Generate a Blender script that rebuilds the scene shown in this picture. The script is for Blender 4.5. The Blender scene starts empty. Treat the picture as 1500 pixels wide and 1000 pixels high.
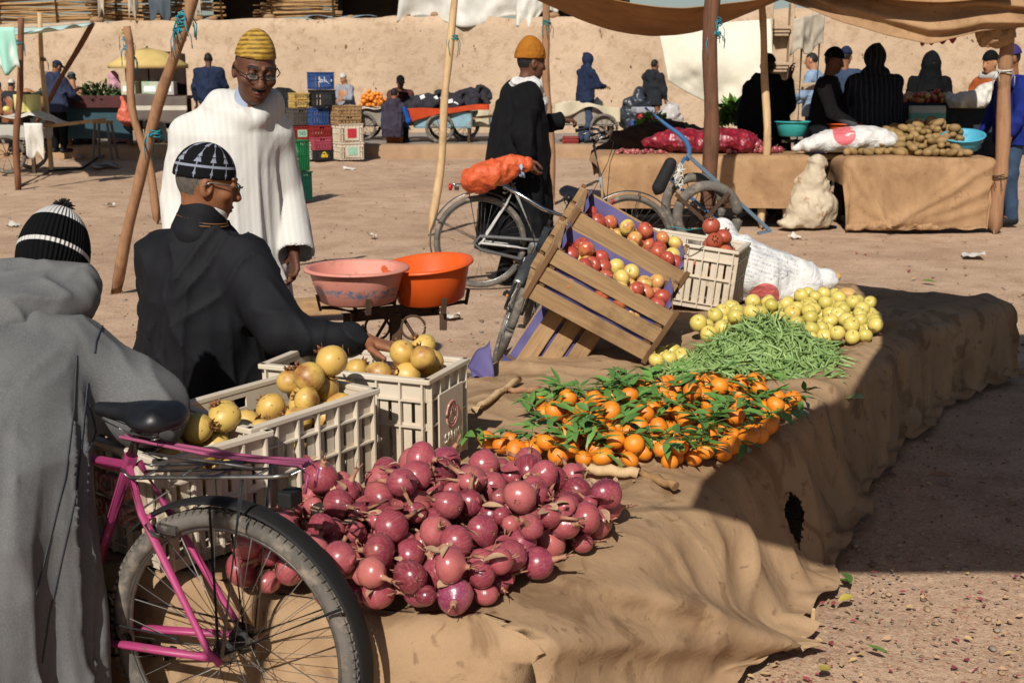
import bpy, math, random
import numpy as np
from mathutils import Vector, Matrix, Euler
R = math.radians
random.seed(11)
RNG = np.random.default_rng(11)
scene = bpy.context.scene
COL = scene.collection
V = Vector
# ------------------------------------------------------------------ camera geometry (used to find where things stand)
F, EYE = 1800.0, 1.6
PITCH = math.atan(400 / F)
_c, _s = math.cos(PITCH), math.sin(PITCH)
def ray(u, v):
    a, b = (u - 750) / F, (500 - v) / F
    return V((a, _c + b * _s, -_s + b * _c))
def P(u, v, z=0.0):                      # point of the place seen at (u,v) that lies at height z
    d = ray(u, v); t = (z - EYE) / d.z
    return V((t * d.x, t * d.y, z))
def PY(u, v, y):                         # point of the place seen at (u,v) that lies y metres ahead
    d = ray(u, v); t = y / d.y
    return V((t * d.x, y, EYE + t * d.z))
# ------------------------------------------------------------------ noise
_T = RNG.random((32, 32, 32)).astype(np.float32)
def vnoise(x, y, z):
    xi, yi, zi = np.floor(x).astype(int), np.floor(y).astype(int), np.floor(z).astype(int)
    fx, fy, fz = x - xi, y - yi, z - zi
    fx = fx * fx * (3 - 2 * fx); fy = fy * fy * (3 - 2 * fy); fz = fz * fz * (3 - 2 * fz)
    x0, y0, z0 = xi & 31, yi & 31, zi & 31
    x1, y1, z1 = (x0 + 1) & 31, (y0 + 1) & 31, (z0 + 1) & 31
    a = _T[x0, y0, z0] * (1 - fx) + _T[x1, y0, z0] * fx
    b = _T[x0, y1, z0] * (1 - fx) + _T[x1, y1, z0] * fx
    c = _T[x0, y0, z1] * (1 - fx) + _T[x1, y0, z1] * fx
    d = _T[x0, y1, z1] * (1 - fx) + _T[x1, y1, z1] * fx
    return ((a * (1 - fy) + b * fy) * (1 - fz) + (c * (1 - fy) + d * fy) * fz) * 2 - 1
def fbm(x, y, z=0.0, o=3):
    x = np.asarray(x, dtype=np.float32); y = np.asarray(y, dtype=np.float32); z = np.asarray(z, dtype=np.float32) + x * 0
    s, a = 0, 1.0
    for i in range(o):
        s = s + a * vnoise(x + 5.3 * i, y + 1.7 * i, z + 9.1 * i); x = x * 2.03; y = y * 2.03; z = z * 2.03; a *= .5
    return s
# ------------------------------------------------------------------ materials
def lin(h):                              # '#rrggbb' -> linear
    h = h.lstrip('#'); o = []
    for i in (0, 2, 4):
        c = int(h[i:i + 2], 16) / 255
        o.append(c / 12.92 if c <= .04045 else ((c + .055) / 1.055) ** 2.4)
    return (*o, 1)
def col(c):
    return lin(c) if isinstance(c, str) else (*c[:3], 1)
class NT:
    def __init__(s, name):
        s.m = bpy.data.materials.new(name); s.m.use_nodes = True
        s.t = s.m.node_tree; s.b = s.t.nodes['Principled BSDF']; s._co = {}
    def n(s, ty, **kw):
        n = s.t.nodes.new('ShaderNode' + ty)
        for k, v in kw.items():
            if k in n.inputs.keys(): n.inputs[k].default_value = v
            else: setattr(n, k, v)
        return n
    def l(s, a, b): s.t.links.new(a, b)
    def co(s, which='Object', scale=(1, 1, 1), rot=(0, 0, 0)):
        tc = s.n('TexCoord'); mp = s.n('Mapping'); mp.inputs['Scale'].default_value = scale; mp.inputs['Rotation'].default_value = rot
        s.l(tc.outputs[which], mp.inputs[0]); return mp.outputs[0]
    def noise(s, scale, detail=4, rough=.55, co=None, dist=0):
        n = s.n('TexNoise'); n.inputs['Scale'].default_value = scale; n.inputs['Detail'].default_value = detail
        n.inputs['Roughness'].default_value = rough; n.inputs['Distortion'].default_value = dist
        s.l(co if co is not None else s.co(), n.inputs['Vector']); return n.outputs[0]
    def ramp(s, fac, stops, interp='LINEAR'):
        r = s.n('ValToRGB'); r.color_ramp.interpolation = interp; e = r.color_ramp.elements
        while len(e) < len(stops): e.new(.5)
        for i, (p, c) in enumerate(stops):
            e[i].position = p; e[i].color = col(c) if not isinstance(c, (int, float)) else (c, c, c, 1)
        s.l(fac, r.inputs[0]); return r.outputs[0]
    def mix(s, fac, a, b, mode='MIX'):
        m = s.n('Mix', data_type='RGBA', blend_type=mode)
        for i, x in ((0, fac), (6, a), (7, b)):
            if hasattr(x, 'is_linked'): s.l(x, m.inputs[i])
            elif i == 0: m.inputs[0].default_value = x
            else: m.inputs[i].default_value = col(x)
        return m.outputs[2]
    def math(s, op, a, b=0.0):
        m = s.n('Math', operation=op)
        for i, x in ((0, a), (1, b)):
            if hasattr(x, 'is_linked'): s.l(x, m.inputs[i])
            else: m.inputs[i].default_value = x
        return m.outputs[0]
    def bump(s, h, strength=.3, dist=.01):
        b = s.n('Bump'); b.inputs['Strength'].default_value = strength; b.inputs['Distance'].default_value = dist
        s.l(h, b.inputs['Height'])
        if s.b.inputs['Normal'].is_linked: s.l(s.b.inputs['Normal'].links[0].from_socket, b.inputs['Normal'])
        s.l(b.outputs[0], s.b.inputs['Normal'])
    def base(s, c):
        if hasattr(c, 'is_linked'): s.l(c, s.b.inputs['Base Color'])
        else: s.b.inputs['Base Color'].default_value = col(c)
    def set(s, rough=.7, metal=0, spec=.5, **kw):
        s.b.inputs['Roughness'].default_value = rough; s.b.inputs['Metallic'].default_value = metal
        s.b.inputs['Specular IOR Level'].default_value = spec
        for k, v in kw.items(): s.b.inputs[k].default_value = v
        return s.m
_MC = {}
def M(name, c1, c2=None, scale=6, rough=.7, bump=0, bscale=60, bd=.004, metal=0, spec=.35, c3=None, s3=25, th3=(.58, .68), stretch=(1, 1, 1), weave=False, **kw):
    """mottled material: c1/c2 mixed by noise, patches of c3, bump"""
    if name in _MC: return _MC[name]
    t = NT(name); co = t.co('Object', stretch)
    c = t.ramp(t.noise(scale, 5, .6, co), [(.3, c1), (.7, c2 or c1)])
    if c3: c = t.mix(t.ramp(t.noise(s3, 5, .65, co), [(th3[0], 0), (th3[1], 1)]), c, c3)
    t.base(c)
    if bump: t.bump(t.noise(bscale, 4, .6, co), bump, bd)
    if weave:
        w = t.n('TexNoise'); w.inputs['Scale'].default_value = 400; w.inputs['Detail'].default_value = 1; t.l(co, w.inputs['Vector'])
        t.bump(w.outputs[0], .25, .002)
    _MC[name] = t.set(rough, metal, spec, **kw); return _MC[name]
# ------------------------------------------------------------------ objects
_MW = {}
def tag(o, label, cat, group=None, kind=None):
    if label: o['label'] = label
    if cat: o['category'] = cat
    if group: o['group'] = group
    if kind: o['kind'] = kind
    return o
def thing(name, label, cat, loc=(0, 0, 0), rz=0, group=None, rot=None):
    o = bpy.data.objects.new(name, None); COL.objects.link(o); o.empty_display_size = .1
    e = Euler(rot) if rot else Euler((0, 0, rz))
    o.location = loc; o.rotation_euler = e; _MW[o.name] = Matrix.LocRotScale(V(loc), e, None)
    return tag(o, label, cat, group)
def mk(name, me, mat=None, parent=None, world=False, bevel=0):
    o = bpy.data.objects.new(name, me); COL.objects.link(o)
    if mat:
        for m in (mat if isinstance(mat, (list, tuple)) else [mat]): me.materials.append(m)
    if parent:
        o.parent = parent
        if world: o.matrix_parent_inverse = _MW[parent.name].inverted()
        _MW[o.name] = _MW.get(parent.name, Matrix())
    if bevel:
        b = o.modifiers.new('bevel', 'BEVEL'); b.width = bevel; b.segments = 2; b.limit_method = 'ANGLE'; b.angle_limit = R(40)
    return o
def dup(root, loc=None, rot=None, label=None, group=None, scale=None):
    r = root.copy(); COL.objects.link(r)
    if loc is not None: r.location = loc
    if rot is not None: r.rotation_euler = rot
    if scale is not None: r.scale = (scale,) * 3 if isinstance(scale, (int, float)) else scale
    if label: r['label'] = label
    if group: r['group'] = group
    for ch in list(root.children):
        c = ch.copy(); COL.objects.link(c); c.parent = r
        for g in ch.children:
            d = g.copy(); COL.objects.link(d); d.parent = c
    return r
def fastmesh(name, verts, quads, smooth=True, mi=None):
    me = bpy.data.meshes.new(name); v = np.asarray(verts, dtype=np.float32); q = np.asarray(quads, dtype=np.int32)
    n, k = q.shape
    me.vertices.add(len(v)); me.vertices.foreach_set('co', v.ravel())
    me.loops.add(n * k); me.loops.foreach_set('vertex_index', q.ravel())
    me.polygons.add(n); me.polygons.foreach_set('loop_start', np.arange(0, n * k, k, dtype=np.int32))
    if mi is not None: me.polygons.foreach_set('material_index', np.asarray(mi, dtype=np.int32))
    me.polygons.foreach_set('use_smooth', np.full(n, smooth))
    me.update(calc_edges=True); return me
def basis(d, up=V((0, 0, 1))):
    d = V(d).normalized()
    x = d.cross(up)
    if x.length < 1e-4: x = d.cross(V((1, 0, 0)))
    x.normalize(); return x, x.cross(d).normalized(), d
class MB:
    def __init__(s, name='mesh'): s.v = []; s.f = []; s.mi = []; s.sm = []; s.cur = 0
    def add(s, vs, fs, sm=False):
        o = len(s.v); s.v += [tuple(a) for a in vs]
        for f in fs: s.f.append(tuple(i + o for i in f)); s.mi.append(s.cur); s.sm.append(sm)
        return s
    def box(s, c, d, m=None, taper=1.0):
        c = V(c); x, y, z = d[0] / 2, d[1] / 2, d[2] / 2; vs = []
        for k in (-1, 1):
            t = taper if k > 0 else 1
            for a, b in ((-1, -1), (1, -1), (1, 1), (-1, 1)):
                p = V((a * x * t, b * y * t, k * z)); vs.append(c + (m @ p if m else p))
        return s.add(vs, [(3, 2, 1, 0), (4, 5, 6, 7), (0, 1, 5, 4), (1, 2, 6, 5), (2, 3, 7, 6), (3, 0, 4, 7)])
    def bar(s, a, b, w, h, up=(0, 0, 1), over=0):
        a, b = V(a), V(b); x, y, d = basis(b - a, V(up)); L = (b - a).length + over
        m = Matrix((x, y, d)).transposed(); return s.box((a + b) / 2, (w, h, L), m)
    def tube(s, path, r, n=8, cap=True, closed=False, sm=True, flat=None):
        ps = [V(p) for p in path]; k = len(ps); rs = r if isinstance(r, (list, tuple)) else [r] * k
        vs = []; up = None
        for i, p in enumerate(ps):
            if closed: d = ps[(i + 1) % k] - ps[i - 1]
            else: d = ps[min(i + 1, k - 1)] - ps[max(i - 1, 0)]
            d.normalize()
            if up is None:
                x, y, _ = basis(d)
            else:
                x = up - d * up.dot(d); x.normalize(); y = d.cross(x)
            up = x
            fl = flat or 1
            for j in range(n):
                a = 2 * math.pi * j / n; vs.append(p + x * math.cos(a) * rs[i] + y * math.sin(a) * rs[i] * fl)
        fs = []
        for i in range(k if closed else k - 1):
            for j in range(n):
                a, b = i * n + j, i * n + (j + 1) % n; c = ((i + 1) % k) * n
                fs.append((a, b, c + (j + 1) % n, c + j))
        s.add(vs, fs, sm)
        if cap and not closed:
            o = len(s.v) - len(vs)
            for base, rev in ((0, True), ((k - 1) * n, False)):
                f = [o + base + j for j in range(n)]; s.f.append(tuple(f[::-1] if rev else f)); s.mi.append(s.cur); s.sm.append(False)
        return s
    def lathe(s, prof, c=(0, 0, 0), n=24, m=None, cap=False, sm=True, wob=None):
        c = V(c); vs = []; k = len(prof)
        for r, z in prof:
            for j in range(n):
                a = 2 * math.pi * j / n; w = wob(a, z) if wob else 1
                p = V((r * w * math.cos(a), r * w * math.sin(a), z)); vs.append(c + (m @ p if m else p))
        fs = [(i * n + j, i * n + (j + 1) % n, (i + 1) * n + (j + 1) % n, (i + 1) * n + j) for i in range(k - 1) for j in range(n)]
        if cap: fs += [tuple(range(n))[::-1], tuple((k - 1) * n + j for j in range(n))]
        return s.add(vs, fs, sm)
    def ring(s, c, ax, R_, r, n=40, k=8, a0=0, a1=360, flat=1):
        x, y, d = basis(ax); full = abs(a1 - a0) >= 360
        pts = [V(c) + (x * math.cos(R(a0 + (a1 - a0) * i / n)) + y * math.sin(R(a0 + (a1 - a0) * i / n))) * R_ for i in range(n if full else n + 1)]
        return s.tube(pts, r, k, closed=full)
    def ell(s, c, r, n=14, m=None, jit=0):
        prof = [(max(1e-4, math.sin(math.pi * i / n)), -math.cos(math.pi * i / n)) for i in range(n + 1)]; o = len(s.v)
        s.lathe(prof, (0, 0, 0), n + 4)
        for i in range(o, len(s.v)):
            p = V(s.v[i]); p = V((p.x * r[0], p.y * r[1], p.z * r[2])); s.v[i] = tuple(V(c) + (m @ p if m else p))
        return s
    def grid(s, fn, nu, nv, sm=True, skip=None):
        vs = [fn(i / nu, j / nv) for i in range(nu + 1) for j in range(nv + 1)]; w = nv + 1
        fs = [(i * w + j, (i + 1) * w + j, (i + 1) * w + j + 1, i * w + j + 1) for i in range(nu) for j in range(nv) if not (skip and skip(i / nu, j / nv))]
        return s.add(vs, fs, sm)
    def mesh(s, name='mesh'):
        me = bpy.data.meshes.new(name); me.from_pydata(s.v, [], s.f)
        me.polygons.foreach_set('material_index', s.mi); me.polygons.foreach_set('use_smooth', s.sm); me.update(); return me
    def build(s, name, mat, parent=None, world=False, bevel=0, solid=0):
        o = mk(name, s.mesh(name), mat, parent, world, bevel)
        if solid:
            m = o.modifiers.new('solid', 'SOLIDIFY'); m.thickness = solid; m.offset = 0
        return o
# ------------------------------------------------------------------ blended solids meshed with surface nets
_ED = [(0, 1), (2, 3), (4, 5), (6, 7), (0, 2), (1, 3), (4, 6), (5, 7), (0, 4), (1, 5), (2, 6), (3, 7)]
class SDF:
    def __init__(s): s.p = []
    def _add(s, lo, hi, fn, k, sub): s.p.append((np.array(lo, float), np.array(hi, float), fn, k, sub)); return s
    def cap(s, a, b, ra, rb=None, k=.02, sub=False):
        rb = ra if rb is None else rb; a = np.array(a, dtype=np.float32); b = np.array(b, dtype=np.float32); ba = b - a; q = max(float(ba @ ba), 1e-9)
        def fn(X, Y, Z):
            px, py, pz = X - a[0], Y - a[1], Z - a[2]; h = np.clip((px * ba[0] + py * ba[1] + pz * ba[2]) / q, 0, 1)
            return np.sqrt((px - h * ba[0]) ** 2 + (py - h * ba[1]) ** 2 + (pz - h * ba[2]) ** 2) - (ra + (rb - ra) * h)
        r = max(ra, rb); return s._add(np.minimum(a, b) - r, np.maximum(a, b) + r, fn, k, sub)
    def ell(s, c, r, m=None, k=.02, sub=False):
        c = np.array(c, dtype=np.float32); r = np.array(r, dtype=np.float32); mm = np.array(m, dtype=np.float32) if m is not None else None
        def fn(X, Y, Z):
            x, y, z = X - c[0], Y - c[1], Z - c[2]
            if mm is not None: x, y, z = (mm[0, 0] * x + mm[1, 0] * y + mm[2, 0] * z, mm[0, 1] * x + mm[1, 1] * y + mm[2, 1] * z, mm[0, 2] * x + mm[1, 2] * y + mm[2, 2] * z)
            k0 = np.sqrt((x / r[0]) ** 2 + (y / r[1]) ** 2 + (z / r[2]) ** 2); k1 = np.sqrt((x / r[0] ** 2) ** 2 + (y / r[1] ** 2) ** 2 + (z / r[2] ** 2) ** 2) + 1e-6
            return k0 * (k0 - 1) / k1
        e = r if m is None else np.full(3, r.max()); return s._add(c - e, c + e, fn, k, sub)
    def loft(s, rings, k=.03, fold=None):
        """rings: (z, cx, cy, rx, ry) rising; fold(angle, z) -> metres outward"""
        g = np.array(sorted(rings), dtype=np.float32)
        def fn(X, Y, Z):
            z = Z; cx, cy, rx, ry = (np.interp(z, g[:, 0], g[:, i]) for i in (1, 2, 3, 4))
            x, y = X - cx, Y - cy
            d = (np.sqrt((x / rx) ** 2 + (y / ry) ** 2) - 1) * np.minimum(rx, ry)
            if fold is not None: d = d - fold(np.arctan2(y, x), z + 0 * x)
            return np.maximum(d, np.maximum(g[0, 0] - z, z - g[-1, 0]))
        lo = np.array([(g[:, 1] - g[:, 3]).min() - .06, (g[:, 2] - g[:, 4]).min() - .06, g[0, 0]]); hi = np.array([(g[:, 1] + g[:, 3]).max() + .06, (g[:, 2] + g[:, 4]).max() + .06, g[-1, 0]])
        return s._add(lo, hi, fn, k, False)
    def arrays(s, res, disp=None, cut=None):
        lo = np.min([p[0] for p in s.p if not p[4]], axis=0) - 4 * res - .01; hi = np.max([p[1] for p in s.p if not p[4]], axis=0) + 4 * res + .01
        n = np.ceil((hi - lo) / res).astype(int) + 1; ax = [(lo[i] + res * np.arange(n[i])).astype(np.float32) for i in range(3)]
        D = np.full(n, 1e3, dtype=np.float32)
        for a, b, fn, k, sub in s.p:
            mrg = 3 * res + k + .015; i0 = np.clip(np.floor((a - mrg - lo) / res).astype(int), 0, n - 1); i1 = np.clip(np.ceil((b + mrg - lo) / res).astype(int) + 1, 1, n)
            sl = tuple(slice(i0[i], i1[i]) for i in range(3))
            if any(i1 <= i0): continue
            d = fn(ax[0][sl[0]][:, None, None], ax[1][sl[1]][None, :, None], ax[2][sl[2]][None, None, :]).astype(np.float32)
            E = D[sl]
            if sub:
                h = np.clip(.5 - .5 * (E + d) / k, 0, 1); D[sl] = E + (-d - E) * h + k * h * (1 - h)
            else:
                h = np.clip(.5 + .5 * (E - d) / k, 0, 1); D[sl] = np.where(E > 100, d, E + (d - E) * h - k * h * (1 - h))
        if disp is not None:
            m = np.abs(D) < .09; I = np.nonzero(m); D[m] -= disp(ax[0][I[0]], ax[1][I[1]], ax[2][I[2]]).astype(np.float32)
        if cut is not None: D = np.maximum(D, cut(ax[0][:, None, None], ax[1][None, :, None], ax[2][None, None, :]).astype(np.float32))
        ins = D < 0; cnt = np.zeros(n - 1, dtype=np.int8)
        for dx in (0, 1):
            for dy in (0, 1):
                for dz in (0, 1): cnt += ins[dx:n[0] - 1 + dx, dy:n[1] - 1 + dy, dz:n[2] - 1 + dz]
        act = (cnt > 0) & (cnt < 8); I = np.nonzero(act); nv = len(I[0])
        idx = np.full(n - 1, -1, dtype=np.int32); idx[I] = np.arange(nv)
        off = np.array([(c & 1, (c >> 1) & 1, (c >> 2) & 1) for c in range(8)])
        C = np.stack([D[I[0] + o[0], I[1] + o[1], I[2] + o[2]] for o in off], 1); S = np.zeros((nv, 3), np.float32); W = np.zeros((nv, 1), np.float32)
        for a, b in _ED:
            m = (C[:, a] < 0) != (C[:, b] < 0); t = np.where(m, C[:, a] / np.where(m, C[:, a] - C[:, b], 1), 0)[:, None]
            S += (off[a] + t * (off[b] - off[a])) * m[:, None]; W += m[:, None]
        pos = (np.stack(I, 1) + S / W) * res + lo; Q = []
        for axn in range(3):
            s0 = [slice(0, None)] * 3; s1 = [slice(0, None)] * 3; s0[axn] = slice(0, -1); s1[axn] = slice(1, None)
            A, B = ins[tuple(s0)], ins[tuple(s1)]; E = np.argwhere(A != B)
            o1, o2 = [(1, 2), (2, 0), (0, 1)][axn]; E = E[(E[:, o1] > 0) & (E[:, o2] > 0) & (E[:, o1] < n[o1] - 1) & (E[:, o2] < n[o2] - 1)]
            def cell(a, b):
                e = E.copy(); e[:, o1] -= a; e[:, o2] -= b; return idx[e[:, 0], e[:, 1], e[:, 2]]
            q = np.stack([cell(1, 1), cell(0, 1), cell(0, 0), cell(1, 0)], 1); fl = ~A[E[:, 0], E[:, 1], E[:, 2]]
            q[fl] = q[fl][:, ::-1]; Q.append(q)
        q = np.concatenate(Q); return pos, q[(q >= 0).all(1)]
    def build(s, name, mat, res, parent=None, disp=None, cut=None, paint=None, world=False):
        v, q = s.arrays(res, disp, cut); mi = None
        if paint is not None: mi = paint(v[q].mean(1))
        return mk(name, fastmesh(name, v, q, True, mi), mat, parent, world)
# ------------------------------------------------------------------ camera, sky, sun
cam = bpy.data.cameras.new('camera'); cam.sensor_width = 36; cam.lens = 36 * F / 1500; cam.clip_start = .05; cam.clip_end = 500
co = bpy.data.objects.new('camera', cam); COL.objects.link(co); co.location = (0, 0, EYE); co.rotation_euler = (math.pi / 2 - PITCH, 0, 0)
cam.dof.use_dof = True; cam.dof.focus_distance = 4.0; cam.dof.aperture_fstop = 9
scene.camera = co
SUN_EL, SUN_H = R(39), V((-.26, -.9656, 0))
w = bpy.data.worlds.new('World'); scene.world = w; w.use_nodes = True
bg = w.node_tree.nodes['Background']; sky = w.node_tree.nodes.new('ShaderNodeTexSky'); sky.sky_type = 'NISHITA'; sky.sun_disc = False
sky.sun_elevation = SUN_EL; sky.sun_rotation = math.atan2(SUN_H.x, SUN_H.y); sky.dust_density = 2.0; sky.altitude = 700
w.node_tree.links.new(sky.outputs[0], bg.inputs[0]); bg.inputs[1].default_value = .055
sl = bpy.data.lights.new('sun', 'SUN'); sl.energy = 4.9; sl.angle = R(.5); sl.color = (1, .95, .88)
so = bpy.data.objects.new('sun', sl); COL.objects.link(so)
TOSUN = V((SUN_H.x * math.cos(SUN_EL), SUN_H.y * math.cos(SUN_EL), math.sin(SUN_EL)))
so.rotation_euler = TOSUN.to_track_quat('Z', 'Y').to_euler(); so.location = TOSUN * 30
scene.view_settings.view_transform = 'Standard'; scene.view_settings.look = 'None'; scene.view_settings.exposure = .2; scene.view_settings.gamma = 1
cy = scene.cycles; cy.use_denoising = True; cy.max_bounces = 6; cy.diffuse_bounces = 3; cy.glossy_bounces = 3; cy.transmission_bounces = 4; cy.transparent_max_bounces = 6
cy.caustics_reflective = False; cy.caustics_refractive = False; cy.sample_clamp_indirect = 6
# ------------------------------------------------------------------ shared materials
def m_ground(name='packed_earth', pave=False):
    t = NT(name); co = t.co('Object')
    c = t.ramp(t.noise(.45, 6, .6, co), [(.3, '#9c826b'), (.5, '#b0947b'), (.72, '#bfa288')])
    c = t.mix(t.ramp(t.noise(3.1, 6, .7, co), [(.45, 0), (.75, .7)]), c, '#7d5c43')
    c = t.mix(t.ramp(t.noise(1.1, 4, .6, t.co('Object', (1, 3.5, 1)), .8), [(.55, 0), (.75, .5)]), c, '#8d6e55'); c = t.mix(t.ramp(t.noise(55, 3, .7, co), [(.5, 0), (.68, .75)]), c, '#c8ac90')
    c = t.mix(t.ramp(t.noise(90, 2, .6, co), [(.62, 0), (.7, .8)]), c, '#5c4331')
    # red onion skins and chaff trodden into the earth near the stall
    geo = t.n('NewGeometry'); sep = t.n('SeparateXYZ'); t.l(geo.outputs['Position'], sep.inputs[0])
    near = t.math('SUBTRACT', 5.2, sep.outputs[1]); near = t.math('MULTIPLY', near, .45); nn = t.n('Clamp'); t.l(near, nn.inputs[0])
    f = t.math('MULTIPLY', t.ramp(t.noise(38, 4, .75, co), [(.55, 0), (.66, .8)]), nn.outputs[0])
    c = t.mix(f, c, '#8e4a40')
    t.base(c); t.bump(t.noise(14, 6, .7, co), .5, .03); t.bump(t.noise(120, 3, .7, co), .6, .006)
    return t.set(.95, 0, .1)
def m_wall():
    t = NT('adobe'); co = t.co('Object')
    c = t.ramp(t.noise(.6, 6, .6, co), [(.3, '#a68f76'), (.7, '#b79f86')])
    c = t.mix(t.ramp(t.noise(5, 5, .7, co), [(.5, 0), (.7, .6)]), c, '#876b50')
    c = t.mix(t.ramp(t.noise(8, 2, .5, t.co('Object', (1, 1, .6))), [(.7, 0), (.74, .9)]), c, '#5a4331')
    t.base(c); t.bump(t.noise(3, 6, .7, co), .6, .08); t.bump(t.noise(40, 3, .7, co), .4, .02)
    return t.set(.95, 0, .1)
def m_canvas(name, c1='#93785c', c2='#ae9271', stain='#58402c', ss=4.5, th=(.55, .63), fine='#b3946f'):
    t = NT(name); co = t.co('Object')
    c = t.ramp(t.noise(1.3, 5, .6, co), [(.28, c1), (.72, c2)])
    c = t.mix(t.ramp(t.noise(8, 6, .7, co), [(.5, 0), (.75, .5)]), c, fine)
    c = t.mix(t.ramp(t.noise(ss, 4, .55, co, 1.2), [(th[0], 0), (th[1], .5)]), c, stain)
    c = t.mix(t.ramp(t.noise(19, 3, .6, co, .6), [(.62, 0), (.69, .5)]), c, stain); c = t.mix(t.ramp(t.noise(2.4, 5, .65, co, .5), [(.48, 0), (.75, .6)]), c, '#6e5238'); c = t.mix(t.math('MULTIPLY', t.noise(260, 2, .7, co), .35), c, '#6b4f35')
    t.base(c); w1 = t.noise(330, 2, .5, co); t.bump(w1, .4, .003); t.bump(t.noise(22, 4, .6, co), .22, .01); t.bump(t.noise(6, 3, .5, co, .8), .3, .03)
    return t.set(.92, 0, .15)
def m_wood(name, c1, c2, dark, along='x', sc=1.0):
    t = NT(name); s = {'x': (1.2, 14, 14), 'y': (14, 1.2, 14), 'z': (14, 14, 1.2)}[along]
    co = t.co('Object', tuple(a * sc for a in s)); c = t.ramp(t.noise(2.2, 6, .65, co, .4), [(.3, c1), (.62, c2), (.8, c1)])
    c = t.mix(t.ramp(t.noise(4, 5, .7, t.co('Object')), [(.52, 0), (.78, .8)]), c, dark)
    t.base(c); t.bump(t.noise(6, 4, .6, co), .35, .004); return t.set(.8, 0, .25)
MG = m_ground(); MW = m_wall(); MCAN = m_canvas('stained_canvas')
MCAN2 = m_canvas('tan_canvas', '#967556', '#ab8a66', '#6e5138', 2.2, (.58, .78), '#b5946e')
MPOLE = m_wood('peeled_pole', '#7c5b42', '#987254', '#523b2a', 'z'); MPOLEY = m_wood('pale_pole', '#a98a64', '#c2a57d', '#7d6144', 'z')
MPOLED = m_wood('dark_pole', '#5b3f2e', '#7a5138', '#432f25', 'z')
MBLACK = M('black_rubber', '#0b0b0b', '#161514', 9, .75)
MSTEEL = M('worn_steel', '#8d8c88', '#6f6c66', 30, .35, metal=.9); MCHROME = M('chrome', '#c9c9c6', '#a9a7a2', 20, .16, metal=1, c3='#6b5a48', s3=60, th3=(.68, .76))
MRUST = M('rusty_iron', '#3a2d25', '#57402f', 20, .8, metal=.3, bump=.3)
MROPEB = M('blue_rope', '#1f6f96', '#2a8f8a', 30, .8); MROPEG = M('green_twine', '#1f7f5a', '#2f6f88', 30, .8)
MWHITE = M('white_plastic_sheet', '#c9c6bd', '#b5b0a4', 4, .6, bump=.2, bscale=20, bd=.02)
# ------------------------------------------------------------------ ground, kerb, road
xs = np.unique(np.concatenate([np.linspace(-70, -9, 40), np.linspace(-9, 9, 181), np.linspace(9, 70, 40)]))
ys = np.unique(np.concatenate([np.linspace(-8, 1, 12), np.linspace(1, 12, 160), np.linspace(12, 24, 70), np.linspace(24, 90, 50)]))
X, Y = np.meshgrid(xs, ys, indexing='ij')
gz = .022 * fbm(X * .7, Y * .7, 3) + .007 * fbm(X * 5, Y * 5, 1, 3)
gz = gz - .03 + np.where(Y > 23.2, .1, 0)
nx, ny = X.shape; ii = np.arange(nx * ny).reshape(nx, ny)
qd = np.stack([ii[:-1, :-1].ravel(), ii[1:, :-1].ravel(), ii[1:, 1:].ravel(), ii[:-1, 1:].ravel()], 1)
tag(mk('ground', fastmesh('ground', np.stack([X.ravel(), Y.ravel(), gz.ravel()], 1), qd), MG), None, None, kind='structure')
mb = MB(); mb.grid(lambda a, b: (-40 + 80 * a, 23.3 + 6 * b, .2 + .006 * math.sin(a * 60)), 40, 4)
tag(mb.build('road', M('grey_road', '#8a8178', '#776d63', 2, .9, c3='#9a8468', s3=5)), None, None, kind='structure')
mb = MB()
def kerbz(a, b):
    pr = [(-.02, -.06), (0, .12), (.03, .2), (.15, .22), (.34, .215), (.4, .1)][min(int(b * 5 + .5), 5)]
    x = -40 + 80 * a; n = float(vnoise(np.float32(x * 2.1), np.float32(pr[0] * 3), np.float32(2.)))
    return (x, 23.0 + pr[0] + .02 * n, pr[1] + .012 * n)
mb.grid(kerbz, 300, 5); tag(mb.build('kerb', M('dusty_kerb', '#9d8062', '#8a6e54', 3, .95, bump=.5, bscale=30, bd=.02)), None, None, kind='structure')
# ------------------------------------------------------------------ mud wall and what stands on it
def wall_y(x): return 27.6 - .075 * x
def wall_top(x): return 2.68 + .012 * x + .05 * float(vnoise(np.float32(x * .5), np.float32(0), np.float32(7))) + .03 * float(vnoise(np.float32(x * 2.3), np.float32(0), np.float32(3)))
mb = MB()
def wallf(a, b):
    x = -24 + 48 * a; y = wall_y(x); tz = wall_top(x)
    if b < .7: z = tz * b / .7; y += .25 * b / .7
    elif b < .8: z = tz + .06; y += .35
    elif b < .9: z = tz + .05; y += .8
    else: z = tz - .3; y += 1.0
    d = .05 * float(fbm(x * .8, z * .9, 0., 3)); return (x, y + d, z + .02 * float(vnoise(np.float32(x * 3), np.float32(z * 3), np.float32(0))))
mb.grid(wallf, 380, 30)
tag(mb.build('mud_wall', MW), 'long tan mud plastered wall closing off the back of the market', 'wall')
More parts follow.
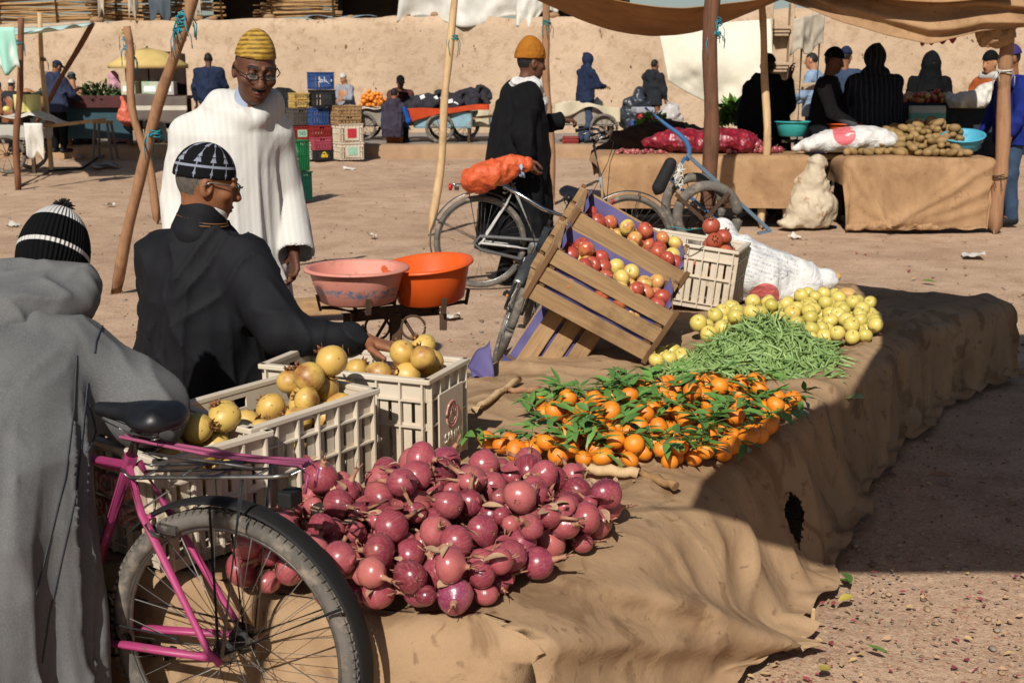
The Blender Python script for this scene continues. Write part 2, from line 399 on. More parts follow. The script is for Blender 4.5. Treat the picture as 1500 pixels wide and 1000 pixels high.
# terrace behind the wall
mb = MB(); mb.grid(lambda a, b: (-40 + 80 * a, 28.2 - .075 * (-40 + 80 * a) + 40 * b, 2.55), 8, 4)
tag(mb.build('terrace_ground', MW), None, None, kind='structure')
mreed = m_wood('dry_reed', '#8a6a45', '#a78459', '#4d3a28', 'x', .5)
def reed_fence(x0, x1, z0, z1, label, n, y_off=1.0, jit=.05, name='reed_fence', mat=None):
    mb = MB()
    for i in range(n):
        z = z0 + (z1 - z0) * (i + random.random()) / n; a = x0 + random.uniform(-.3, .3); b = x1 + random.uniform(-.3, .3); k = max(4, int((b - a) / .8))
        y = wall_y((a + b) / 2) + y_off + random.uniform(-.05, .05); ph = random.uniform(0, 6)
        mb.tube([(a + (b - a) * j / k, y - .075 * ((b - a) * (j / k - .5)), z + jit * math.sin(ph + j * .9) + random.uniform(-.012, .012)) for j in range(k + 1)], random.uniform(.012, .028), 5)
    for i in range(int((x1 - x0) / 1.4) + 1):
        x = x0 + 1.4 * i + .2; mb.tube([(x, wall_y(x) + y_off - .06, 2.5), (x + random.uniform(-.1, .1), wall_y(x) + y_off - .06, z1 + .3)], .035, 6)
    return tag(mb.build(name, mat or mreed), label, 'fence')
reed_fence(-13.5, -7.6, 2.66, 3.7, 'loose brown reed fence above the wall at the far end past the awning', 46)
reed_fence(-5.6, -4.1, 2.72, 3.6, 'dense panel of horizontal brown reeds on the wall beside the dark shelter', 60, .7, .01)
reed_fence(-9.6, -6.8, 2.66, 3.5, 'ragged reed screen hung with dark and white rags on the wall', 26, .9)
def rag(name, c, w_, h_, mat, label, cat='cloth', seed=0, amp=.06, n=14, tilt=0.0, solid=.004):
    """hanging cloth whose top edge is centred on c"""
    mb = MB()
    def fn(a, b):
        x = (a - .5) * w_ * (1 - .15 * b * math.sin(seed + 1)); z = -h_ * b * (1 + .12 * math.sin(a * 9 + seed)) + tilt * (a - .5)
        y = amp * float(fbm(a * 4 + seed, b * 1.2, seed * .7, 3)) * (.4 + b); return (c[0] + x, c[1] + y, c[2] + z)
    mb.grid(fn, n, n); return tag(mb.build(name, mat, solid=solid), label, cat)
mdark = M('dark_tarp', '#2b2f33', '#1c1e20', 3, .7); mwr = M('dirty_white_rag', '#b5aa98', '#8d8272', 4, .85)
rag('rag', (-7.9, 28.55, 3.7), .55, 1.0, M('grey_tarp', '#4a5358', '#39424a', 3, .7), 'blue grey tarp hanging over the reed screen on the wall', seed=1)
rag('rag', (-8.5, 28.5, 3.8), .22, 1.05, mwr, 'white rag hanging down the reed screen on the wall', seed=2)
rag('rag', (-7.1, 28.45, 3.7), .25, .95, mwr, 'white rag hanging beside the dark shelter opening', seed=4)
rag('rag', (-9.2, 28.5, 3.75), .18, .95, mwr, 'thin white strip of rag left of the grey tarp on the reed screen', seed=7)
# dark shelter openings on the terrace
def shelter(x0, x1, label, roof=None, z1=3.7):
    t = thing('reed_shelter', label, 'shelter', ((x0 + x1) / 2, wall_y(x0) + 1.6, 2.55))
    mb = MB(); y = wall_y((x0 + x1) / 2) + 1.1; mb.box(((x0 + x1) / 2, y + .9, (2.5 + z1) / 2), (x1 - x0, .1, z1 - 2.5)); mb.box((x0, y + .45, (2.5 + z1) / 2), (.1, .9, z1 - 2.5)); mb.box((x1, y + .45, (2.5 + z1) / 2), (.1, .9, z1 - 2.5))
    mb.build('wall', M('shelter_shade', '#1f1813', '#2d231b', 3, .95), t, True)  # near-black wall colour stands in for the shade inside the opening
    mb = MB(); mb.box(((x0 + x1) / 2, y + .4, z1 + .06), (x1 - x0 + .3, 1.6, .1)); mb.build('roof', mreed, t, True)
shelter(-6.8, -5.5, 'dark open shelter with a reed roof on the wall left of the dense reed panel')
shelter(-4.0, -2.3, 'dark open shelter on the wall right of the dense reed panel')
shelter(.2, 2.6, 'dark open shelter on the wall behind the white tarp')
rag('tarp', (-1.1, 28.0, 3.75), 2.6, 1.15, MWHITE, 'pale white tarp draped on the wall top past the leaning pole', 'tarp', 3, .2, 24)
rag('tarp', (.55, 27.9, 3.5), .9, .85, MWHITE, 'smaller white tarp flap on the wall top beside the dark shelter', 'tarp', 5, .2, 20, .5)
mb = MB(); mb.grid(lambda a, b: (-4.6 + 1.6 * a, wall_y(-4) + .3 + .5 * b, wall_top(-4) + .06 + .05 * math.sin(a * 9 + b * 3)), 16, 6)
tag(mb.build('plastic_sheet', M('blue_grey_sheet', '#7f8d99', '#66737e', 3, .6), solid=.01), 'blue grey plastic sheet lying on the wall top below the reed panel', 'sheet')
# stones on the wall crest
for i in range(16):
    x = -12 + 24 * random.random(); mb = MB(); r = random.uniform(.05, .12); mb.ell((0, 0, 0), (r * 1.4, r, r * .7), 7)
    o = mb.build('stone', M('wall_stone', '#9b7b58', '#84674a', 5, .95, bump=.4)); o.location = (x, wall_y(x) + .45, wall_top(x) + .09)
    tag(o, 'tan stone lying on the crest of the mud wall', 'stone', 'stones along the wall crest')
# carved plaster pilaster on the wall at the right
t = thing('pilaster', 'carved tan plaster pilaster with stepped corbels on the wall behind the stalls', 'pilaster', (5.72, wall_y(5.72) - .2, 0)); yy = wall_y(5.72) - .14
mb = MB(); mb.box((5.45, yy + .1, 1.5), (.22, .3, 2.9)); mb.box((5.98, yy + .12, 1.5), (.1, .24, 2.9)); mb.build('shaft', MW, t, True, .02)
for z in (2.3, 1.55):
    mb = MB()
    for k in range(3): mb.box((5.75, yy + .1 - .04 * k, z + .07 * k), (.3 + .03 * k, .3, .066))
    mb.build('corbel', MW, t, True, .015)
# ------------------------------------------------------------------ poles
def knots(mb, p, r, mat_i=0):
    for i in range(5):
        a = random.uniform(0, 6.28); z = random.uniform(-.025, .025)
        mb.ring(V(p) + V((0, 0, z)), (random.uniform(-.4, .4), random.uniform(-.4, .4), 1), r * 1.1, .0045, 14, 5)
    for i in range(6):
        a = random.uniform(0, 6.28); q = V(p) + V((math.cos(a) * r * 1.2, math.sin(a) * r * 1.2, 0)); L = random.uniform(.03, .2)
        mb.tube([q, q + V((math.cos(a) * .03, math.sin(a) * .03, -L * .4)), q + V((math.cos(a + .6) * .03, math.sin(a + .6) * .03, -L))], .0035, 5)
def pole(name, base, top, r0, r1, mat, label, ropes=(), wob=.02, rope_mat=None):
    base, top = V(base), V(top); t = thing(name, label, 'pole', base); n = 16; pts, rs = [], []
    sd = random.uniform(0, 50)
    for i in range(n + 1):
        f = i / n; q = base.lerp(top, f) + V((float(vnoise(np.float32(f * 3 + sd), np.float32(0), np.float32(0))), float(vnoise(np.float32(f * 3 + sd), np.float32(5), np.float32(0))), 0)) * wob
        pts.append(q); rs.append((r0 + (r1 - r0) * f) * (1 + .09 * float(vnoise(np.float32(f * 14 + sd), np.float32(2), np.float32(1)))))
    mb = MB(); mb.tube(pts, rs, 12); mb.build('shaft', mat, t, True)
    for f, mt in ropes:
        mb = MB(); knots(mb, base.lerp(top, f), r0 + (r1 - r0) * f); mb.build('rope', mt, t, True)
    return t
def onray(u, v, y): return PY(u, v, y)
# ------------------------------------------------------------------ long low stall under a canvas cloth
TA, TB, TC, TD = V((.0, 2.53)), V((2.66, 6.5)), V((1.5, 7.25)), V((-1.4, 2.98))
TL, TW, TZ = 4.75, 1.33, .395
_EX = [(0, (0, 2.53)), (.55, (.27, 3.0)), (.9, (.4, 3.3)), (1.55, (.71, 3.85)), (2.35, (1.16, 4.5)), (3.3, (1.66, 5.35)), (4.2, (2.2, 6.05)), (4.75, (2.6, 6.45))]
def redge(a):
    k = [e[0] for e in _EX]; return V((float(np.interp(a, k, [e[1][0] for e in _EX])), float(np.interp(a, k, [e[1][1] for e in _EX]))))
def tbl(a, b):                    # a: metres along the stall from its near end, b: metres across from the right long edge
    s, q = a / TL, b / TW
    return redge(a) * (1 - q) + (TD * (1 - s) + TC * s) * q
def top_z(a, b):
    z = TZ + .014 * float(fbm(a * 2.2, b * 2.2, 3., 3)) + .012 * (1 - abs(float(vnoise(np.float32(a * 4 + b * 2), np.float32(b * 3 - a), np.float32(2.))))) ** 3 + .008 * (1 - abs(float(vnoise(np.float32(a * 9 - b * 4), np.float32(b * 7), np.float32(5.))))) ** 3 - .008
    z += .03 * math.exp(-((b - .07) / .06) ** 2) * (.7 + .5 * float(vnoise(np.float32(a * 2.5), np.float32(0), np.float32(4))))
    z += .022 * math.exp(-((a - 1.28 - .1 * b) / .035) ** 2) * (1 if b > .1 else 0) + .02 * math.exp(-((a - 2.42 + .15 * b) / .05) ** 2)
    z -= .015 * math.exp(-((a - .6) / .5) ** 2 - ((b - .6) / .4) ** 2)
    return z
def stall_cloth():
    OV = .47; da = .018; na, nb = int((TL + 2 * OV) / da), int((TW + OV * 1.6) / da); vs = []; info = []
    for i in range(na + 1):
        for j in range(nb + 1):
            a = -OV + da * i; b = -OV + da * j
            ca, cb = min(max(a, 0), TL), min(max(b, 0), TW); oa, ob = a - ca, b - cb; e = math.hypot(oa, ob)
            p = tbl(ca, cb); z = top_z(ca, cb); out = V((0, 0))
            if e > 1e-6:
                pa = tbl(ca + oa / e * .01, cb + ob / e * .01) - p; out = pa.normalized(); r = .075; h = r * math.pi / 2
                if e < h: o, d = r * math.sin(e / r), r * (1 - math.cos(e / r))
                else: o, d = r + (e - h) * (.3 - .045 * ca), r + (e - h)
                n1 = float(fbm(a * 2.1, b * 1.3, 1.5, 3)); n2 = float(fbm(a * 7, b * 2.4, 6.5, 2))
                k = min(1, e / .15)
                cr1 = (1 - abs(float(vnoise(np.float32(a * 3.4 + e * 2.5), np.float32(e * 2 - a), np.float32(3.))))) ** 4; cr2 = (1 - abs(float(vnoise(np.float32(a * 7 - e * 5 + b), np.float32(e * 5 + b * 3), np.float32(9.))))) ** 4
                o += k * (.045 * n1 + (.016 if ob == 0 or oa == 0 else .006) * n2 + .03 * cr1 - .012) + .01 * k + .14 * e * math.exp(-((a - 1.35) / .85) ** 2) / .42 * (ob < 0)
                # the long slack fold slanting down the side near the corner
                if ob < 0:
                    f = (a - .3) * .62 - (-ob) + .02; o += .085 * k * math.exp(-(f / .045) ** 2) * (1 if .15 < a < 1.0 else 0)
                    f = (a - .12) * .4 - (-ob) + .1; o += .07 * k * math.exp(-(f / .05) ** 2) * (1 if -.1 < a < 1.1 else 0)
                    o += .03 * k * math.exp(-((a - 2.2) / .07) ** 2) + .03 * k * math.exp(-((a - 3.3) / .1) ** 2)
                if oa < 0: o = o * (.55 if b > .55 else .9) - .03 + .012 * k * math.sin(b * 8 + oa * 5)
                hem = .03 + .05 * float(vnoise(np.float32(a * 3), np.float32(b * 3), np.float32(8)))
                zz = z - d; lim = .012 + .02 * abs(n2)
                if zz < lim: o += (lim - zz) * .75; zz = lim + .012 * math.sin(a * 31 + b * 17)
                z = zz; p = p + out * o
            vs.append((p.x, p.y, z)); info.append((a, ob))
    w_ = nb + 1; ii = np.arange((na + 1) * w_).reshape(na + 1, w_)
    q = np.stack([ii[:-1, :-1].ravel(), ii[1:, :-1].ravel(), ii[1:, 1:].ravel(), ii[:-1, 1:].ravel()], 1)
    return fastmesh('stall_cloth', vs, q)
stall = thing('market_stall', 'long low stall covered in stained tan canvas with fruit and vegetables laid out on it', 'stall', (tbl(2.4, .6).x, tbl(2.4, .6).y, 0))
MHOLE = m_canvas('torn_stall_canvas'); hp = P(1197, 765, .16)
_t = NT.__new__(NT); _t.m = MHOLE; _t.t = MHOLE.node_tree; _t.b = _t.t.nodes['Principled BSDF']
def _hole():
    t = _t; tc = t.n('TexCoord'); sp = t.n('SeparateXYZ'); t.l(tc.outputs['Object'], sp.inputs[0])
    al = t.math('ADD', t.math('MULTIPLY', t.math('SUBTRACT', sp.outputs[0], hp.x), .56), t.math('MULTIPLY', t.math('SUBTRACT', sp.outputs[1], hp.y), .83)); z = t.math('SUBTRACT', sp.outputs[2], .16)
    al = t.math('SUBTRACT', al, t.math('MULTIPLY', z, .45)); d = t.math('SQRT', t.math('ADD', t.math('POWER', t.math('MULTIPLY', al, 13.0), 2.0), t.math('POWER', t.math('MULTIPLY', z, 9.0), 2.0)))
    d = t.math('ADD', d, t.math('MULTIPLY', t.noise(26, 5, .7), 1.1)); t.l(t.math('GREATER_THAN', d, 1.2), t.b.inputs['Alpha'])
_hole()
mk('canvas_cover', stall_cloth(), MHOLE, stall, True)
mdp = m_wood('dark_plank', '#4a3524', '#5f4630', '#2f2218')
for s in (.5, 1.35, 2.35, 3.35, 4.3):
    for q in (.34, 1.0):
        p = tbl(s, q); mb = MB(); mb.box((p.x, p.y, .165), (.4, .34, .33), Matrix.Rotation(R(-34), 3, 'Z')); mb.build('support', mdp, stall, True)
# ------------------------------------------------------------------ produce
def rnd(t):                                   # a value that differs for every copy
    return t.n('ObjectInfo').outputs['Random']
def m_fruit(name, stops, blotch=None, bth=(.55, .68), bsc=6, spots=None, rough=.4, bump=.1, bs=90, streak=None, spec=.5, hue=.5, tip=None, sss=0):
    t = NT(name); tc = t.n('TexCoord'); ad = t.n('VectorMath', operation='ADD'); sc = t.n('VectorMath', operation='SCALE'); oi = t.n('ObjectInfo')
    cv = t.n('CombineXYZ'); t.l(oi.outputs['Random'], cv.inputs[0]); t.l(oi.outputs['Random'], cv.inputs[1]); t.l(cv.outputs[0], sc.inputs[0]); sc.inputs['Scale'].default_value = 37.
    t.l(tc.outputs['Object'], ad.inputs[0]); t.l(sc.outputs[0], ad.inputs[1]); co = ad.outputs[0]
    f = t.math('ADD', t.math('MULTIPLY', t.noise(9, 4, .6, co), 1 - hue), t.math('MULTIPLY', oi.outputs['Random'], hue))
    c = t.ramp(f, stops)
    if streak:
        mp = t.n('Mapping'); mp.inputs['Scale'].default_value = (1, 1, .09); t.l(tc.outputs['Object'], mp.inputs[0]); ad2 = t.n('VectorMath', operation='ADD'); t.l(mp.outputs[0], ad2.inputs[0]); t.l(sc.outputs[0], ad2.inputs[1])
        c = t.mix(t.ramp(t.noise(210, 2, .5, ad2.outputs[0]), [(.45, 0), (.68, .32)]), c, streak)
    if blotch: c = t.mix(t.ramp(t.noise(bsc, 5, .6, co), [(bth[0], 0), (bth[1], .9)]), c, blotch)
    if spots: c = t.mix(t.ramp(t.noise(70, 2, .5, co), [(.66, 0), (.71, .85)]), c, spots)
    if tip:
        sx = t.n('SeparateXYZ'); t.l(tc.outputs['Object'], sx.inputs[0]); c = t.mix(t.ramp(t.math('MULTIPLY', sx.outputs[2], 1.0), [(tip[0], 0), (tip[1], .9)]), c, tip[2])
    t.base(c); t.bump(t.noise(bs, 3, .6, co), bump, .003); t.set(rough, 0, spec)
    if sss: t.b.inputs['Subsurface Weight'].default_value = sss; t.b.inputs['Subsurface Scale'].default_value = .01
    return t.m
MSTEM = M('dry_stem', '#6b573a', '#8d7a55', 20, .9); MSTEMG = M('green_stem', '#5d7030', '#3f5a24', 20, .7)
def fruit_mesh(name, prof, mats, n=20, wob=.03, extra=None, seed=0):
    mb = MB(); rs = np.random.default_rng(seed); ph = rs.random(3) * 6
    mb.lathe(prof, n=n, wob=lambda a, z: 1 + wob * (math.sin(2 * a + ph[0]) + .6 * math.sin(3 * a + ph[1])))
    if extra: extra(mb, rs)
    me = mb.mesh(name)
    for m in mats: me.materials.append(m)
    return me
def sph(r, sx=1.0, dt=.0, db=.0, n=14):       # profile with a dimple at the top and the base
    pr = []
    for i in range(n + 1):
        th = math.pi * i / n; x = math.sin(th) * r; z = -math.cos(th) * r * sx
        pr.append((max(x, .0004), z - dt * r * math.exp(-(x / (.28 * r)) ** 2) * (1 if z > 0 else 0) + db * r * math.exp(-(x / (.28 * r)) ** 2) * (1 if z < 0 else 0)))
    return pr
def stem(h, r=.0018, z=0, mi=1):
    def f(mb, rs):
        mb.cur = mi; mb.tube([(0, 0, z), (.002, .001, z + h * .6), (.005 * rs.random(), .004, z + h)], r, 5); mb.cur = 0
    return f
m_onion = m_fruit('red_onion_skin', [(.1, '#551b25'), (.25, '#752c38'), (.45, '#94434c'), (.6, '#a65a58'), (.75, '#833643'), (.88, '#762f50'), (1, '#985470')], blotch='#ad6e58', bth=(.55, .95), bsc=7, rough=.27, bump=.2, streak='#ab6c68', spec=.5, hue=.6)
m_peel = M('onion_peel', '#a57c5e', '#74423a', 30, .7)
def onion_mesh(r, sx, neck, seed):
    pr = [(.0005, -r * sx * .98), (.18 * r, -r * sx * .97)] + [(math.sin(math.pi * i / 14) * r, -math.cos(math.pi * i / 14) * r * sx) for i in range(2, 12)] + [(.34 * r, r * sx * .93), (.2 * r, r * sx * 1.06), (.13 * r, r * sx * 1.06 + neck * .5), (.16 * r, r * sx * 1.06 + neck), (.0005, r * sx * 1.06 + neck * .9)]
    def ex(mb, rs):
        mb.cur = 1
        for k in range(8):
            a = rs.random() * 6.28; d = V((math.cos(a), math.sin(a), 0)); mb.tube([V((0, 0, -r * sx * .96)) + d * .08 * r, V((0, 0, -r * sx * (1.0 + .08 * rs.random()))) + d * .2 * r], .001, 4)
        for k in range(3):
            a = rs.random() * 6.28; d = V((math.cos(a), math.sin(a), 0)); z = r * sx * 1.06 + neck * .8
            mb.tube([V((0, 0, z)), V((0, 0, z + .01)) + d * .004, V((0, 0, z + .02 + .01 * rs.random())) + d * .01], .0022, 4, flat=.3)
        mb.cur = 0
    me = fruit_mesh('onion', pr, [m_onion, m_peel], 22, .045, ex, seed)
    for p in me.polygons:
        if p.center.z > r * sx * 1.03: p.material_index = 1
    return me
ONIONS = [(.039, .9, .022), (.044, .84, .014), (.034, 1.06, .03), (.041, .95, .035), (.026, 1.05, .02), (.023, .95, .02), (.042, .86, .01), (.031, .92, .04), (.036, 1.12, .02), (.025, 1.12, .035)]
ONION_ME = [onion_mesh(*q, i) for i, q in enumerate(ONIONS)]
m_tang = m_fruit('tangerine_peel', [(.1, '#c96a1a'), (.5, '#d9821f'), (.9, '#cf761e'), (1, '#d29030')], rough=.42, bump=.35, bs=420, spots=None, blotch='#b86417', bth=(.66, .8))
TANG_ME = [fruit_mesh('tangerine', sph(r, s, .1, .05), [m_tang, MSTEMG], 18, .02, stem(.006, .003, r * s * .88), i) for i, (r, s) in enumerate([(.034, .86), (.031, .9), (.036, .84), (.029, .92)])]
m_yap = m_fruit('yellow_apple_skin', [(.1, '#a89c48'), (.45, '#bfae58'), (.8, '#cbb762'), (1, '#bfa24e')], blotch='#c98a3c', bth=(.68, .8), bsc=7, rough=.32, spots='#8a7a30', bump=.05)
YAP_ME = [fruit_mesh('apple', sph(r, s, .25, .15), [m_yap, MSTEM], 16, .03, stem(.012, .0013, r * s * .72), i) for i, (r, s) in enumerate([(.036, .9), (.034, .95), (.038, .9)])]
m_rap = m_fruit('blushed_apple_skin', [(.05, '#8a2a26'), (.3, '#a34a38'), (.48, '#bd7c4c'), (.65, '#c9b060'), (1, '#bdb25c')], blotch='#a23a32', bth=(.5, .68), bsc=14, rough=.33, spots='#d9b070', bump=.04, hue=.62)
RAP_ME = [fruit_mesh('apple', sph(r, s, .25, .15), [m_rap, MSTEM], 16, .03, stem(.012, .0013, r * s * .72), i + 5) for i, (r, s) in enumerate([(.036, .9), (.034, .95), (.038, .9)])]
m_pom = m_fruit('pomegranate_rind', [(.1, '#b08c42'), (.5, '#c4a054'), (.8, '#b89e50'), (1, '#b0743e')], blotch='#7c4224', bth=(.53, .7), bsc=9, rough=.45, spots='#4a2c1a', bump=.12, hue=.4)
m_pomr = m_fruit('red_pomegranate_rind', [(.1, '#94382c'), (.6, '#a85a3a'), (1, '#96462f')], blotch='#c09050', bth=(.6, .74), bsc=9, rough=.4, spots='#4a2c1a')
MCALYX = M('dry_calyx', '#5e3a22', '#8a5c34', 40, .85)
def crown(r):
    def f(mb, rs):
        mb.cur = 1; mb.lathe([(.006, r * .86), (.012, r * .98), (.011, r * 1.1), (.012, r * 1.14), (.009, r * 1.1), (.006, r)], n=12)
        for k in range(6):
            a = k * math.pi / 3 + .2; d = V((math.cos(a), math.sin(a), 0)); mb.tube([V((0, 0, r * 1.1)) + d * .011, V((0, 0, r * 1.24)) + d * .014, V((0, 0, r * 1.34)) + d * .018], [.005, .0035, .0006], 5, flat=.4)
        mb.cur = 0
    return f
POM_ME = [fruit_mesh('pomegranate', sph(r, .93, -.1, .05), [m_pom, MCALYX], 22, .035, crown(r * .93), i) for i, r in enumerate((.041, .045, .038))]
POMR_ME = [fruit_mesh('pomegranate', sph(r, .93, -.1, .05), [m_pomr, MCALYX], 18, .035, crown(r * .93), i) for i, r in enumerate((.043, .046))]
def inpoly(p, x, y):
    c = False; j = len(p) - 1
    for i in range(len(p)):
        if (p[i][1] > y) != (p[j][1] > y) and x < (p[j][0] - p[i][0]) * (y - p[i][1]) / (p[j][1] - p[i][1]) + p[i][0]: c = not c
        j = i
    return c
def heap(poly, n, radii, z0, mound, rs, tries=14, pre=()):
    """let balls settle one by one inside a footprint, keeping to the lowest free spot under the mound's shape"""
    xs_, ys_ = [p[0] for p in poly], [p[1] for p in poly]; out = list(pre)
    for k in range(n):
        i = rs.randrange(len(radii)); r = radii[i]; best = None
        for t in range(tries):
            while True:
                x, y = rs.uniform(min(xs_), max(xs_)), rs.uniform(min(ys_), max(ys_))
                if inpoly(poly, x, y): break
            z = z0(x, y) + r * .9
            for (a, b, c, q, _) in out:
                d2 = (a - x) ** 2 + (b - y) ** 2; s = (q + r) * .9
                if d2 < s * s: z = max(z, c + math.sqrt(s * s - d2))
            sc = z - mound(x, y)
            if best is None or sc < best[0]: best = (sc, x, y, z)
        out.append((best[1], best[2], best[3], r, i))
    return out[len(pre):]
def scatter(spots, meshes, name, label, group, rs, tilt=3.1, cat=None, sc=(.94, 1.06)):
    for x, y, z, r, i in spots:
        o = bpy.data.objects.new(name, meshes[i]); COL.objects.link(o); o.location = (x, y, z); k = rs.uniform(*sc); o.scale = (k, k, k * rs.uniform(.9, 1.1))
        o.rotation_euler = (rs.uniform(-tilt, tilt), rs.uniform(-tilt, tilt), rs.uniform(0, 6.28)); tag(o, label, cat or name, group)
def pix_poly(pts, z): return [(P(u, v, z).x, P(u, v, z).y) for u, v in pts]
def bump_at(c, h, rx, ry=None, ang=0):
    ry = ry or rx; ca, sa = math.cos(ang), math.sin(ang)
    def f(x, y):
        dx, dy = x - c[0], y - c[1]; u, v = dx * ca + dy * sa, -dx * sa + dy * ca; return h * math.exp(-(u / rx) ** 2 - (v / ry) ** 2)
    return f
rs = random.Random(5)
flat = lambda x, y: TZ + .008
# red onions
poly = pix_poly([(345, 850), (440, 864), (530, 888), (690, 894), (760, 852), (888, 780), (893, 757), (840, 738), (760, 732), (650, 745), (540, 765), (440, 785)], .42)
c0 = P(620, 815, .42)
ONR = [q[0] for q in ONIONS]
ON = heap(poly, 125, ONR, flat, lambda x, y: 0, rs)
ON += heap(poly, 80, ONR, flat, bump_at((c0.x - .05, c0.y + .12), .1, .38, .24, R(25)), rs, 14, ON)
scatter(ON, ONION_ME, 'onion', 'glossy red onion in the big heap at the near end of the canvas stall', 'red onions heaped on the near stall', rs, 1.9)
# tangerines
poly = pix_poly([(760, 612), (850, 590), (1000, 578), (1110, 580), (1170, 596), (1120, 640), (1040, 678), (890, 684), (800, 670), (760, 658), (850, 640), (835, 622)], .42)
c0 = P(985, 615, .42)
TG = heap(poly, 108, [.034, .031, .036, .029], flat, lambda x, y: 0, rs)
TG += heap(poly, 68, [.034, .031, .036, .029], flat, bump_at((c0.x, c0.y + .05), .07, .4, .28, R(30)), rs, 14, TG)
scatter(TG, TANG_ME, 'tangerine', 'orange tangerine in the leafy heap in the middle of the canvas stall', 'tangerines heaped on the canvas stall', rs, .9)
TG2 = [(P(u, v, .43).x, P(u, v, .43).y, TZ + .036, .036, i % 4) for i, (u, v) in enumerate([(714, 645), (735, 652), (757, 660), (748, 645)])]
scatter(TG2, TANG_ME, 'tangerine', 'tangerine rolled loose from the heap beside the white crate', 'loose tangerines beside the white crate', rs, .9)
# yellow apples
poly = pix_poly([(1012, 494), (1100, 456), (1180, 452), (1275, 456), (1288, 492), (1230, 503), (1130, 503), (1060, 500)], .42)
c0 = P(1180, 475, .42)
YA = heap(poly, 100, [.036, .034, .038], flat, lambda x, y: 0, rs)
YA += heap(poly, 42, [.036, .034, .038], flat, bump_at((c0.x, c0.y + .1), .05, .45, .2, R(35)), rs, 14, YA)
scatter(YA, YAP_ME, 'apple', 'yellow apple in the heap behind the green beans', 'yellow apples heaped on the stall', rs, .8)
YB = [(P(u, v, .43).x, P(u, v, .43).y, TZ + .036, .036, i % 3) for i, (u, v) in enumerate([(962, 528), (980, 525), (998, 522), (985, 515), (968, 518)])]
scatter(YB, YAP_ME, 'apple', 'yellow apple lying apart at the foot of the tilted wooden crate', 'yellow apples at the foot of the wooden crate', rs, .8)
# green beans
m_bean = m_fruit('green_bean_skin', [(.1, '#557040'), (.5, '#758f50'), (.9, '#8ea664'), (1, '#a6b47a')], rough=.45, bump=.15, bs=160)
def bean_mesh(i, mb=None, m4=None):
    q = random.Random(100 + i); own = mb is None; mb = mb or MB(); L = q.uniform(.11, .18); k = q.uniform(-2.2, 2.2); s2 = q.uniform(-.5, .5); pts = []
    for j in range(8):
        f = j / 7 - .5; p = V((L * f, k * L * f * f * .9, s2 * L * f * f * f * 3 + .003 * math.sin(j * 2.1))); pts.append(m4 @ p if m4 else p)
    mb.tube(pts, [.0014, .0044, .0052, .0051, .0054, .005, .0042, .0012], 6)
    return mb
BEAN_ME = []
for i in range(12):
    me = bean_mesh(i).mesh('green_bean'); me.materials.append(m_bean); BEAN_ME.append(me)
poly = pix_poly([(968, 552), (1000, 532), (1050, 512), (1110, 500), (1190, 505), (1234, 524), (1212, 552), (1160, 556), (1090, 549), (1000, 556)], .42)
c0 = P(1125, 530, .42); c1 = P(1010, 548, .42)
bm1, bm2 = bump_at((c0.x, c0.y + .06), .18, .28, .2, R(30)), bump_at((c1.x, c1.y), .035, .12)
bh = lambda x, y: TZ + .005 + max(bm1(x, y) - .02, 0) + bm2(x, y)
def bean_spot(q):
    while True:
        x, y = q.uniform(min(p[0] for p in poly), max(p[0] for p in poly)), q.uniform(min(p[1] for p in poly), max(p[1] for p in poly))
        if inpoly(poly, x, y): break
    e = .03; gx, gy = (bh(x + e, y) - bh(x - e, y)) / (2 * e), (bh(x, y + e) - bh(x, y - e)) / (2 * e)
    n = V((-gx, -gy, 1)).normalized(); a = q.uniform(0, 6.28); d = V((math.cos(a), math.sin(a), 0)); d = (d - n * d.dot(n) + n * q.uniform(-.35, .35)).normalized(); y_ = n.cross(d).normalized()
    return V((x, y, bh(x, y))), Matrix((d, y_, d.cross(y_))).transposed()
for i in range(300):
    p, m = bean_spot(rs); o = bpy.data.objects.new('green_bean', BEAN_ME[i % 12]); COL.objects.link(o)
    o.location = p + V((0, 0, rs.uniform(.012, .026))); o.rotation_euler = m.to_euler(); tag(o, 'slim curved green bean on top of the bean pile between tangerines and yellow apples', 'green bean', 'green beans piled on the stall')
mb = MB()
for i in range(900):
    p, m = bean_spot(rs); bean_mesh(i, mb, Matrix.Translation(p + V((0, 0, rs.uniform(-.02, .012)))) @ m.to_4x4())
def bm_mound(a, b):
    xs0 = [p[0] for p in poly]; ys0 = [p[1] for p in poly]; x = min(xs0) + (max(xs0) - min(xs0)) * a; y = min(ys0) + (max(ys0) - min(ys0)) * b
    return (x, y, bh(x, y) - .02 if inpoly(poly, x, y) else TZ - .05)
mb.grid(bm_mound, 40, 40)
tag(mb.build('green_beans', m_bean), 'mass of green beans underneath the top layer of the pile', 'green beans', kind='stuff')
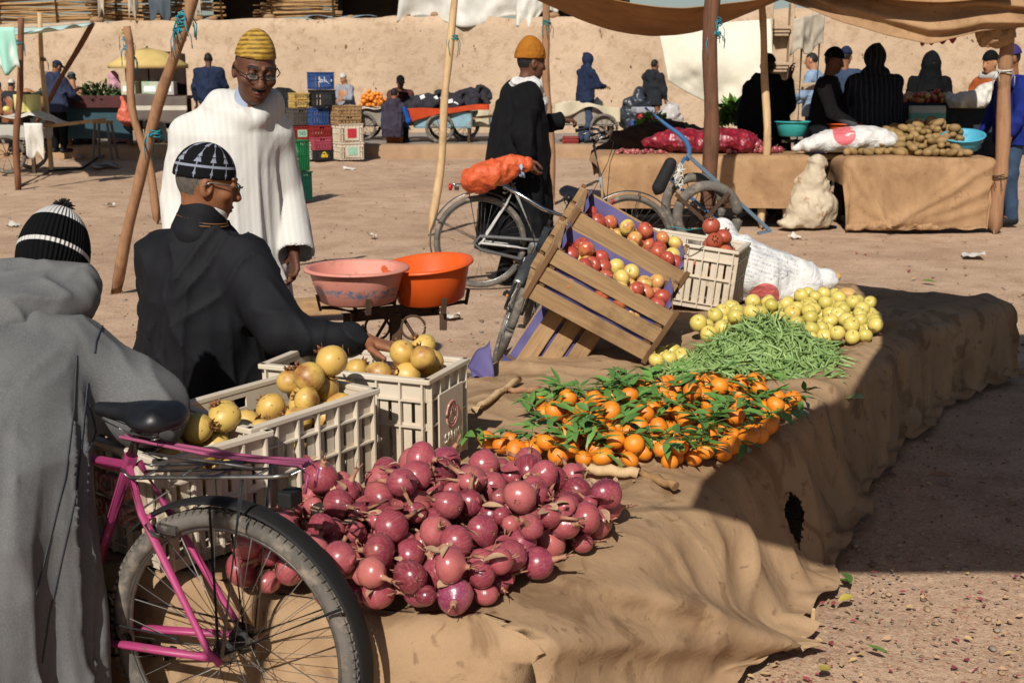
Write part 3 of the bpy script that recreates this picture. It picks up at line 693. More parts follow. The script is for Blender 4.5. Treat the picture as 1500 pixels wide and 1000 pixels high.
# tangerine twigs with leaves
m_leaf = m_fruit('citrus_leaf', [(.1, '#3c5a2a'), (.5, '#547a38'), (.9, '#6d9046'), (1, '#8a9a55')], rough=.42, bump=.2, bs=60)
def leaf(mb, base, d, n, L, W_, curl=.25):
    x = d.cross(n).normalized(); k = 6
    pts = []
    for j in range(k + 1):
        f = j / k; wv = W_ * math.sin(math.pi * (f ** .8)) * .5 + .0004; c = base + d * L * f + n * (-curl * L * f * f)
        pts += [c - x * wv + n * wv * .35, c, c + x * wv + n * wv * .35]
    mb.add(pts, [(3 * j + a, 3 * j + a + 1, 3 * j + a + 4, 3 * j + a + 3) for j in range(k) for a in (0, 1)], True)
def sprig(i):
    q = random.Random(i); mb = MB(); L = q.uniform(.05, .12); pts = [V((L * f, .01 * math.sin(f * 3 + i), .012 * f)) for f in (0, .33, .66, 1)]
    mb.cur = 1; mb.tube(pts, .0013, 5); mb.cur = 0
    for k in range(q.randint(3, 6)):
        f = q.uniform(.2, 1); b = pts[0].lerp(pts[3], f); a = q.uniform(-1.4, 1.4); d = V((math.cos(a), math.sin(a), q.uniform(-.1, .5))).normalized()
        n = V((q.uniform(-.4, .4), q.uniform(-.4, .4), 1)); n = (n - d * n.dot(d)).normalized(); leaf(mb, b, d, n, q.uniform(.045, .09), q.uniform(.016, .03), q.uniform(0, .4))
    me = mb.mesh('leafy_twig'); me.materials.append(m_leaf); me.materials.append(MSTEMG); return me
SPRIG = [sprig(i) for i in range(9)]
for k in range(195):
    x, y, z, r, i = TG[rs.randrange(len(TG))] if k < 180 else rs.choice(TG2[:3] + TG[:9]); o = bpy.data.objects.new('leafy_twig', SPRIG[k % 9]); COL.objects.link(o)
    o.location = (x + rs.uniform(-.04, .04), y + rs.uniform(-.04, .04), z + r * rs.uniform(.75, 1.25)); o.rotation_euler = (rs.uniform(-.35, .35), rs.uniform(-.35, .35), rs.uniform(0, 6.28))
    tag(o, 'green tangerine twig with pointed leaves lying among the fruit', 'twig', 'leafy twigs among the tangerines')
# bamboo stick, stake and scraps on the cloth
def stick(a, b, r, mat, label, name='stick', cat='stick'):
    mb = MB(); a, b = V(a), V(b); n = 8; mb.tube([a.lerp(b, j / n) + V((0, 0, .004 * math.sin(j * 2))) for j in range(n + 1)], [r * (1.15 if j % 4 == 0 else 1) for j in range(n + 1)], 8); return tag(mb.build(name, mat), label, cat)
p, q = P(855, 686, .425), P(935, 693, .425); stick(p, q, .016, MPOLEY, 'short split bamboo stick lying on the cloth between onions and tangerines', 'bamboo_stick')
p, q = P(935, 692, .42), P(990, 712, .42); stick(p, q, .013, m_wood('brown_twig', '#7a5c3e', '#96754f', '#4f3a26'), 'darker broken stick in the canvas fold beside the bamboo stick')
p = P(695, 600, .42); q = P(760, 555, .42); stick(p, q, .012, MPOLEY, 'short pale stick at the stall edge under the purple paper')
p = P(740, 572, .42); q = P(790, 570, .42); stick(p, q, .012, MPOLE, 'short brown stick at the edge of the cloth below the lower wooden crate')
p = P(1190, 915, 0); mb = MB(); mb.box((p.x, p.y, .02), (.014, .01, .07), Matrix.Rotation(.1, 3, 'X'), .8); tag(mb.build('peg', MPOLEY, bevel=.003), 'small wooden peg standing in the earth at the near corner of the stall cloth', 'peg')
# loose onion skins
mb = MB()
def flake(mb, c, L, q, up=.3):
    a = q.uniform(0, 6.28); d = V((math.cos(a), math.sin(a), q.uniform(-up, up))).normalized(); n = V((q.uniform(-.5, .5), q.uniform(-.5, .5), 1)); n = (n - d * n.dot(d)).normalized(); leaf(mb, V(c), d, n, L, L * q.uniform(.35, .7), q.uniform(-.3, .5))
for k in range(230):
    x, y, z, r, i = rs.choice(ON); mb.cur = k % 2; flake(mb, (x + rs.uniform(-.04, .04), y + rs.uniform(-.04, .04), z + r * rs.uniform(.5, 1.0)), rs.uniform(.015, .06), rs)
for k in range(60):
    p = tbl(rs.uniform(.25, 1.25), rs.uniform(.1, .75)); mb.cur = k % 2; flake(mb, (p.x, p.y, TZ + .02), rs.uniform(.008, .03), rs)
tag(mb.build('onion_skins', [M('skin_red', '#7c3040', '#9c5550', 30, .5), M('skin_tan', '#b89a78', '#94705a', 30, .7)]), 'loose papery onion skins on the heap and the cloth', 'onion skins', kind='stuff')
# ------------------------------------------------------------------ crates
m_wcr = M('dusty_white_plastic', '#c9bfae', '#b5a58e', 3, .5, c3='#8a6a48', s3=5, th3=(.6, .78), bump=.08)
m_bcr = M('dirty_beige_plastic', '#a39079', '#8a745c', 3, .55, c3='#5e452e', s3=5, th3=(.55, .75))
def plastic_crate(label, loc, rz, L=.56, W_=.36, Hh=.3, mat=None, group=None, logo=None, rot=None, name='plastic_crate', simple=False, nb=7):
    t = thing(name, label, 'crate', loc, rz, group, rot); mat = mat or m_wcr; th = .006
    wl = MB(); rb = MB(); rim = MB()
    def side(o, d, n, ln, k, hole):               # o: bottom corner, d: along, n: outward
        o, d, n = V(o), V(d), V(n); up = V((0, 0, 1)); m = Matrix((d, n, up)).transposed()
        def pl(mb, x0, x1, z0, z1, y0=0.0, y1=th): mb.box(o + d * (x0 + x1) / 2 + n * (y0 + y1) / 2 + up * (z0 + z1) / 2, (x1 - x0, y1 - y0, z1 - z0), m)
        pl(wl, 0, ln, 0, .03)
        hw = .045
        if hole:
            pl(wl, 0, ln / 2 - hw, Hh - .075, Hh - .004); pl(wl, ln / 2 + hw, ln, Hh - .075, Hh - .004); pl(wl, ln / 2 - hw, ln / 2 + hw, Hh - .03, Hh - .004); pl(wl, ln / 2 - hw, ln / 2 + hw, Hh - .075, Hh - .06)
        else: pl(wl, 0, ln, Hh - .075, Hh - .004)
        pl(wl, 0, ln, Hh * .46, Hh * .46 + .022)
        st = ln / k
        for i in range(k):
            if simple: pl(wl, st * i + st * .1, st * (i + 1) - st * .3, .03, Hh - .075, .0005, th - .0005)
            else:
                for h in (0, .5): pl(wl, st * (i + h) + .006, st * (i + h + .5) - .006, .03, Hh - .075, .0005, th - .0005)
        for i in range(k + 1):
            x = min(max(st * i, .004), ln - .004); pl(rb, x - .003, x + .003, .004, Hh - .016, th - .001, .02)
        for z in (.03, Hh * .5, Hh - .07): pl(rb, 0, ln, z - .002, z + .003, th - .0015, .0185)
        pl(rim, -.02, ln + .02, Hh - .016, Hh, -.002, .022)
    x, y = L / 2 - .02, W_ / 2 - .02; k2 = max(4, int(round(nb * W_ / L)))
    side((-x, -y, 0), (1, 0, 0), (0, -1, 0), 2 * x, nb, True); side((x, y, 0), (-1, 0, 0), (0, 1, 0), 2 * x, nb, True)
    side((x, -y, 0), (0, 1, 0), (1, 0, 0), 2 * y, k2, not logo); side((-x, y, 0), (0, -1, 0), (-1, 0, 0), 2 * y, k2, True)
    wl.box((0, 0, .006), (2 * x, 2 * y, .012))
    wl.build('wall', mat, t); rb.build('rib', mat, t, bevel=0)['kind'] = 'thing'; rim.build('rim', mat, t, bevel=.003)
    if logo:
        pn = MB(); pn.box((x + .021, 0, Hh * .47), (.006, W_ * .58, Hh * .66)); pn.build('panel', mat, t, bevel=.002); logo(t, x + .0252, Hh)
    return t
def text(s, size, mat, parent, loc, rot, name='lettering', ext=.0006):
    cu = bpy.data.curves.new(name, 'FONT'); cu.body = s; cu.size = size; cu.align_x = 'CENTER'; cu.align_y = 'CENTER'; cu.extrude = ext
    o = bpy.data.objects.new(name, cu); COL.objects.link(o); me = bpy.data.meshes.new_from_object(o.evaluated_get(bpy.context.evaluated_depsgraph_get())); bpy.data.objects.remove(o)
    o = bpy.data.objects.new(name, me); COL.objects.link(o); me.materials.clear(); me.materials.append(mat); o.parent = parent; o.location = loc; o.rotation_euler = rot; return o
m_redp = M('faded_red_print', '#a5584a', '#b8837a', 20, .7, c3='#c2b09c', s3=60, th3=(.5, .6))
def logo3(t, x, h):
    mb = MB(); mb.ring((x, 0, h * .53), (1, 0, 0), .04, .0035, 36, 6); mb.ring((x, 0, h * .53), (1, 0, 0), .029, .002, 30, 6); mb.tube([(x, -.02, h * .5), (x, 0, h * .62), (x, .02, h * .5)], .003, 5); mb.tube([(x, -.012, h * .55), (x, .012, h * .55)], .003, 5)
    mb.build('emblem', m_redp, t); text('SALIM', .042, M('raised_white', '#bfb39f'), t, (x, 0, h * .3), (math.pi / 2, 0, math.pi / 2), ext=.002)
zc = TZ + .012
plastic_crate('white plastic crate with a faint red emblem, nearest the loose tangerines', (-.46, 3.74, zc), R(-20.9), .58, .31, .3, logo=logo3)
plastic_crate('white plastic crate in the middle of the three, full of yellow pomegranates', (-.665, 3.30, zc), R(55), .5, .35, .3, nb=6)
t1 = plastic_crate('white plastic crate nearest the pink bicycle with one pomegranate at its rim', (-.895, 3.04, zc), R(-40.5), .46, .34, .29, nb=6)
text('ICIN\nRINE', .07, m_redp, t1, (.03, -.172, .15), (math.pi / 2, 0, 0), ext=.012)
pl = 'pomegranates in the white crates'
def fill(c, rz, L, W_, z0, n, meshes, radii, label, group, rs, extra=(), name='pomegranate', mound=None):
    ca, sa = math.cos(rz), math.sin(rz); pts = [(c[0] + ca * x - sa * y, c[1] + sa * x + ca * y) for x, y in ((-L / 2, -W_ / 2), (L / 2, -W_ / 2), (L / 2, W_ / 2), (-L / 2, W_ / 2))]
    sp = heap(pts, n, radii, lambda x, y: z0, mound or (lambda x, y: 0), rs, 10); scatter(sp, meshes, name, label, group, rs, 1.2)
    return sp
pr = [.041, .045, .038]
d = P(640, 545, .7); fill((-.42, 3.725), R(-20.9), .36, .17, zc + .15, 22, POM_ME, pr, 'yellow pomegranate in the crate with the red emblem, under the reaching hand', pl, rs, mound=bump_at((-.25, 3.68), .13, .16))
fill((-.66, 3.30), R(55), .36, .22, zc + .15, 28, POM_ME, pr, 'yellow pomegranate in the middle white crate', 'pomegranates in the middle white crate', rs, mound=bump_at((-.52, 3.42), .13, .14))
fill((-.895, 3.04), R(-40.5), .33, .21, zc + .14, 18, POM_ME, pr, 'pomegranate in the white crate nearest the pink bicycle', 'pomegranates in the crate by the bicycle', rs, mound=bump_at((-.74, 3.0), .12, .1))
# slatted wooden crates
m_slat = m_wood('crate_slat', '#84684a', '#a3845e', '#55402c', 'x'); m_slaty = m_wood('crate_end', '#7c6043', '#987a55', '#503a28', 'y'); m_post = m_wood('crate_post', '#5e4530', '#76573c', '#3d2c1e', 'z')
m_paper = M('purple_paper', '#57507a', '#4a446c', 6, .7, bump=.2, bscale=15, bd=.01)
def wood_crate(label, loc, rot, L=.58, W_=.36, Hh=.26, liner=True, ns=3, mats=(m_slat, m_slaty, m_post), group=None):
    t = thing('wooden_crate', label, 'crate', loc, 0, group, rot); q = random.Random(int(L * 1000 + W_ * 777))
    g = .014; sh = (Hh - g * (ns - 1)) / ns
    for s in (-1, 1):
        mb = MB()
        for k in range(ns): mb.box((q.uniform(-.004, .004), s * (W_ / 2 - .005), sh / 2 + k * (sh + g)), (L, .009, sh - q.uniform(0, .006)), Matrix.Rotation(q.uniform(-.008, .008), 3, 'Y'))
        mb.build('side_panel', mats[0], t, bevel=.0015)
        mb = MB()
        for k in range(ns): mb.box((s * (L / 2 - .03), 0, sh / 2 + k * (sh + g) + .002), (.012, W_ - .022, sh - .004))
        mb.build('end_panel', mats[1], t, bevel=.0015)
        for r in (-1, 1):
            mb = MB(); mb.box((s * (L / 2 - .012), r * (W_ / 2 + .004), Hh / 2 + .003), (.022, .009, Hh + .02)); mb.box((s * (L / 2 - .045), r * (W_ / 2 - .022), Hh / 2), (.03, .024, Hh - .004)); mb.build('post', mats[2], t, bevel=.002)
    mb = MB()
    for k in range(5): mb.box((0, (k - 2) * (W_ - .03) / 5, -.004), (L - .004, (W_ - .03) / 5 - .008, .007))
    mb.build('base_panel', mats[0], t)
    if liner:
        mb = MB(); x, y = L / 2 - .04, W_ / 2 - .014
        for s in (-1, 1):
            mb.grid(lambda a, b: (-x + 2 * x * a, s * (y - .004 - .004 * math.sin(a * 17)), .006 + (Hh - .012) * b), 20, 3); mb.grid(lambda a, b: (s * (x - .004 - .006 * math.sin(a * 9)), -y + 2 * y * a, .006 + (Hh + .015) * b), 14, 3)
        mb.build('paper_liner', m_paper, t, solid=.0015)
    return t
def local_heap(t, L, W_, z0, n, meshes, radii, label, group, rs, name, mound=lambda x, y: 0):
    m = _MW[t.name]; sp = heap([(-L / 2, -W_ / 2), (L / 2, -W_ / 2), (L / 2, W_ / 2), (-L / 2, W_ / 2)], n, radii, lambda x, y: z0, mound, rs, 14)
    scatter([(*(m @ V((x, y, z))), r, i) for x, y, z, r, i in sp], meshes, name, label, group, rs, 1.2)
tl, rl, WC = R(29), R(14), .33
def set_on_edge(edge, L, W_, roll, tilt, yaw=0.0):      # a crate whose front bottom right corner rests at edge
    m = Euler((roll, tilt, yaw)).to_matrix(); return V(edge) - m @ V((L / 2, -W_ / 2, 0)), m
br = P(947, 531, TZ + .01); c1, m1 = set_on_edge(br, .59, WC, rl, tl)
wc1 = wood_crate('tilted wooden crate of red and yellow apples, nearest the cloth, lined with purple paper', c1, (rl, tl, 0), .59, WC, .25)
local_heap(wc1, .47, .27, .08, 70, RAP_ME, [.036, .034, .038], 'red and yellow apple in the front tilted wooden crate', 'apples in the front wooden crate', rs, 'apple', lambda x, y: .1 + .1 * x)
wc2 = wood_crate('tilted wooden crate of apples standing just behind the front wooden crate', c1 + m1 @ V((.03, WC + .025, .06)), (rl, R(30), 0), .57, WC, .25)
local_heap(wc2, .46, .27, .08, 64, RAP_ME, [.036, .034, .038], 'red and yellow apple in the rear tilted wooden crate', 'apples in the rear wooden crate', rs, 'apple', lambda x, y: .1 + .1 * x)
ta = R(-57); p0 = P(738, 556, TZ + .0); xa2, za2 = V((math.cos(ta), 0, -math.sin(ta))), V((math.sin(ta), 0, math.cos(ta)))
wood_crate('empty wooden crate tipped on end that props up the tilted apple crates', PY(735, 557, 5.13) + xa2 * .2 + za2 * -.25 + V((0, .17, 0)), (0, ta, 0), .42, .34, .25)
mb = MB(); a_, b_, c_ = P(690, 570, .42), P(735, 555, .44), PY(705, 520, 4.75)
mb.grid(lambda a, b: tuple(V((-.16 + .09 * a - .02 * b, 4.74 + .1 * b, .395 + .1 * b * (.4 + a) + .012 * math.sin(a * 7 + b * 5)))), 12, 8); tag(mb.build('paper_sheet', m_paper, solid=.002), 'crumpled purple paper sheet at the foot of the tipped wooden crate', 'paper')
wcr = plastic_crate('dusty white crate of red pomegranates behind the tilted apple crates', (.88, 6.3, zc + .02), R(-22), .58, .36, .32, rot=(R(0), R(6), R(-20)))
local_heap(wcr, .42, .22, .13, 18, POMR_ME, [.043, .046], 'reddish pomegranate in the white crate behind the apples', 'pomegranates in the rear white crate', rs, 'pomegranate', lambda x, y: .16 if x > .1 else -.05)
mb = MB(); p = PY(985, 345, 5.95); mb.tube([p + V((-.06, 0, .03)), p + V((0, -.03, .045)), p + V((.07, -.02, .03)), p + V((.14, 0, .035))], .003, 5); mb.tube([p, p + V((.01, -.02, -.05)), p + V((-.02, -.03, -.1)), p + V((.01, -.03, -.14))], .003, 5); tag(mb.build('twine', MROPEG), 'knotted green twine hanging on the rim of the white crate', 'twine')
# white sack
def sack_mat(name, c='#cfcdc8', tint='#b9b8b5', logo=None, txt=None, lc='#b8322a'):
    t = NT(name); co = t.co('Object'); col_ = t.ramp(t.noise(5, 5, .6, co), [(.3, tint), (.7, c)]); sp = t.n('SeparateXYZ'); tc = t.n('TexCoord'); t.l(tc.outputs['Object'], sp.inputs[0])
    X_, Z_ = sp.outputs[0], sp.outputs[2]
    def box(x0, x1, z0, z1):
        a = t.math('MULTIPLY', t.math('GREATER_THAN', X_, x0), t.math('LESS_THAN', X_, x1)); b = t.math('MULTIPLY', t.math('GREATER_THAN', Z_, z0), t.math('LESS_THAN', Z_, z1)); return t.math('MULTIPLY', a, b)
    if txt:
        x0, x1, z0, z1, pitch, sl = txt; zz = t.math('ADD', Z_, t.math('MULTIPLY', X_, sl)); m = t.math('LESS_THAN', t.math('FRACT', t.math('MULTIPLY', zz, 1 / pitch)), .5)
        w_ = t.ramp(t.noise(90, 3, .7, t.co('Object', (1, 1, .4))), [(.5, 0), (.53, 1)]); m = t.math('MULTIPLY', t.math('MULTIPLY', m, box(x0, x1, z0, z1)), w_); col_ = t.mix(t.math('MULTIPLY', m, .5), col_, '#6a6f84')
    if logo:
        cx, cz, r = logo; dx, dz = t.math('SUBTRACT', X_, cx), t.math('SUBTRACT', Z_, cz); d = t.math('SQRT', t.math('ADD', t.math('MULTIPLY', dx, dx), t.math('MULTIPLY', dz, dz)))
        ins = t.math('MULTIPLY', t.math('LESS_THAN', d, r), t.ramp(t.noise(11, 2, .5, co), [(.36, 0), (.42, 1)])); col_ = t.mix(t.math('MULTIPLY', ins, .85), col_, lc)
    t.base(col_); t.bump(t.noise(14, 5, .65, co, .8), .7, .03); t.bump(t.noise(300, 1, .5, co), .2, .001); return t.set(.55, 0, .4)
def sack(name, label, parts_, mat, res=.012, loc=(0, 0, 0), rz=0, amp=.02, cat='sack', sc=9, group=None, flat0=True):
    s = SDF()
    for p in parts_: (s.ell if p[0] == 'e' else s.cap)(*p[1:])
    o = s.build(name, mat, res, disp=lambda x, y, z: amp * fbm(x * sc, y * sc, z * sc, 3) + amp * .6 * np.abs(vnoise(x * sc * 1.6 + z * 6, y * sc * 1.2, z * sc * .5 - x * 4)), cut=(lambda x, y, z: .005 - z + 0 * x + 0 * y) if flat0 else None)
    o.location = loc; o.rotation_euler = (0, 0, rz); return tag(o, label, cat, group)
p = P(1150, 440, TZ + .01)
sack('sack', 'white woven sack with faint print and a red mark lying behind the yellow apples', [('e', (-.02, .05, .12), (.27, .17, .17), Matrix.Rotation(R(28), 3, 'Y'), .06), ('e', (-.2, .1, .2), (.11, .12, .17), None, .1), ('e', (-.22, .11, .33), (.08, .035, .11), None, .06), ('e', (.2, .04, .09), (.12, .13, .1), None, .08), ('c', (.27, .02, .09), (.33, .0, .11), .035, .05, .03)],
     sack_mat('sack_weave', logo=(-.02, .035, .08), txt=(-.2, .16, .13, .4, .022, .35)), .008, (p.x - .1, p.y + .06, TZ), 0, .016)
m_gin = m_fruit('ginger_skin', [(.1, '#b08a4c'), (.6, '#c29c5c'), (1, '#9c7540')], rough=.7, bump=.3, bs=80)
def ginger(i):
    q = random.Random(i); s = SDF()
    for k in range(5): s.ell((q.uniform(-.05, .05), q.uniform(-.03, .03), q.uniform(.0, .03)), (q.uniform(.02, .04), q.uniform(.018, .028), q.uniform(.018, .026)), None, .02)
    v, f = s.arrays(.005); me = fastmesh('ginger', v, f); me.materials.append(m_gin); return me
for i, (u, v, z) in enumerate([(1222, 412, .5), (1228, 436, .43), (1248, 432, .43), (1238, 442, .42)]):
    o = bpy.data.objects.new('ginger_root', ginger(i)); COL.objects.link(o); o.location = P(u, v, z) + V((0, .1, 0)); o.location.z = TZ + (.1 if i == 0 else .01); o.rotation_euler = (0, 0, i * 1.3); tag(o, 'knobbly pale ginger root heaped beside the mouth of the white sack', 'ginger root', 'ginger roots beside the white sack')
# ------------------------------------------------------------------ balance scale with two basins
def basin(label, loc, rim, h, mat, rot=(0, 0, 0), base=.72, name='basin', group=None):
    t = thing(name, label, 'basin', loc, 0, group, rot); r = rim / 2; b = r * base
    mb = MB(); mb.lathe([(.001, .002), (b * .9, .002), (b, .01), (r * .9, h * .9), (r * .905, h - .002), (r * .9 - .005, h - .004), (b - .006, .012), (b * .9, .007), (.001, .007)], n=48); mb.build('bowl', mat, t)
    mb = MB(); mb.lathe([(r * .9 - .003, h - .003), (r * .93, h + .002), (r * .985, h), (r, h - .006), (r * .995, h - .011), (r * .98, h - .008), (r * .93, h - .006), (r * .9, h - .01)], n=48); mb.build('rim', mat, t); return t
m_pinkb = M('scuffed_pink_plastic', '#c48474', '#b56e5e', 4, .5, c3='#7a4234', s3=16, th3=(.57, .74), bump=.06)
def m_band(name):
    t = NT(name); co = t.co('Object'); c = t.ramp(t.noise(4, 5, .6, co), [(.3, '#b56e5e'), (.7, '#c98a7a')]); c = t.mix(t.ramp(t.noise(16, 5, .65, co), [(.55, 0), (.74, .85)]), c, '#7a4234')
    sp = t.n('SeparateXYZ'); tc = t.n('TexCoord'); t.l(tc.outputs['Object'], sp.inputs[0]); z = t.math('ADD', sp.outputs[2], t.math('MULTIPLY', t.noise(7, 3, .6, co), .05)); m = t.math('MULTIPLY', t.math('GREATER_THAN', z, .066), t.math('LESS_THAN', z, .1))
    m = t.math('MULTIPLY', m, t.math('LESS_THAN', sp.outputs[1], .03)); m = t.math('MULTIPLY', m, t.ramp(t.noise(45, 4, .75, co), [(.46, 0), (.6, .9)])); c = t.mix(m, c, '#2f6f8d'); t.base(c); return t.set(.5, 0, .4)
m_orab = M('orange_plastic', '#d0571b', '#c44d18', 5, .42, c3='#a5502a', s3=12, th3=(.62, .78))
sy = 4.95; pz = PY(524, 442, sy); oz = PY(632, 440, sy + .16)
basin('scuffed pink plastic basin with a worn blue band, on the balance scale', (pz.x, sy, pz.z), .43, .145, m_band('pink_basin_with_blue_band'), (R(0), R(0), 0))
basin('clean orange plastic basin on the balance scale next to the pink one', (oz.x, sy + .16, oz.z), .39, .165, m_orab, (R(4), R(-5), 0))
sc_ = thing('balance_scale', 'rusty iron market balance scale under the pink and orange basins', 'scale', ((pz.x + oz.x) / 2, sy + .08, .3))
mb = MB(); mx = (pz.x + oz.x) / 2; zb = pz.z - .06
mb.bar((pz.x - .03, sy, zb), (oz.x + .03, sy + .16, zb + .01), .022, .05); mb.bar((pz.x - .03, sy + .07, zb - .02), (oz.x + .03, sy + .2, zb - .02), .012, .03); mb.build('beam', MRUST, sc_, True, .003)
for cx, cy_, z in ((pz.x, sy, pz.z - .006), (oz.x, sy + .16, oz.z - .008)):
    mb = MB()
    for a in (.4, 2.0, 3.5, 5.1):
        d_ = V((math.cos(a), math.sin(a), 0)); mb.tube([V((cx, cy_, z - .04)), V((cx, cy_, z - .012)) + d_ * .1, V((cx, cy_, z - .008)) + d_ * .15], .008, 6); mb.bar(V((cx, cy_, z - .02)) + d_ * .155, V((cx, cy_, z + .045)) + d_ * .168, .022, .008)
    mb.tube([(cx, cy_, zb - .02), (cx, cy_, z - .03)], .012, 8); mb.build('pan_holder', MRUST, sc_, True)
mb = MB(); mb.bar((mx - .2, sy + .08, .315), (mx + .2, sy + .08, .315), .1, .03); mb.bar((mx, sy + .08, .32), (mx, sy + .08, zb), .035, .05)
for s in (-1, 1):
    mb.ring((mx + s * .075, sy + .06, zb - .06), (0, 1, 0), .05, .006, 24, 6); mb.tube([(mx + s * .16, sy + .08, .33), (mx + s * .13, sy + .08, .42), (mx + s * .03, sy + .08, zb - .02)], .008, 6); mb.bar((mx + s * .2, sy + .06, zb - .07), (mx + s * .2, sy + .06, zb), .02, .03)
mb.build('stand', MRUST, sc_, True, .002)
plastic_crate('upturned dark crate that the balance scale stands on', (mx + .05, sy + .1, 0.0), R(-8), .6, .4, .3, mat=M('dark_grey_plastic', '#3d3832', '#57493a', 4, .6, c3='#6e5a42', s3=8))
mb = MB()
def mat_(a, b): return (mx + .02 + .3 * a, sy - .2 + .17 * b, .31 + .03 * math.sin(b * 2.4) + .012 * math.sin(a * 11) + .0)
mb.grid(mat_, 30, 20, skip=lambda a, b: (a * 30) % 5 < 1 and False); tag(mb.build('woven_mat', m_canvas('woven_brown', '#8a6a48', '#a5835c', '#4a3524', 20, (.5, .6)), solid=.006), 'brown woven mat draped over the dark crate below the orange basin', 'mat')
p = PY(540, 515, 4.7); sack('plastic_bag', 'crumpled pale bluish plastic bag lying beside the balance scale', [('e', (0, 0, .05), (.1, .06, .05), None, .03), ('e', (.06, .02, .03), (.07, .05, .035), None, .03)], M('bluish_plastic', '#8f95aa', '#a9adbc', 6, .35), .007, (p.x, p.y, .3), 0, .02, 'bag', 14)
# ------------------------------------------------------------------ bicycles
m_tyre = M('dusty_tyre', '#4a4640', '#67615a', 9, .9, c3='#8a7d6e', s3=16, th3=(.5, .7)); m_spoke = M('spoke_steel', '#a5a29c', '#86827a', 10, .4, metal=.3)
m_grip = M('grip_rubber', '#1b1b1c', '#2a2a2a', 9, .8); m_saddle = M('black_saddle', '#0c0c0d', '#17171a', 12, .42, spec=.4)
def bicycle(label, loc, rot, paint, r=.335, sd_s=1.0, rk_t=0.0, wb=1.06, tyre_r=.022, steer=0.0, low=False, rack=True, guard=None, guard_len=(-40, 150), tread=False, straps=False, chaincase=False, basket=False, bag=False, light=False):
    t = thing('bicycle', label, 'bicycle', loc, 0, None, rot); guard = guard or MBLACK
    bb = V((.44, 0, .285)); hub = V((0, 0, r)); sc_top = V((.245, 0, .75)); ht_b = V((.93, 0, .62)); ht_t = V((.885, 0, .79 if not low else .82)); fh = V((wb, 0, r))
    mb = MB()
    mb.tube([bb, sc_top], .0155, 12); mb.tube([ht_b + V((.006, 0, -.02)), ht_t], .019, 12)
    if low: mb.tube([bb + V((.01, 0, .01)), bb.lerp(ht_b, .5) + V((.02, 0, -.05)), ht_b + V((-.02, 0, .03))], .04, 14, flat=.75)
    else:
        mb.tube([bb, ht_b + V((-.01, 0, .02))], .0165, 12); mb.tube([sc_top + V((.01, 0, -.03)), ht_t + V((0, 0, -.03))], .0145, 12)
    mb.tube([bb - V((0, .04, 0)), bb + V((0, .04, 0))], .024, 14)
    for s in (-1, 1):
        mb.tube([sc_top + V((-.005, s * .018, -.02)), sc_top + V((-.05, s * .04, -.12)), hub + V((.02, s * .062, .015)), hub + V((-.012, s * .062, -.012))], [.009, .009, .008, .009], 9); mb.tube([bb + V((-.02, s * .03, 0)), bb.lerp(hub, .4) + V((0, s * .045, 0)), hub + V((0, s * .062, 0))], [.011, .0105, .009], 9)
    mb.tube([sc_top + V((-.06, -.036, -.13)), sc_top + V((-.06, .036, -.13))], .007, 8)
    mb.build('frame', paint, t)
    def wheel(c, front):
        m = Matrix.Rotation(steer if front else 0, 4, 'Z'); off = V(c)
        rm = MB(); rm.ring((0, 0, 0), (0, 1, 0), r - .034, .008, 64, 8, flat=1.5); rm.ring((0, 0, 0), (0, 1, 0), r - .043, .006, 64, 6, flat=2.1)
        rm.tube([(0, -.055, 0), (0, .055, 0)], .008, 8); rm.tube([(0, -.034, 0), (0, .034, 0)], .017, 12)
        for s in (-1, 1): rm.lathe([(.004, 0), (.03, 0), (.03, .004), (.004, .004)], (0, s * .03, 0), 18, Matrix.Rotation(math.pi / 2, 3, 'X'))
        w_ = rm.build('wheel', MSTEEL if not front or not low else MSTEEL, t)
        ty = MB(); ty.ring((0, 0, 0), (0, 1, 0), r - tyre_r, tyre_r, 96, 14)
        if tread:
            for i in range(100):
                a = 2 * math.pi * i / 100
                for k, (w0, rr) in enumerate(((-.5, .0), (.5, .0), (-1.05, -.35), (1.05, -.35), (0, .06))):
                    aa = a + (.03 if k % 2 else 0); th = w0 * .55; rad = r - tyre_r + math.cos(th) * (tyre_r + .001); y = math.sin(th) * (tyre_r + .001)
                    d_ = V((math.cos(aa), 0, math.sin(aa))); ty.box(d_ * rad + V((0, y, 0)), (.007, .008, .011), Matrix((V((0, 1, 0)), d_, d_.cross(V((0, 1, 0))) * -1)).transposed())
        ty.build('tyre', m_tyre, w_)
        sp = MB()
        for i in range(36):
            a = 2 * math.pi * i / 36; s = 1 if i % 2 else -1; h = a + (1.15 if (i // 2) % 2 else -1.15)
            sp.tube([(math.cos(h) * .024, s * .03, math.sin(h) * .024), (math.cos(a) * (r - .045), s * .004, math.sin(a) * (r - .045))], .0012, 5)
        sp.build('spokes', m_spoke, w_); w_.location = off; w_.rotation_euler = (0, R(random.uniform(0, 9)), steer if front else 0); return w_
    wheel(hub, False); wheel(fh, True)
    fk = MB(); up = (ht_t - ht_b).normalized()
    for s in (-1, 1): fk.tube([ht_b + V((.006, s * .02, -.03)), ht_b + V((.016, s * .05, -.07)), fh + V((-.02, s * .05, .1)), fh + V((0, s * .05, 0))], [.012, .013, .011, .008], 9)
    fk.tube([ht_b + V((.008, -.05, -.045)), ht_b + V((.008, .05, -.045))], .014, 8); f_ = fk.build('fork', MCHROME if low else paint, t)
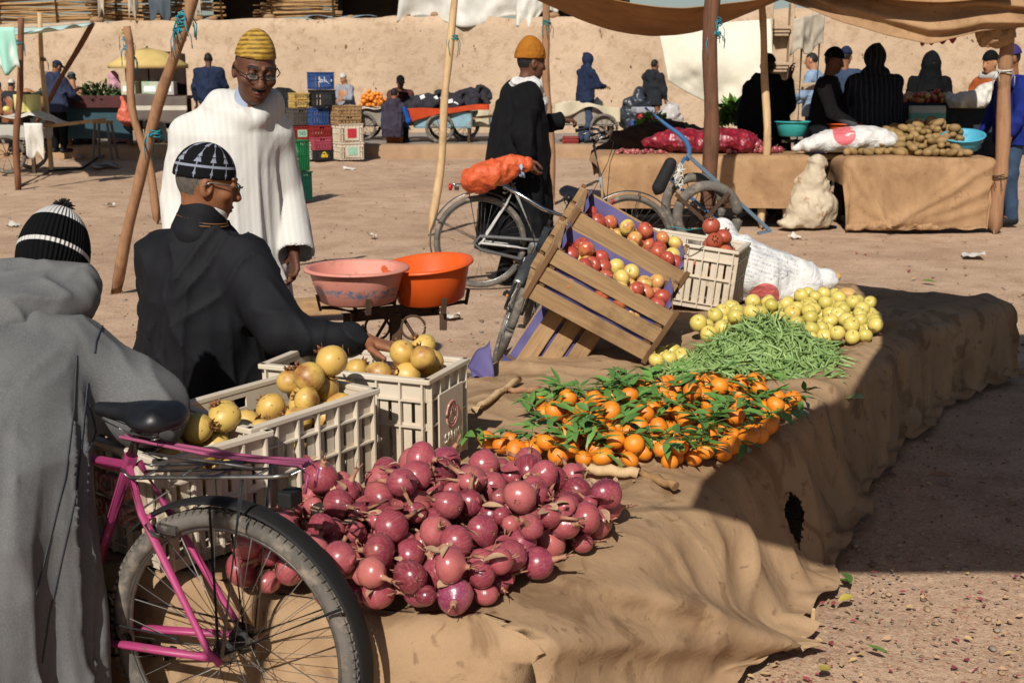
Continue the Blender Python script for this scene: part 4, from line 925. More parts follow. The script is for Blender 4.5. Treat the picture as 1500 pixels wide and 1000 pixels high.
    def gd(c, a0, a1, nm='mudguard'):
        g = MB(); n = 40
        def fn(a, b):
            an = R(a0 + (a1 - a0) * a); w0 = (b - .5) * 2; rr = r + .022 + .008 * (1 - w0 * w0); return (c.x + math.cos(an) * rr, w0 * .029, c.z + math.sin(an) * rr)
        g.grid(fn, n, 8)
        for q in ((a0 + a1) * .5 - 30, (a0 + a1) * .5 + 35) if nm == 'mudguard' else ():
            for s in (-1, 1): g.tube([c + V((0, s * .05, 0)), c + V((math.cos(R(q)) * (r + .02), s * .034, math.sin(R(q)) * (r + .02)))], .0028, 6)
        return g.build(nm, guard, t, solid=.002)
    gd(hub, 12 + (180 - guard_len[1]), 180 - guard_len[0] if False else 205 - 12)
    gd(fh, 40, 175)
    st = MB(); sp0 = sc_top + (sc_top - bb).normalized() * (.12 if sd_s == 1 else .065); st.tube([sc_top, sp0], .0125, 10); st.build('seat_post', MSTEEL, t)
    s = SDF(); z = sp0.z + .035; x = sp0.x
    s.ell((x - .075, 0, z), (.085, .095, .036), None, .04); s.cap((x - .05, 0, z), (x + .14, 0, z + .008), .045, .022, .05); s.cap((x - .1, -.05, z + .01), (x - .1, .05, z + .01), .032, .032, .03); s.ell((x, 0, z - .05), (.2, .09, .03), None, .02, True)
    sd = s.build('saddle', m_saddle, .005, t); sd.scale = (sd_s,) * 3; sd.location = V((x, 0, z)) * (1 - sd_s)
    spg = MB()
    for q in (-1, 1):
        spg.tube([(x + .13, q * .012, z - .02), (x + .02, q * .022, z - .05), (x - .1, q * .05, z - .045), (x - .12, q * .055, z - .01)], .0035, 6)
        spg.tube([(x - .1 + .012 * math.cos(k * .9), q * .05 + .012 * math.sin(k * .9), z - .05 + .0016 * k) for k in range(28)], .0025, 5)
    spg.tube([sp0 + V((0, 0, -.03)), sp0 + V((0, 0, .0))], .017, 10); spg.build('spring', MSTEEL, sd)
    # handlebar turns with the wheel
    hb = MB(); tp = ht_t + up * (.24 if low else .09); hb.tube([ht_t, tp], .012, 10)
    if low: hb.tube([tp, tp + V((.05, 0, .05)), tp + V((.07, 0, .07))], .014, 10); pc = tp + V((.07, 0, .07))
    else: hb.tube([tp, tp + V((.06, 0, .01))], .013, 10); pc = tp + V((.06, 0, .01))
    bw = .29; path = [pc + V((-.14, -bw, .02)), pc + V((-.05, -bw, .035)), pc + V((.0, -bw * .72, .03)), pc + V((.01, -.06, 0)), pc + V((.01, .06, 0)), pc + V((0, bw * .72, .03)), pc + V((-.05, bw, .035)), pc + V((-.14, bw, .02))]
    piv = ht_t.copy()
    def turn(o):
        o.location = (Matrix.Translation(piv) @ Matrix.Rotation(steer, 4, 'Z') @ Matrix.Translation(-piv)).to_translation(); o.rotation_euler = (0, 0, steer)
    hb.tube(path, .011, 10); h_ = hb.build('handlebar', MCHROME, t); turn(h_)
    for q in (-1, 1):
        g = MB(); g.tube([pc + V((-.15, q * bw, .018)), pc + V((-.05, q * bw, .033))], .017, 10); g.build('grip', m_grip, h_)
        g = MB(); g.tube([pc + V((-.03, q * bw * .9, .03)), pc + V((-.05, q * bw * .97, .0)), pc + V((-.12, q * bw, -.01))], .005, 6); g.build('brake_lever', MSTEEL, h_)
    cb = MB(); cb.tube([pc + V((0, -.2, .02)), pc + V((.1, -.1, -.05)), pc + V((.05, -.02, -.2)), ht_b + V((0, -.03, 0))], .0028, 5); cb.tube([pc + V((0, .2, .02)), pc + V((.09, .1, -.06)), pc + V((.04, .03, -.2)), bb.lerp(ht_b, .6) + V((0, .02, .02)), bb + V((0, .02, .05)), hub + V((.1, .06, .03))], .0028, 5); cb.build('cable', MBLACK, t)
    # drivetrain
    cr = MB(); cr.lathe([(.012, 0), (.09, 0), (.093, .004), (.09, .006), (.012, .006)], bb + V((0, -.05, 0)), 40, Matrix.Rotation(math.pi / 2, 3, 'X'))
    a = R(205); cr.tube([bb + V((0, -.065, 0)), bb + V((math.cos(a) * .168, -.08, math.sin(a) * .168))], .009, 8); cr.tube([bb + V((0, .06, 0)), bb + V((-math.cos(a) * .168, .075, -math.sin(a) * .168))], .009, 8)
    c_ = cr.build('crank', MSTEEL, t)
    for q, y in ((1, -.13), (-1, .13)):
        p = bb + V((q * math.cos(a) * .168, y, q * math.sin(a) * .168)); pd = MB(); pd.tube([p - V((0, .05, 0)), p + V((0, .05, 0))], .008, 8)
        for e in (-1, 1):
            pd.box(p + V((e * .034, 0, 0)), (.014, .095, .022))
            for k in range(5): pd.box(p + V((e * .034, -.04 + .02 * k, .013)), (.013, .006, .006))
            pd.box(p + V((e * .02, 0, 0)), (.03, .03, .016))
        pdo = pd.build('pedal', MBLACK, c_, bevel=.002)
        for e in (-1, 1): rf = MB(); rf.box(p + V((e * .0425, 0, 0)), (.003, .05, .014)); rf.build('reflector', M('amber_reflector', '#c77a1a', rough=.3), c_)
    ch = MB()
    if chaincase: ch.tube([bb + V((.08, -.055, 0)), bb + V((.03, -.055, .075)), bb + V((-.05, -.055, .08)), hub + V((0, -.055, .05)), hub + V((-.045, -.055, 0)), hub + V((0, -.055, -.05)), bb + V((-.05, -.055, -.085)), bb + V((.04, -.055, -.075))], .022, 8, closed=True, flat=.6); ch.build('chain_guard', M('grey_guard', '#5a5a58', '#474745', 8, .5), t)
    else:
        for s in (-1, 1): ch.tube([bb + V((0, -.052, s * .091)), hub + V((0, -.052, s * .033))], .0045, 4)
        ch.lathe([(.01, 0), (.036, 0), (.036, .005), (.01, .005)], hub + V((0, -.05, 0)), 20, Matrix.Rotation(math.pi / 2, 3, 'X')); ch.build('chain', MRUST, t)
    if rack:
        rk = MB(); z = 2 * r + .075; x0, x1 = -.2, .21; i0_ = len(rk.v)
        for q in (-1, 1):
            rk.tube([(x1 + .05, q * .02, z + .01), (x1, q * .05, z), (x0 + .03, q * .06, z), (x0, q * .045, z + .0)], .005, 7); rk.tube([(-.09, q * .055, z), (-.02, q * .066, r + .01)], .0045, 7)
        rk.tube([(x0, -.045, z), (x0, .045, z)], .005, 7)
        for k in range(4): rk.tube([(x0 + .08 + .1 * k, -.058, z), (x0 + .08 + .1 * k, .058, z)], .004, 6)
        rk.tube([(x0 + .08, 0, z), (x1, 0, z)], .004, 6)
        rk.tube([(x0 + .1, -.03, z + .012), (x1 - .04, -.03, z + .05), (x1 - .04, .03, z + .05), (x0 + .1, .03, z + .012)], .0035, 6); rk.v = [(a, b, c - rk_t * (a - .15)) if c > z - .03 else (a, b, c) for a, b, c in rk.v]; k_ = rk.build('luggage_rack', MCHROME if low else MSTEEL, t)
        br = MB(); br.box((-.17, 0, z - .02), (.035, .05, .035)); br.build('rack_bracket', guard, t, bevel=.004)
        if straps:
            sb = MB(); ms = NT('striped_elastic'); wv = ms.n('TexWave', bands_direction='X'); wv.inputs['Scale'].default_value = 70; ms.l(ms.co('Object'), wv.inputs[0]); ms.base(ms.ramp(wv.outputs[0], [(.4, '#8e3a5a'), (.55, '#4a4a7a'), (.8, '#a8506a')])); ms.set(.8)
            for y, zz in ((-.025, .03), (-.015, .037), (.0, .034), (.018, .04)): sb.tube([(x0 - .01, y, z + .01), (x0 + .2, y, z + zz * .9), (x1 + .055, y * .6, z + zz + .045)], .0042, 6)
            for q in (-1, 1): sb.tube([(x0 - .01, q * .02, z + .012), (x0 - .03, q * .02, z - .01), (x0 - .02, q * .02, z - .05)], .004, 6)
            sb.v = [(a, b, c - rk_t * (a - .15)) for a, b, c in sb.v]; sb.build('elastic_strap', ms.m, t)
    bk = MB()
    for q in (-1, 1): bk.tube([sc_top + V((-.065, q * .045, -.14)), V((.16, q * .05, 2 * r - .06)), V((.15, q * .03, 2 * r - .075))], .006, 7); bk.box((.14, q * .022, 2 * r - .055), (.05, .012, .02))
    bk.tube([sc_top + V((-.065, -.05, -.1)), sc_top + V((-.1, 0, -.07)), sc_top + V((-.065, .05, -.1))], .0025, 5); bk.build('brake', MSTEEL, t)
    if light:
        lt = MB(); lt.lathe([(.004, 0), (.03, .01), (.034, .035), (.028, .05), (.004, .052)], (0, 0, 0), 18, Matrix.Rotation(math.pi / 2, 3, 'Y'), cap=True); o = lt.build('reflector', M('red_lens', '#b01818', rough=.25), t); o.location = (-.2, 0, 2 * r + .06); o.rotation_euler = (0, R(180), 0); o.scale = (.6, .8, .8)
        lt = MB(); lt.lathe([(.004, 0), (.022, .005), (.02, .02), (.004, .022)], (0, 0, 0), 14); o = lt.build('lamp', M('red_lens', '#b01818', rough=.25), t); o.location = ht_b + V((.03, -.02, .02)); o.rotation_euler = (0, R(90), 0)
        text('BATAVUS', .035, M('white_letter', '#d8d8d8'), t, bb.lerp(ht_b, .62) + V((.03, -.0262, -.035)), (math.pi / 2, -math.atan2(ht_b.z - bb.z + .05, ht_b.x - bb.x - .03), 0))
    kb = MB(); kb.tube([bb + V((-.06, .03, -.02)), bb + V((-.12, .1, -.275))], .007, 7); kb.build('kickstand', MSTEEL, t)
    return t
m_pink = M('chipped_pink_paint', '#a23a68', '#8e345c', 8, .45, spec=.4, c3='#6e4a40', s3=32, th3=(.57, .68)); m_silver = M('silver_paint', '#c4c2bc', '#b4b2ac', 4, .25, metal=.15, spec=.7); m_dkbike = M('dark_bike_paint', '#1c2024', '#2b2e31', 8, .4, c3='#5e4a36', s3=30)
PB = (-.635, 2.57, -.005)
bicycle('old pink bicycle with muddy tyres and a striped elastic strap over its rack', PB, (0, 0, R(158)), m_pink, .325, .74, .14, 1.05, .0195, 0, False, True, MBLACK, tread=True, straps=True)
h9 = P(708, 420, 0); hub9 = V((h9.x, 9.02, 0))
bicycle('silver city bicycle wheeled by the man in the black coat', (hub9.x - .02, 9.05, 0), (0, 0, R(2)), m_silver, .345, 1.0, 0, 1.1, .02, R(6), True, True, MSTEEL, chaincase=True, light=True)
pf = P(725, 530, 0)
bicycle('dark bicycle with chrome handlebars leaning behind the tilted apple crates', (pf.x + 1.02 * .19, pf.y + 1.02 * .98, .0), (R(-20), 0, R(259)), m_dkbike, .31, 1.0, 0, 1.02, .022, R(10), False, False, MSTEEL)
# ------------------------------------------------------------------ people
def m_skin(name, a, b):
    t = NT(name); co = t.co('Object'); c = t.ramp(t.noise(9, 4, .6, co), [(.3, a), (.7, b)]); c = t.mix(t.ramp(t.noise(34, 4, .7, co), [(.5, 0), (.72, .55)]), c, a); t.base(c); t.bump(t.noise(160, 3, .6, co), .35, .002); t.bump(t.noise(40, 3, .6, co), .3, .006); t.set(.55, 0, .3); t.b.inputs['Subsurface Weight'].default_value = .08; t.b.inputs['Subsurface Scale'].default_value = .01; return t.m
SKIN_D = m_skin('dark_skin', '#4f3022', '#64402e'); SKIN_M = m_skin('brown_skin', '#74492f', '#8a5a3c'); SKIN_L = m_skin('tan_skin', '#97694a', '#ab7c5a')
HAIR = M('black_hair', '#0d0c0b', '#1a1714', 60, .7); HAIRG = M('grizzled_hair', '#3d3833', '#5c554e', 90, .8); EYEM = M('eye', '#151010', '#0c0909', 9, .2, spec=.6); EYEW = M('eye_white', '#7d7268', '#6e645a', 9, .4); LIP = M('lip', '#5a2f28', '#6b3a30', 20, .5)
def cloth(name, a, b=None, rough=.85, stripe=None, sc=6, knit=False, bs=18, bst=.3, wrinkle=True, c3=None):
    t = NT(name); co = t.co('Object'); c = t.ramp(t.noise(sc, 4, .6, co), [(.3, a), (.7, b or a)])
    if c3: c = t.mix(t.ramp(t.noise(260, 2, .6, co), [(.45, 0), (.65, .8)]), c, c3)
    if stripe:
        colr, scale, w0 = stripe; wv = t.n('TexWave', bands_direction='X'); wv.inputs['Scale'].default_value = scale; wv.inputs['Distortion'].default_value = .25; wv.inputs['Detail'].default_value = 1; t.l(t.co('Object'), wv.inputs[0]); c = t.mix(t.ramp(wv.outputs[0], [(w0, 0), (w0 + .12, .8)]), c, colr)
    t.base(c); t.bump(t.noise(420, 2, .5, co), .25, .0015)
    if wrinkle: t.bump(t.noise(bs, 4, .55, t.co('Object', (1, 1, .35)), .6), bst, .015)
    if knit:
        wv = t.n('TexWave', bands_direction='DIAGONAL'); wv.inputs['Scale'].default_value = 60; t.l(t.co('Object'), wv.inputs[0]); t.bump(wv.outputs[0], .4, .004)
    return t.set(rough, 0, .12)
def headm(yaw=0, pitch=0, roll=0):          # the face looks along +Y of the frame; pitch > 0 looks down
    return Matrix.Rotation(yaw, 3, 'Z') @ Matrix.Rotation(-pitch, 3, 'X') @ Matrix.Rotation(roll, 3, 'Y')
def add_head(s, c, m, sc=.93, hi=True, nose=1.0):
    c = V(c); g = lambda x, y, z: c + m @ (V((x, y, z)) * sc)
    s.ell(g(0, -.012, .03), V((.075, .095, .098)) * sc, m, .02); s.ell(g(0, .028, -.035), V((.063, .066, .072)) * sc, m, .03); s.ell(g(0, .06, -.083), V((.028, .026, .024)) * sc, m, .025)
    if hi:
        for q in (-1, 1):
            s.ell(g(q * .045, .06, -.012), V((.024, .024, .02)) * sc, m, .02); s.ell(g(q * .033, .094, .022), V((.019, .016, .013)) * sc, m, .012, True); s.ell(g(q * .032, .079, .022), V((.0135, .0135, .0125)) * sc, m, .004)
            s.cap(g(q * .012, .088, .043), g(q * .05, .076, .044), .0075 * sc, .006 * sc, .012)
            s.ell(g(q * .077, -.008, .0), V((.011, .021, .034)) * sc, m, .008); s.ell(g(q * .084, .0, .004), V((.008, .01, .02)) * sc, m, .006, True)
            s.ell(g(q * .013, .1, -.022), V((.009, .011, .009)) * sc * nose, m, .006)
        s.cap(g(0, .088, .03), g(0, .108 + .006 * (nose - 1), -.017), .0075 * sc, .0125 * sc * nose, .012)
        s.ell(g(0, .088, -.052), V((.024, .013, .007)) * sc, m, .005); s.ell(g(0, .086, -.063), V((.021, .013, .008)) * sc, m, .005); s.ell(g(0, .1, -.0575), V((.022, .01, .0022)) * sc, m, .003, True)
    else:
        s.cap(g(0, .085, .03), g(0, .106, -.017), .009 * sc, .014 * sc, .012)
        for q in (-1, 1): s.ell(g(q * .077, -.008, .0), V((.014, .02, .034)) * sc, m, .008); s.ell(g(q * .033, .094, .022), V((.019, .014, .013)) * sc, m, .012, True)
def head_paint(c, m, sc, hairline=.07, beard=False, moustache=False, grizz=False):
    mi = np.array(m.inverted()); c = np.array(c)
    def f(p):
        q = (p - c) @ mi.T / sc; x, y, z = q[:, 0], q[:, 1], q[:, 2]; o = np.zeros(len(p), int); near = (np.abs(x) < .1) & (np.abs(y) < .13) & (z > -.14) & (z < .14)
        hair = near & (((z > hairline) & (y < .07)) | ((y < -.005 - .35 * (z < .0) * .1) & (z > -.035) & (np.abs(x) < .079))) & ~((np.abs(x) > .072) & (np.abs(y + .005) < .026) & (z < .04)); o[hair] = 1
        if beard: o[near & (z < -.045) & (y > .0) & ~((np.abs(x) < .022) & (z > -.07) & (y > .085) & (z < -.046))] = 1
        if beard: o[near & (np.abs(x) > .055) & (z < .01) & (z > -.07) & (y > -.0) & (y < .045)] = 1
        if moustache: o[near & (z < -.033) & (z > -.048) & (np.abs(x) < .027) & (y > .075)] = 1
        o[near & (np.abs(x) > .013) & (np.abs(x) < .052) & (z > .043) & (z < .051) & (y > .07)] = 1
        ex = (np.abs(np.abs(x) - .032) / .0115) ** 2 + ((z - .02) / .0042) ** 2 < 1; o[near & ex & (y > .07)] = 4
        ir = (np.abs(np.abs(x) - .032) / .0055) ** 2 + ((z - .02) / .0045) ** 2 < 1; o[near & ir & (y > .07)] = 2
        o[near & (np.abs(x) < .022) & (z < -.047) & (z > -.069) & (y > .088)] = 3
        return o
    return f
def add_hand(s, w, d, n, side=1, sc=1.0, curl=.35, spread=.12, thumb=.7):
    """w wrist, d pointing along the fingers, n out of the palm; side +1 puts the thumb towards d x n"""
    w = V(w); d = V(d).normalized(); n = V(n); n = (n - d * n.dot(d)).normalized(); l = d.cross(n) * side
    kn = []
    for i, (o, f) in enumerate(((.031, .092), (.010, .097), (-.011, .093), (-.030, .084))):
        k = w + d * f * sc + l * o * sc; kn.append(k); s.cap(w + d * .015 * sc + l * o * .5 * sc, k, .0145 * sc, .0115 * sc, .014)
    for i, (k, L) in enumerate(zip(kn, (.072, .08, .075, .058))):
        a = (1.5 - i) * spread; dd = (d + l * a).normalized(); cu = curl * (1 + .18 * i); p = k; ang = cu * .6
        for j, fr in enumerate((.45, .32, .25)):
            q = p + (dd * math.cos(ang) + n * math.sin(ang)) * L * fr * sc; r0 = (.0095 - .0012 * j) * sc; s.cap(p, q, r0, r0 - .001 * sc, .005); p = q; ang += cu
    b = w + d * .025 * sc + l * .022 * sc; t1 = b + (d * .55 + l * thumb + n * .25).normalized() * .045 * sc; t2 = t1 + (d * .85 + l * thumb * .5 + n * .2).normalized() * .034 * sc; t3 = t2 + (d * .95 + l * thumb * .25 + n * .25).normalized() * .026 * sc
    s.cap(b, t1, .015 * sc, .0115 * sc, .012); s.cap(t1, t2, .0105 * sc, .0095 * sc, .006); s.cap(t2, t3, .0095 * sc, .0075 * sc, .005)
def foldfn(n, amp, z0, z1, seed=0.0, n2=3.0):
    """irregular hanging folds: grow from nothing at z1 to amp at z0"""
    def f(a, z):
        k = np.clip((z1 - z) / (z1 - z0), 0, 1) ** .7; r = n * .34; x, y = np.cos(a) * r + seed, np.sin(a) * r + seed * 1.7
        q = vnoise(x, y, z * .55 + seed); p = vnoise(x * 2.1 + .4 * q, y * 2.1, z * .9 + 3 + seed)
        return (amp * k * (1.5 * (1 - np.abs(q)) ** 3 - .5 + .9 * q + .7 * (1 - np.abs(p)) ** 4)).astype(np.float32)
    return f
def wrinkles(amp=.006, sc=11, st=2.2, seed=0.0, diag=.6):
    """soft creases: ridged, warped noise drawn out along the cloth"""
    def f(x, y, z):
        wx = .12 * vnoise(x * 4 + seed, y * 4, z * 3); wz = .12 * vnoise(x * 4, y * 4 + seed, z * 3 + 7)
        a = vnoise((x + wx) * sc + diag * z * sc * .5 + seed, y * sc, (z + wz) * sc / st); b = vnoise((x - wz) * sc * 1.7 - diag * z * sc * .7, (y + wx) * sc * 1.7 + seed, z * sc * 1.4 / st)
        return amp * (1.5 * (1 - np.abs(a)) ** 3 + .8 * (1 - np.abs(b)) ** 3 - .75 + .5 * vnoise(x * 5, y * 5, z * 3 + seed))
    return f
def hat_shell(s, c, m, sc, z0=.045, top=.03, puff=.012, k=.01, back=0.0):
    c = V(c); g = lambda x, y, z: c + m @ (V((x, y, z)) * sc); s.ell(g(0, -.014, .035), V((.075 + puff, .096 + puff, .098 + top)) * sc, m, k)
def hat_cut(c, m, sc, z0=.05, slope=.1):
    mi = np.array(m.inverted(), dtype=np.float32); c = np.array(c, dtype=np.float32)
    def f(X, Y, Z):
        x, y, z = X - c[0], Y - c[1], Z - c[2]; ly = (mi[1, 0] * x + mi[1, 1] * y + mi[1, 2] * z) / sc; lz = (mi[2, 0] * x + mi[2, 1] * y + mi[2, 2] * z) / sc; return (z0 + slope * ly - lz) * sc
    return f
def skin_body(root, j, skin, head_c, hm, hsc=.93, res=.006, hands=(), hi=True, slim=1.0, paint=None, hair=HAIR, nose=1.0):
    """one continuous body over joints j: neck, chest, pelvis, shl, shr, ell, elr, wrl, wrr, knl, knr, anl, anr"""
    s = SDF(); g = lambda k: V(j[k]); hc = V(head_c)
    s.cap(g('neck') + V((0, 0, -.05)), hc + hm @ V((0, -.02, -.06)) , .058, .052, .03); s.ell(g('chest'), (.15 * slim, .1, .2), None, .05); s.cap(g('chest'), g('pelvis'), .12 * slim, .13 * slim, .06); s.ell(g('pelvis'), (.16 * slim, .11, .12), None, .05)
    for q in 'lr':
        s.cap(g('neck') + V((0, 0, -.08)), g('sh' + q), .05 * slim, .058 * slim, .04); s.cap(g('sh' + q), g('el' + q), .052, .038, .02); s.cap(g('el' + q), g('wr' + q), .038, .026, .015)
        if 'kn' + q in j:
            s.cap(g('pelvis') + (g('kn' + q) - g('pelvis')) * .12 + V((.08 if q == 'r' else -.08, 0, 0)), g('kn' + q), .085, .055, .03); s.cap(g('kn' + q), g('an' + q), .055, .036, .02); f = V(j.get('ft' + q, (0, .14, -.05))); s.cap(g('an' + q), g('an' + q) + f, .04, .032, .02)
    for h in hands: add_hand(s, *h[0], **h[1])
    add_head(s, hc, hm, hsc, hi, nose)
    return s.build('body', [skin, hair, EYEM, LIP, EYEW], res, root, paint=paint or head_paint(hc, hm, hsc))
def glasses(root, c, m, sc, col_=None, lens=None):
    c = V(c); g = lambda x, y, z: c + m @ (V((x, y, z)) * sc); mb = MB()
    for q in (-1, 1):
        pts = [g(q * .034 + .021 * math.cos(a), .109 - .012 * abs(q * .034 + .021 * math.cos(a)) / .06, .016 + .0115 * math.sin(a) * (1 + .25 * abs(math.cos(a)))) for a in [2 * math.pi * i / 24 for i in range(24)]]
        mb.tube(pts, .0022, 6, closed=True); mb.tube([g(q * .06, .104, .022), g(q * .082, .06, .022), g(q * .086, .0, .02), g(q * .084, -.02, .0)], .0026, 6)
    mb.tube([g(-.011, .113, .02), g(0, .116, .023), g(.011, .113, .02)], .0026, 6); o = mb.build('glasses', col_ or MBLACK, root)
    lb = MB()
    for q in (-1, 1): lb.add([g(q * .034 + .02 * math.cos(a), .108 - .012 * abs(q * .034 + .02 * math.cos(a)) / .06, .016 + .011 * math.sin(a) * (1 + .25 * abs(math.cos(a)))) for a in [2 * math.pi * i / 24 for i in range(24)]], [tuple(range(24)) if q > 0 else tuple(range(24))[::-1]])
    l = NT('lens'); l.base('#bcd0d0'); l.set(.08, 0, .25); l.b.inputs['Alpha'].default_value = .1; lb.build('lens', lens or l.m, o); return o
def person(label, loc, rz, group=None): return thing('person', label, 'person', loc, rz, group)
# --- the tall man in the white djellaba. local frame: faces +Y
def man_white():
    t = person('man standing in a white striped djellaba and gold cap, glasses on, looking down', (-1.19, 5.25, 0), R(180 + 22))
    hc, hm, sc = V((-.09, .145, 1.585)), headm(R(2), R(20), R(-4)), 1.06
    j = dict(neck=(-.06, .08, 1.46), chest=(0, 0, 1.22), pelvis=(0, 0, .92), shl=(-.16, 0, 1.35), shr=(.16, 0, 1.35), ell=(-.21, -.02, 1.08), elr=(.21, -.02, 1.08), wrl=(-.23, .1, .84), wrr=(.23, .1, .84), knl=(-.1, .03, .5), knr=(.1, .03, .5), anl=(-.11, -.02, .08), anr=(.11, -.02, .08))
    skin_body(t, j, SKIN_D, hc, hm, sc, .0048, [(((-.23, .1, .84), (0, .15, -1), (1, .2, 0)), dict(side=1, curl=.5)), (((.23, .1, .84), (0, .15, -1), (-1, .2, 0)), dict(side=-1, curl=.5))], paint=head_paint(hc, hm, sc, .075, moustache=True), nose=1.15)
    m_dj = NT('white_djellaba'); tc = m_dj.n('TexCoord'); sp = m_dj.n('SeparateXYZ'); m_dj.l(tc.outputs['Object'], sp.inputs[0]); wv = m_dj.n('TexWave', bands_direction='X'); wv.inputs['Scale'].default_value = 13; wv.inputs['Distortion'].default_value = .3; m_dj.l(tc.outputs['Object'], wv.inputs[0])
    c = m_dj.mix(m_dj.ramp(wv.outputs[0], [(.3, 0), (.6, 1)]), '#c5c3bc', '#bfbdb6'); wv2 = m_dj.n('TexWave', bands_direction='Z'); wv2.inputs['Scale'].default_value = 45; m_dj.l(tc.outputs['Object'], wv2.inputs[0]); c = m_dj.mix(m_dj.math('MULTIPLY', wv2.outputs[0], .18), c, '#9d9b95'); m_dj.base(c); m_dj.bump(m_dj.noise(300, 2, .5), .2, .002); m_dj.bump(m_dj.noise(9, 4, .55, m_dj.co('Object', (1, 1, .3)), .7), .35, .02); m_dj.set(.85, 0, .2)
    s = SDF(); s.loft([(.03, 0, .0, .27, .21), (.5, 0, 0, .24, .19), (.9, 0, .01, .2, .17), (1.2, 0, .02, .185, .155), (1.33, -.01, .03, .19, .14), (1.43, -.02, .05, .11, .1)], fold=foldfn(6, .026, .1, 1.35, .4))
    for q, e in (('l', -1), ('r', 1)):
        s.cap(V((e * .09, 0, 1.39)), V((e * .17, 0, 1.33)), .07, .085, .05); s.cap(V((e * .17, 0, 1.33)), V((e * .225, -.01, 1.06)), .085, .078, .03); s.cap(V((e * .225, -.01, 1.06)), V((e * .24, .11, .82)), .078, .083, .012); s.cap(V((e * .24, .115, .81)), V((e * .245, .13, .76)), .072, .06, .012, True)
    s.cap((-.16, .04, 1.455), (.05, .04, 1.455), .056, .056, .05); s.cap((-.15, .05, 1.45), (-.1, .15, 1.4), .045, .03, .05); s.cap((.03, .05, 1.45), (-.03, .15, 1.4), .045, .03, .05); s.ell((-.02, -.11, 1.38), (.13, .06, .13), None, .06)
    s.cap((-.075, .14, 1.52), (-.065, .24, 1.36), .045, .012, .015, True)
    o = s.build('djellaba', m_dj.m, .0075, t, disp=wrinkles(.009, 5, 3.6, 0, .2)); 
    # shirt, cap
    s = SDF(); s.cap((-.07, .07, 1.43), hc + hm @ V((0, -.02, -.115)), .074, .068, .02); s.ell(hc + hm @ V((0, .075, -.14)), (.028, .05, .05), None, .01, True); s.build('shirt_collar', cloth('pale_blue_shirt', '#9aa5b8', '#8590a5'), .006, t)
    s = SDF(); hat_shell(s, hc, hm, sc, top=.03, puff=.004); t2 = NT('gold_weave'); wv = t2.n('TexWave', bands_direction='Z'); wv.inputs['Scale'].default_value = 18; t2.l(t2.co('Object'), wv.inputs[0]); nz = t2.noise(26, 3, .6, t2.co('Object', (1, 1, 3.5))); c = t2.ramp(t2.math('ADD', t2.math('MULTIPLY', wv.outputs[0], .22), t2.math('MULTIPLY', nz, .72)), [(.3, '#5a4318'), (.45, '#8d6d25'), (.6, '#a5832f'), (.75, '#b89a4c')]); t2.base(c); t2.bump(wv.outputs[0], .15, .003); t2.set(.7, 0, .3)
    s.build('cap', t2.m, .005, t, cut=hat_cut(hc, hm, sc, .058, .22)); glasses(t, hc, hm, sc)
man_white()
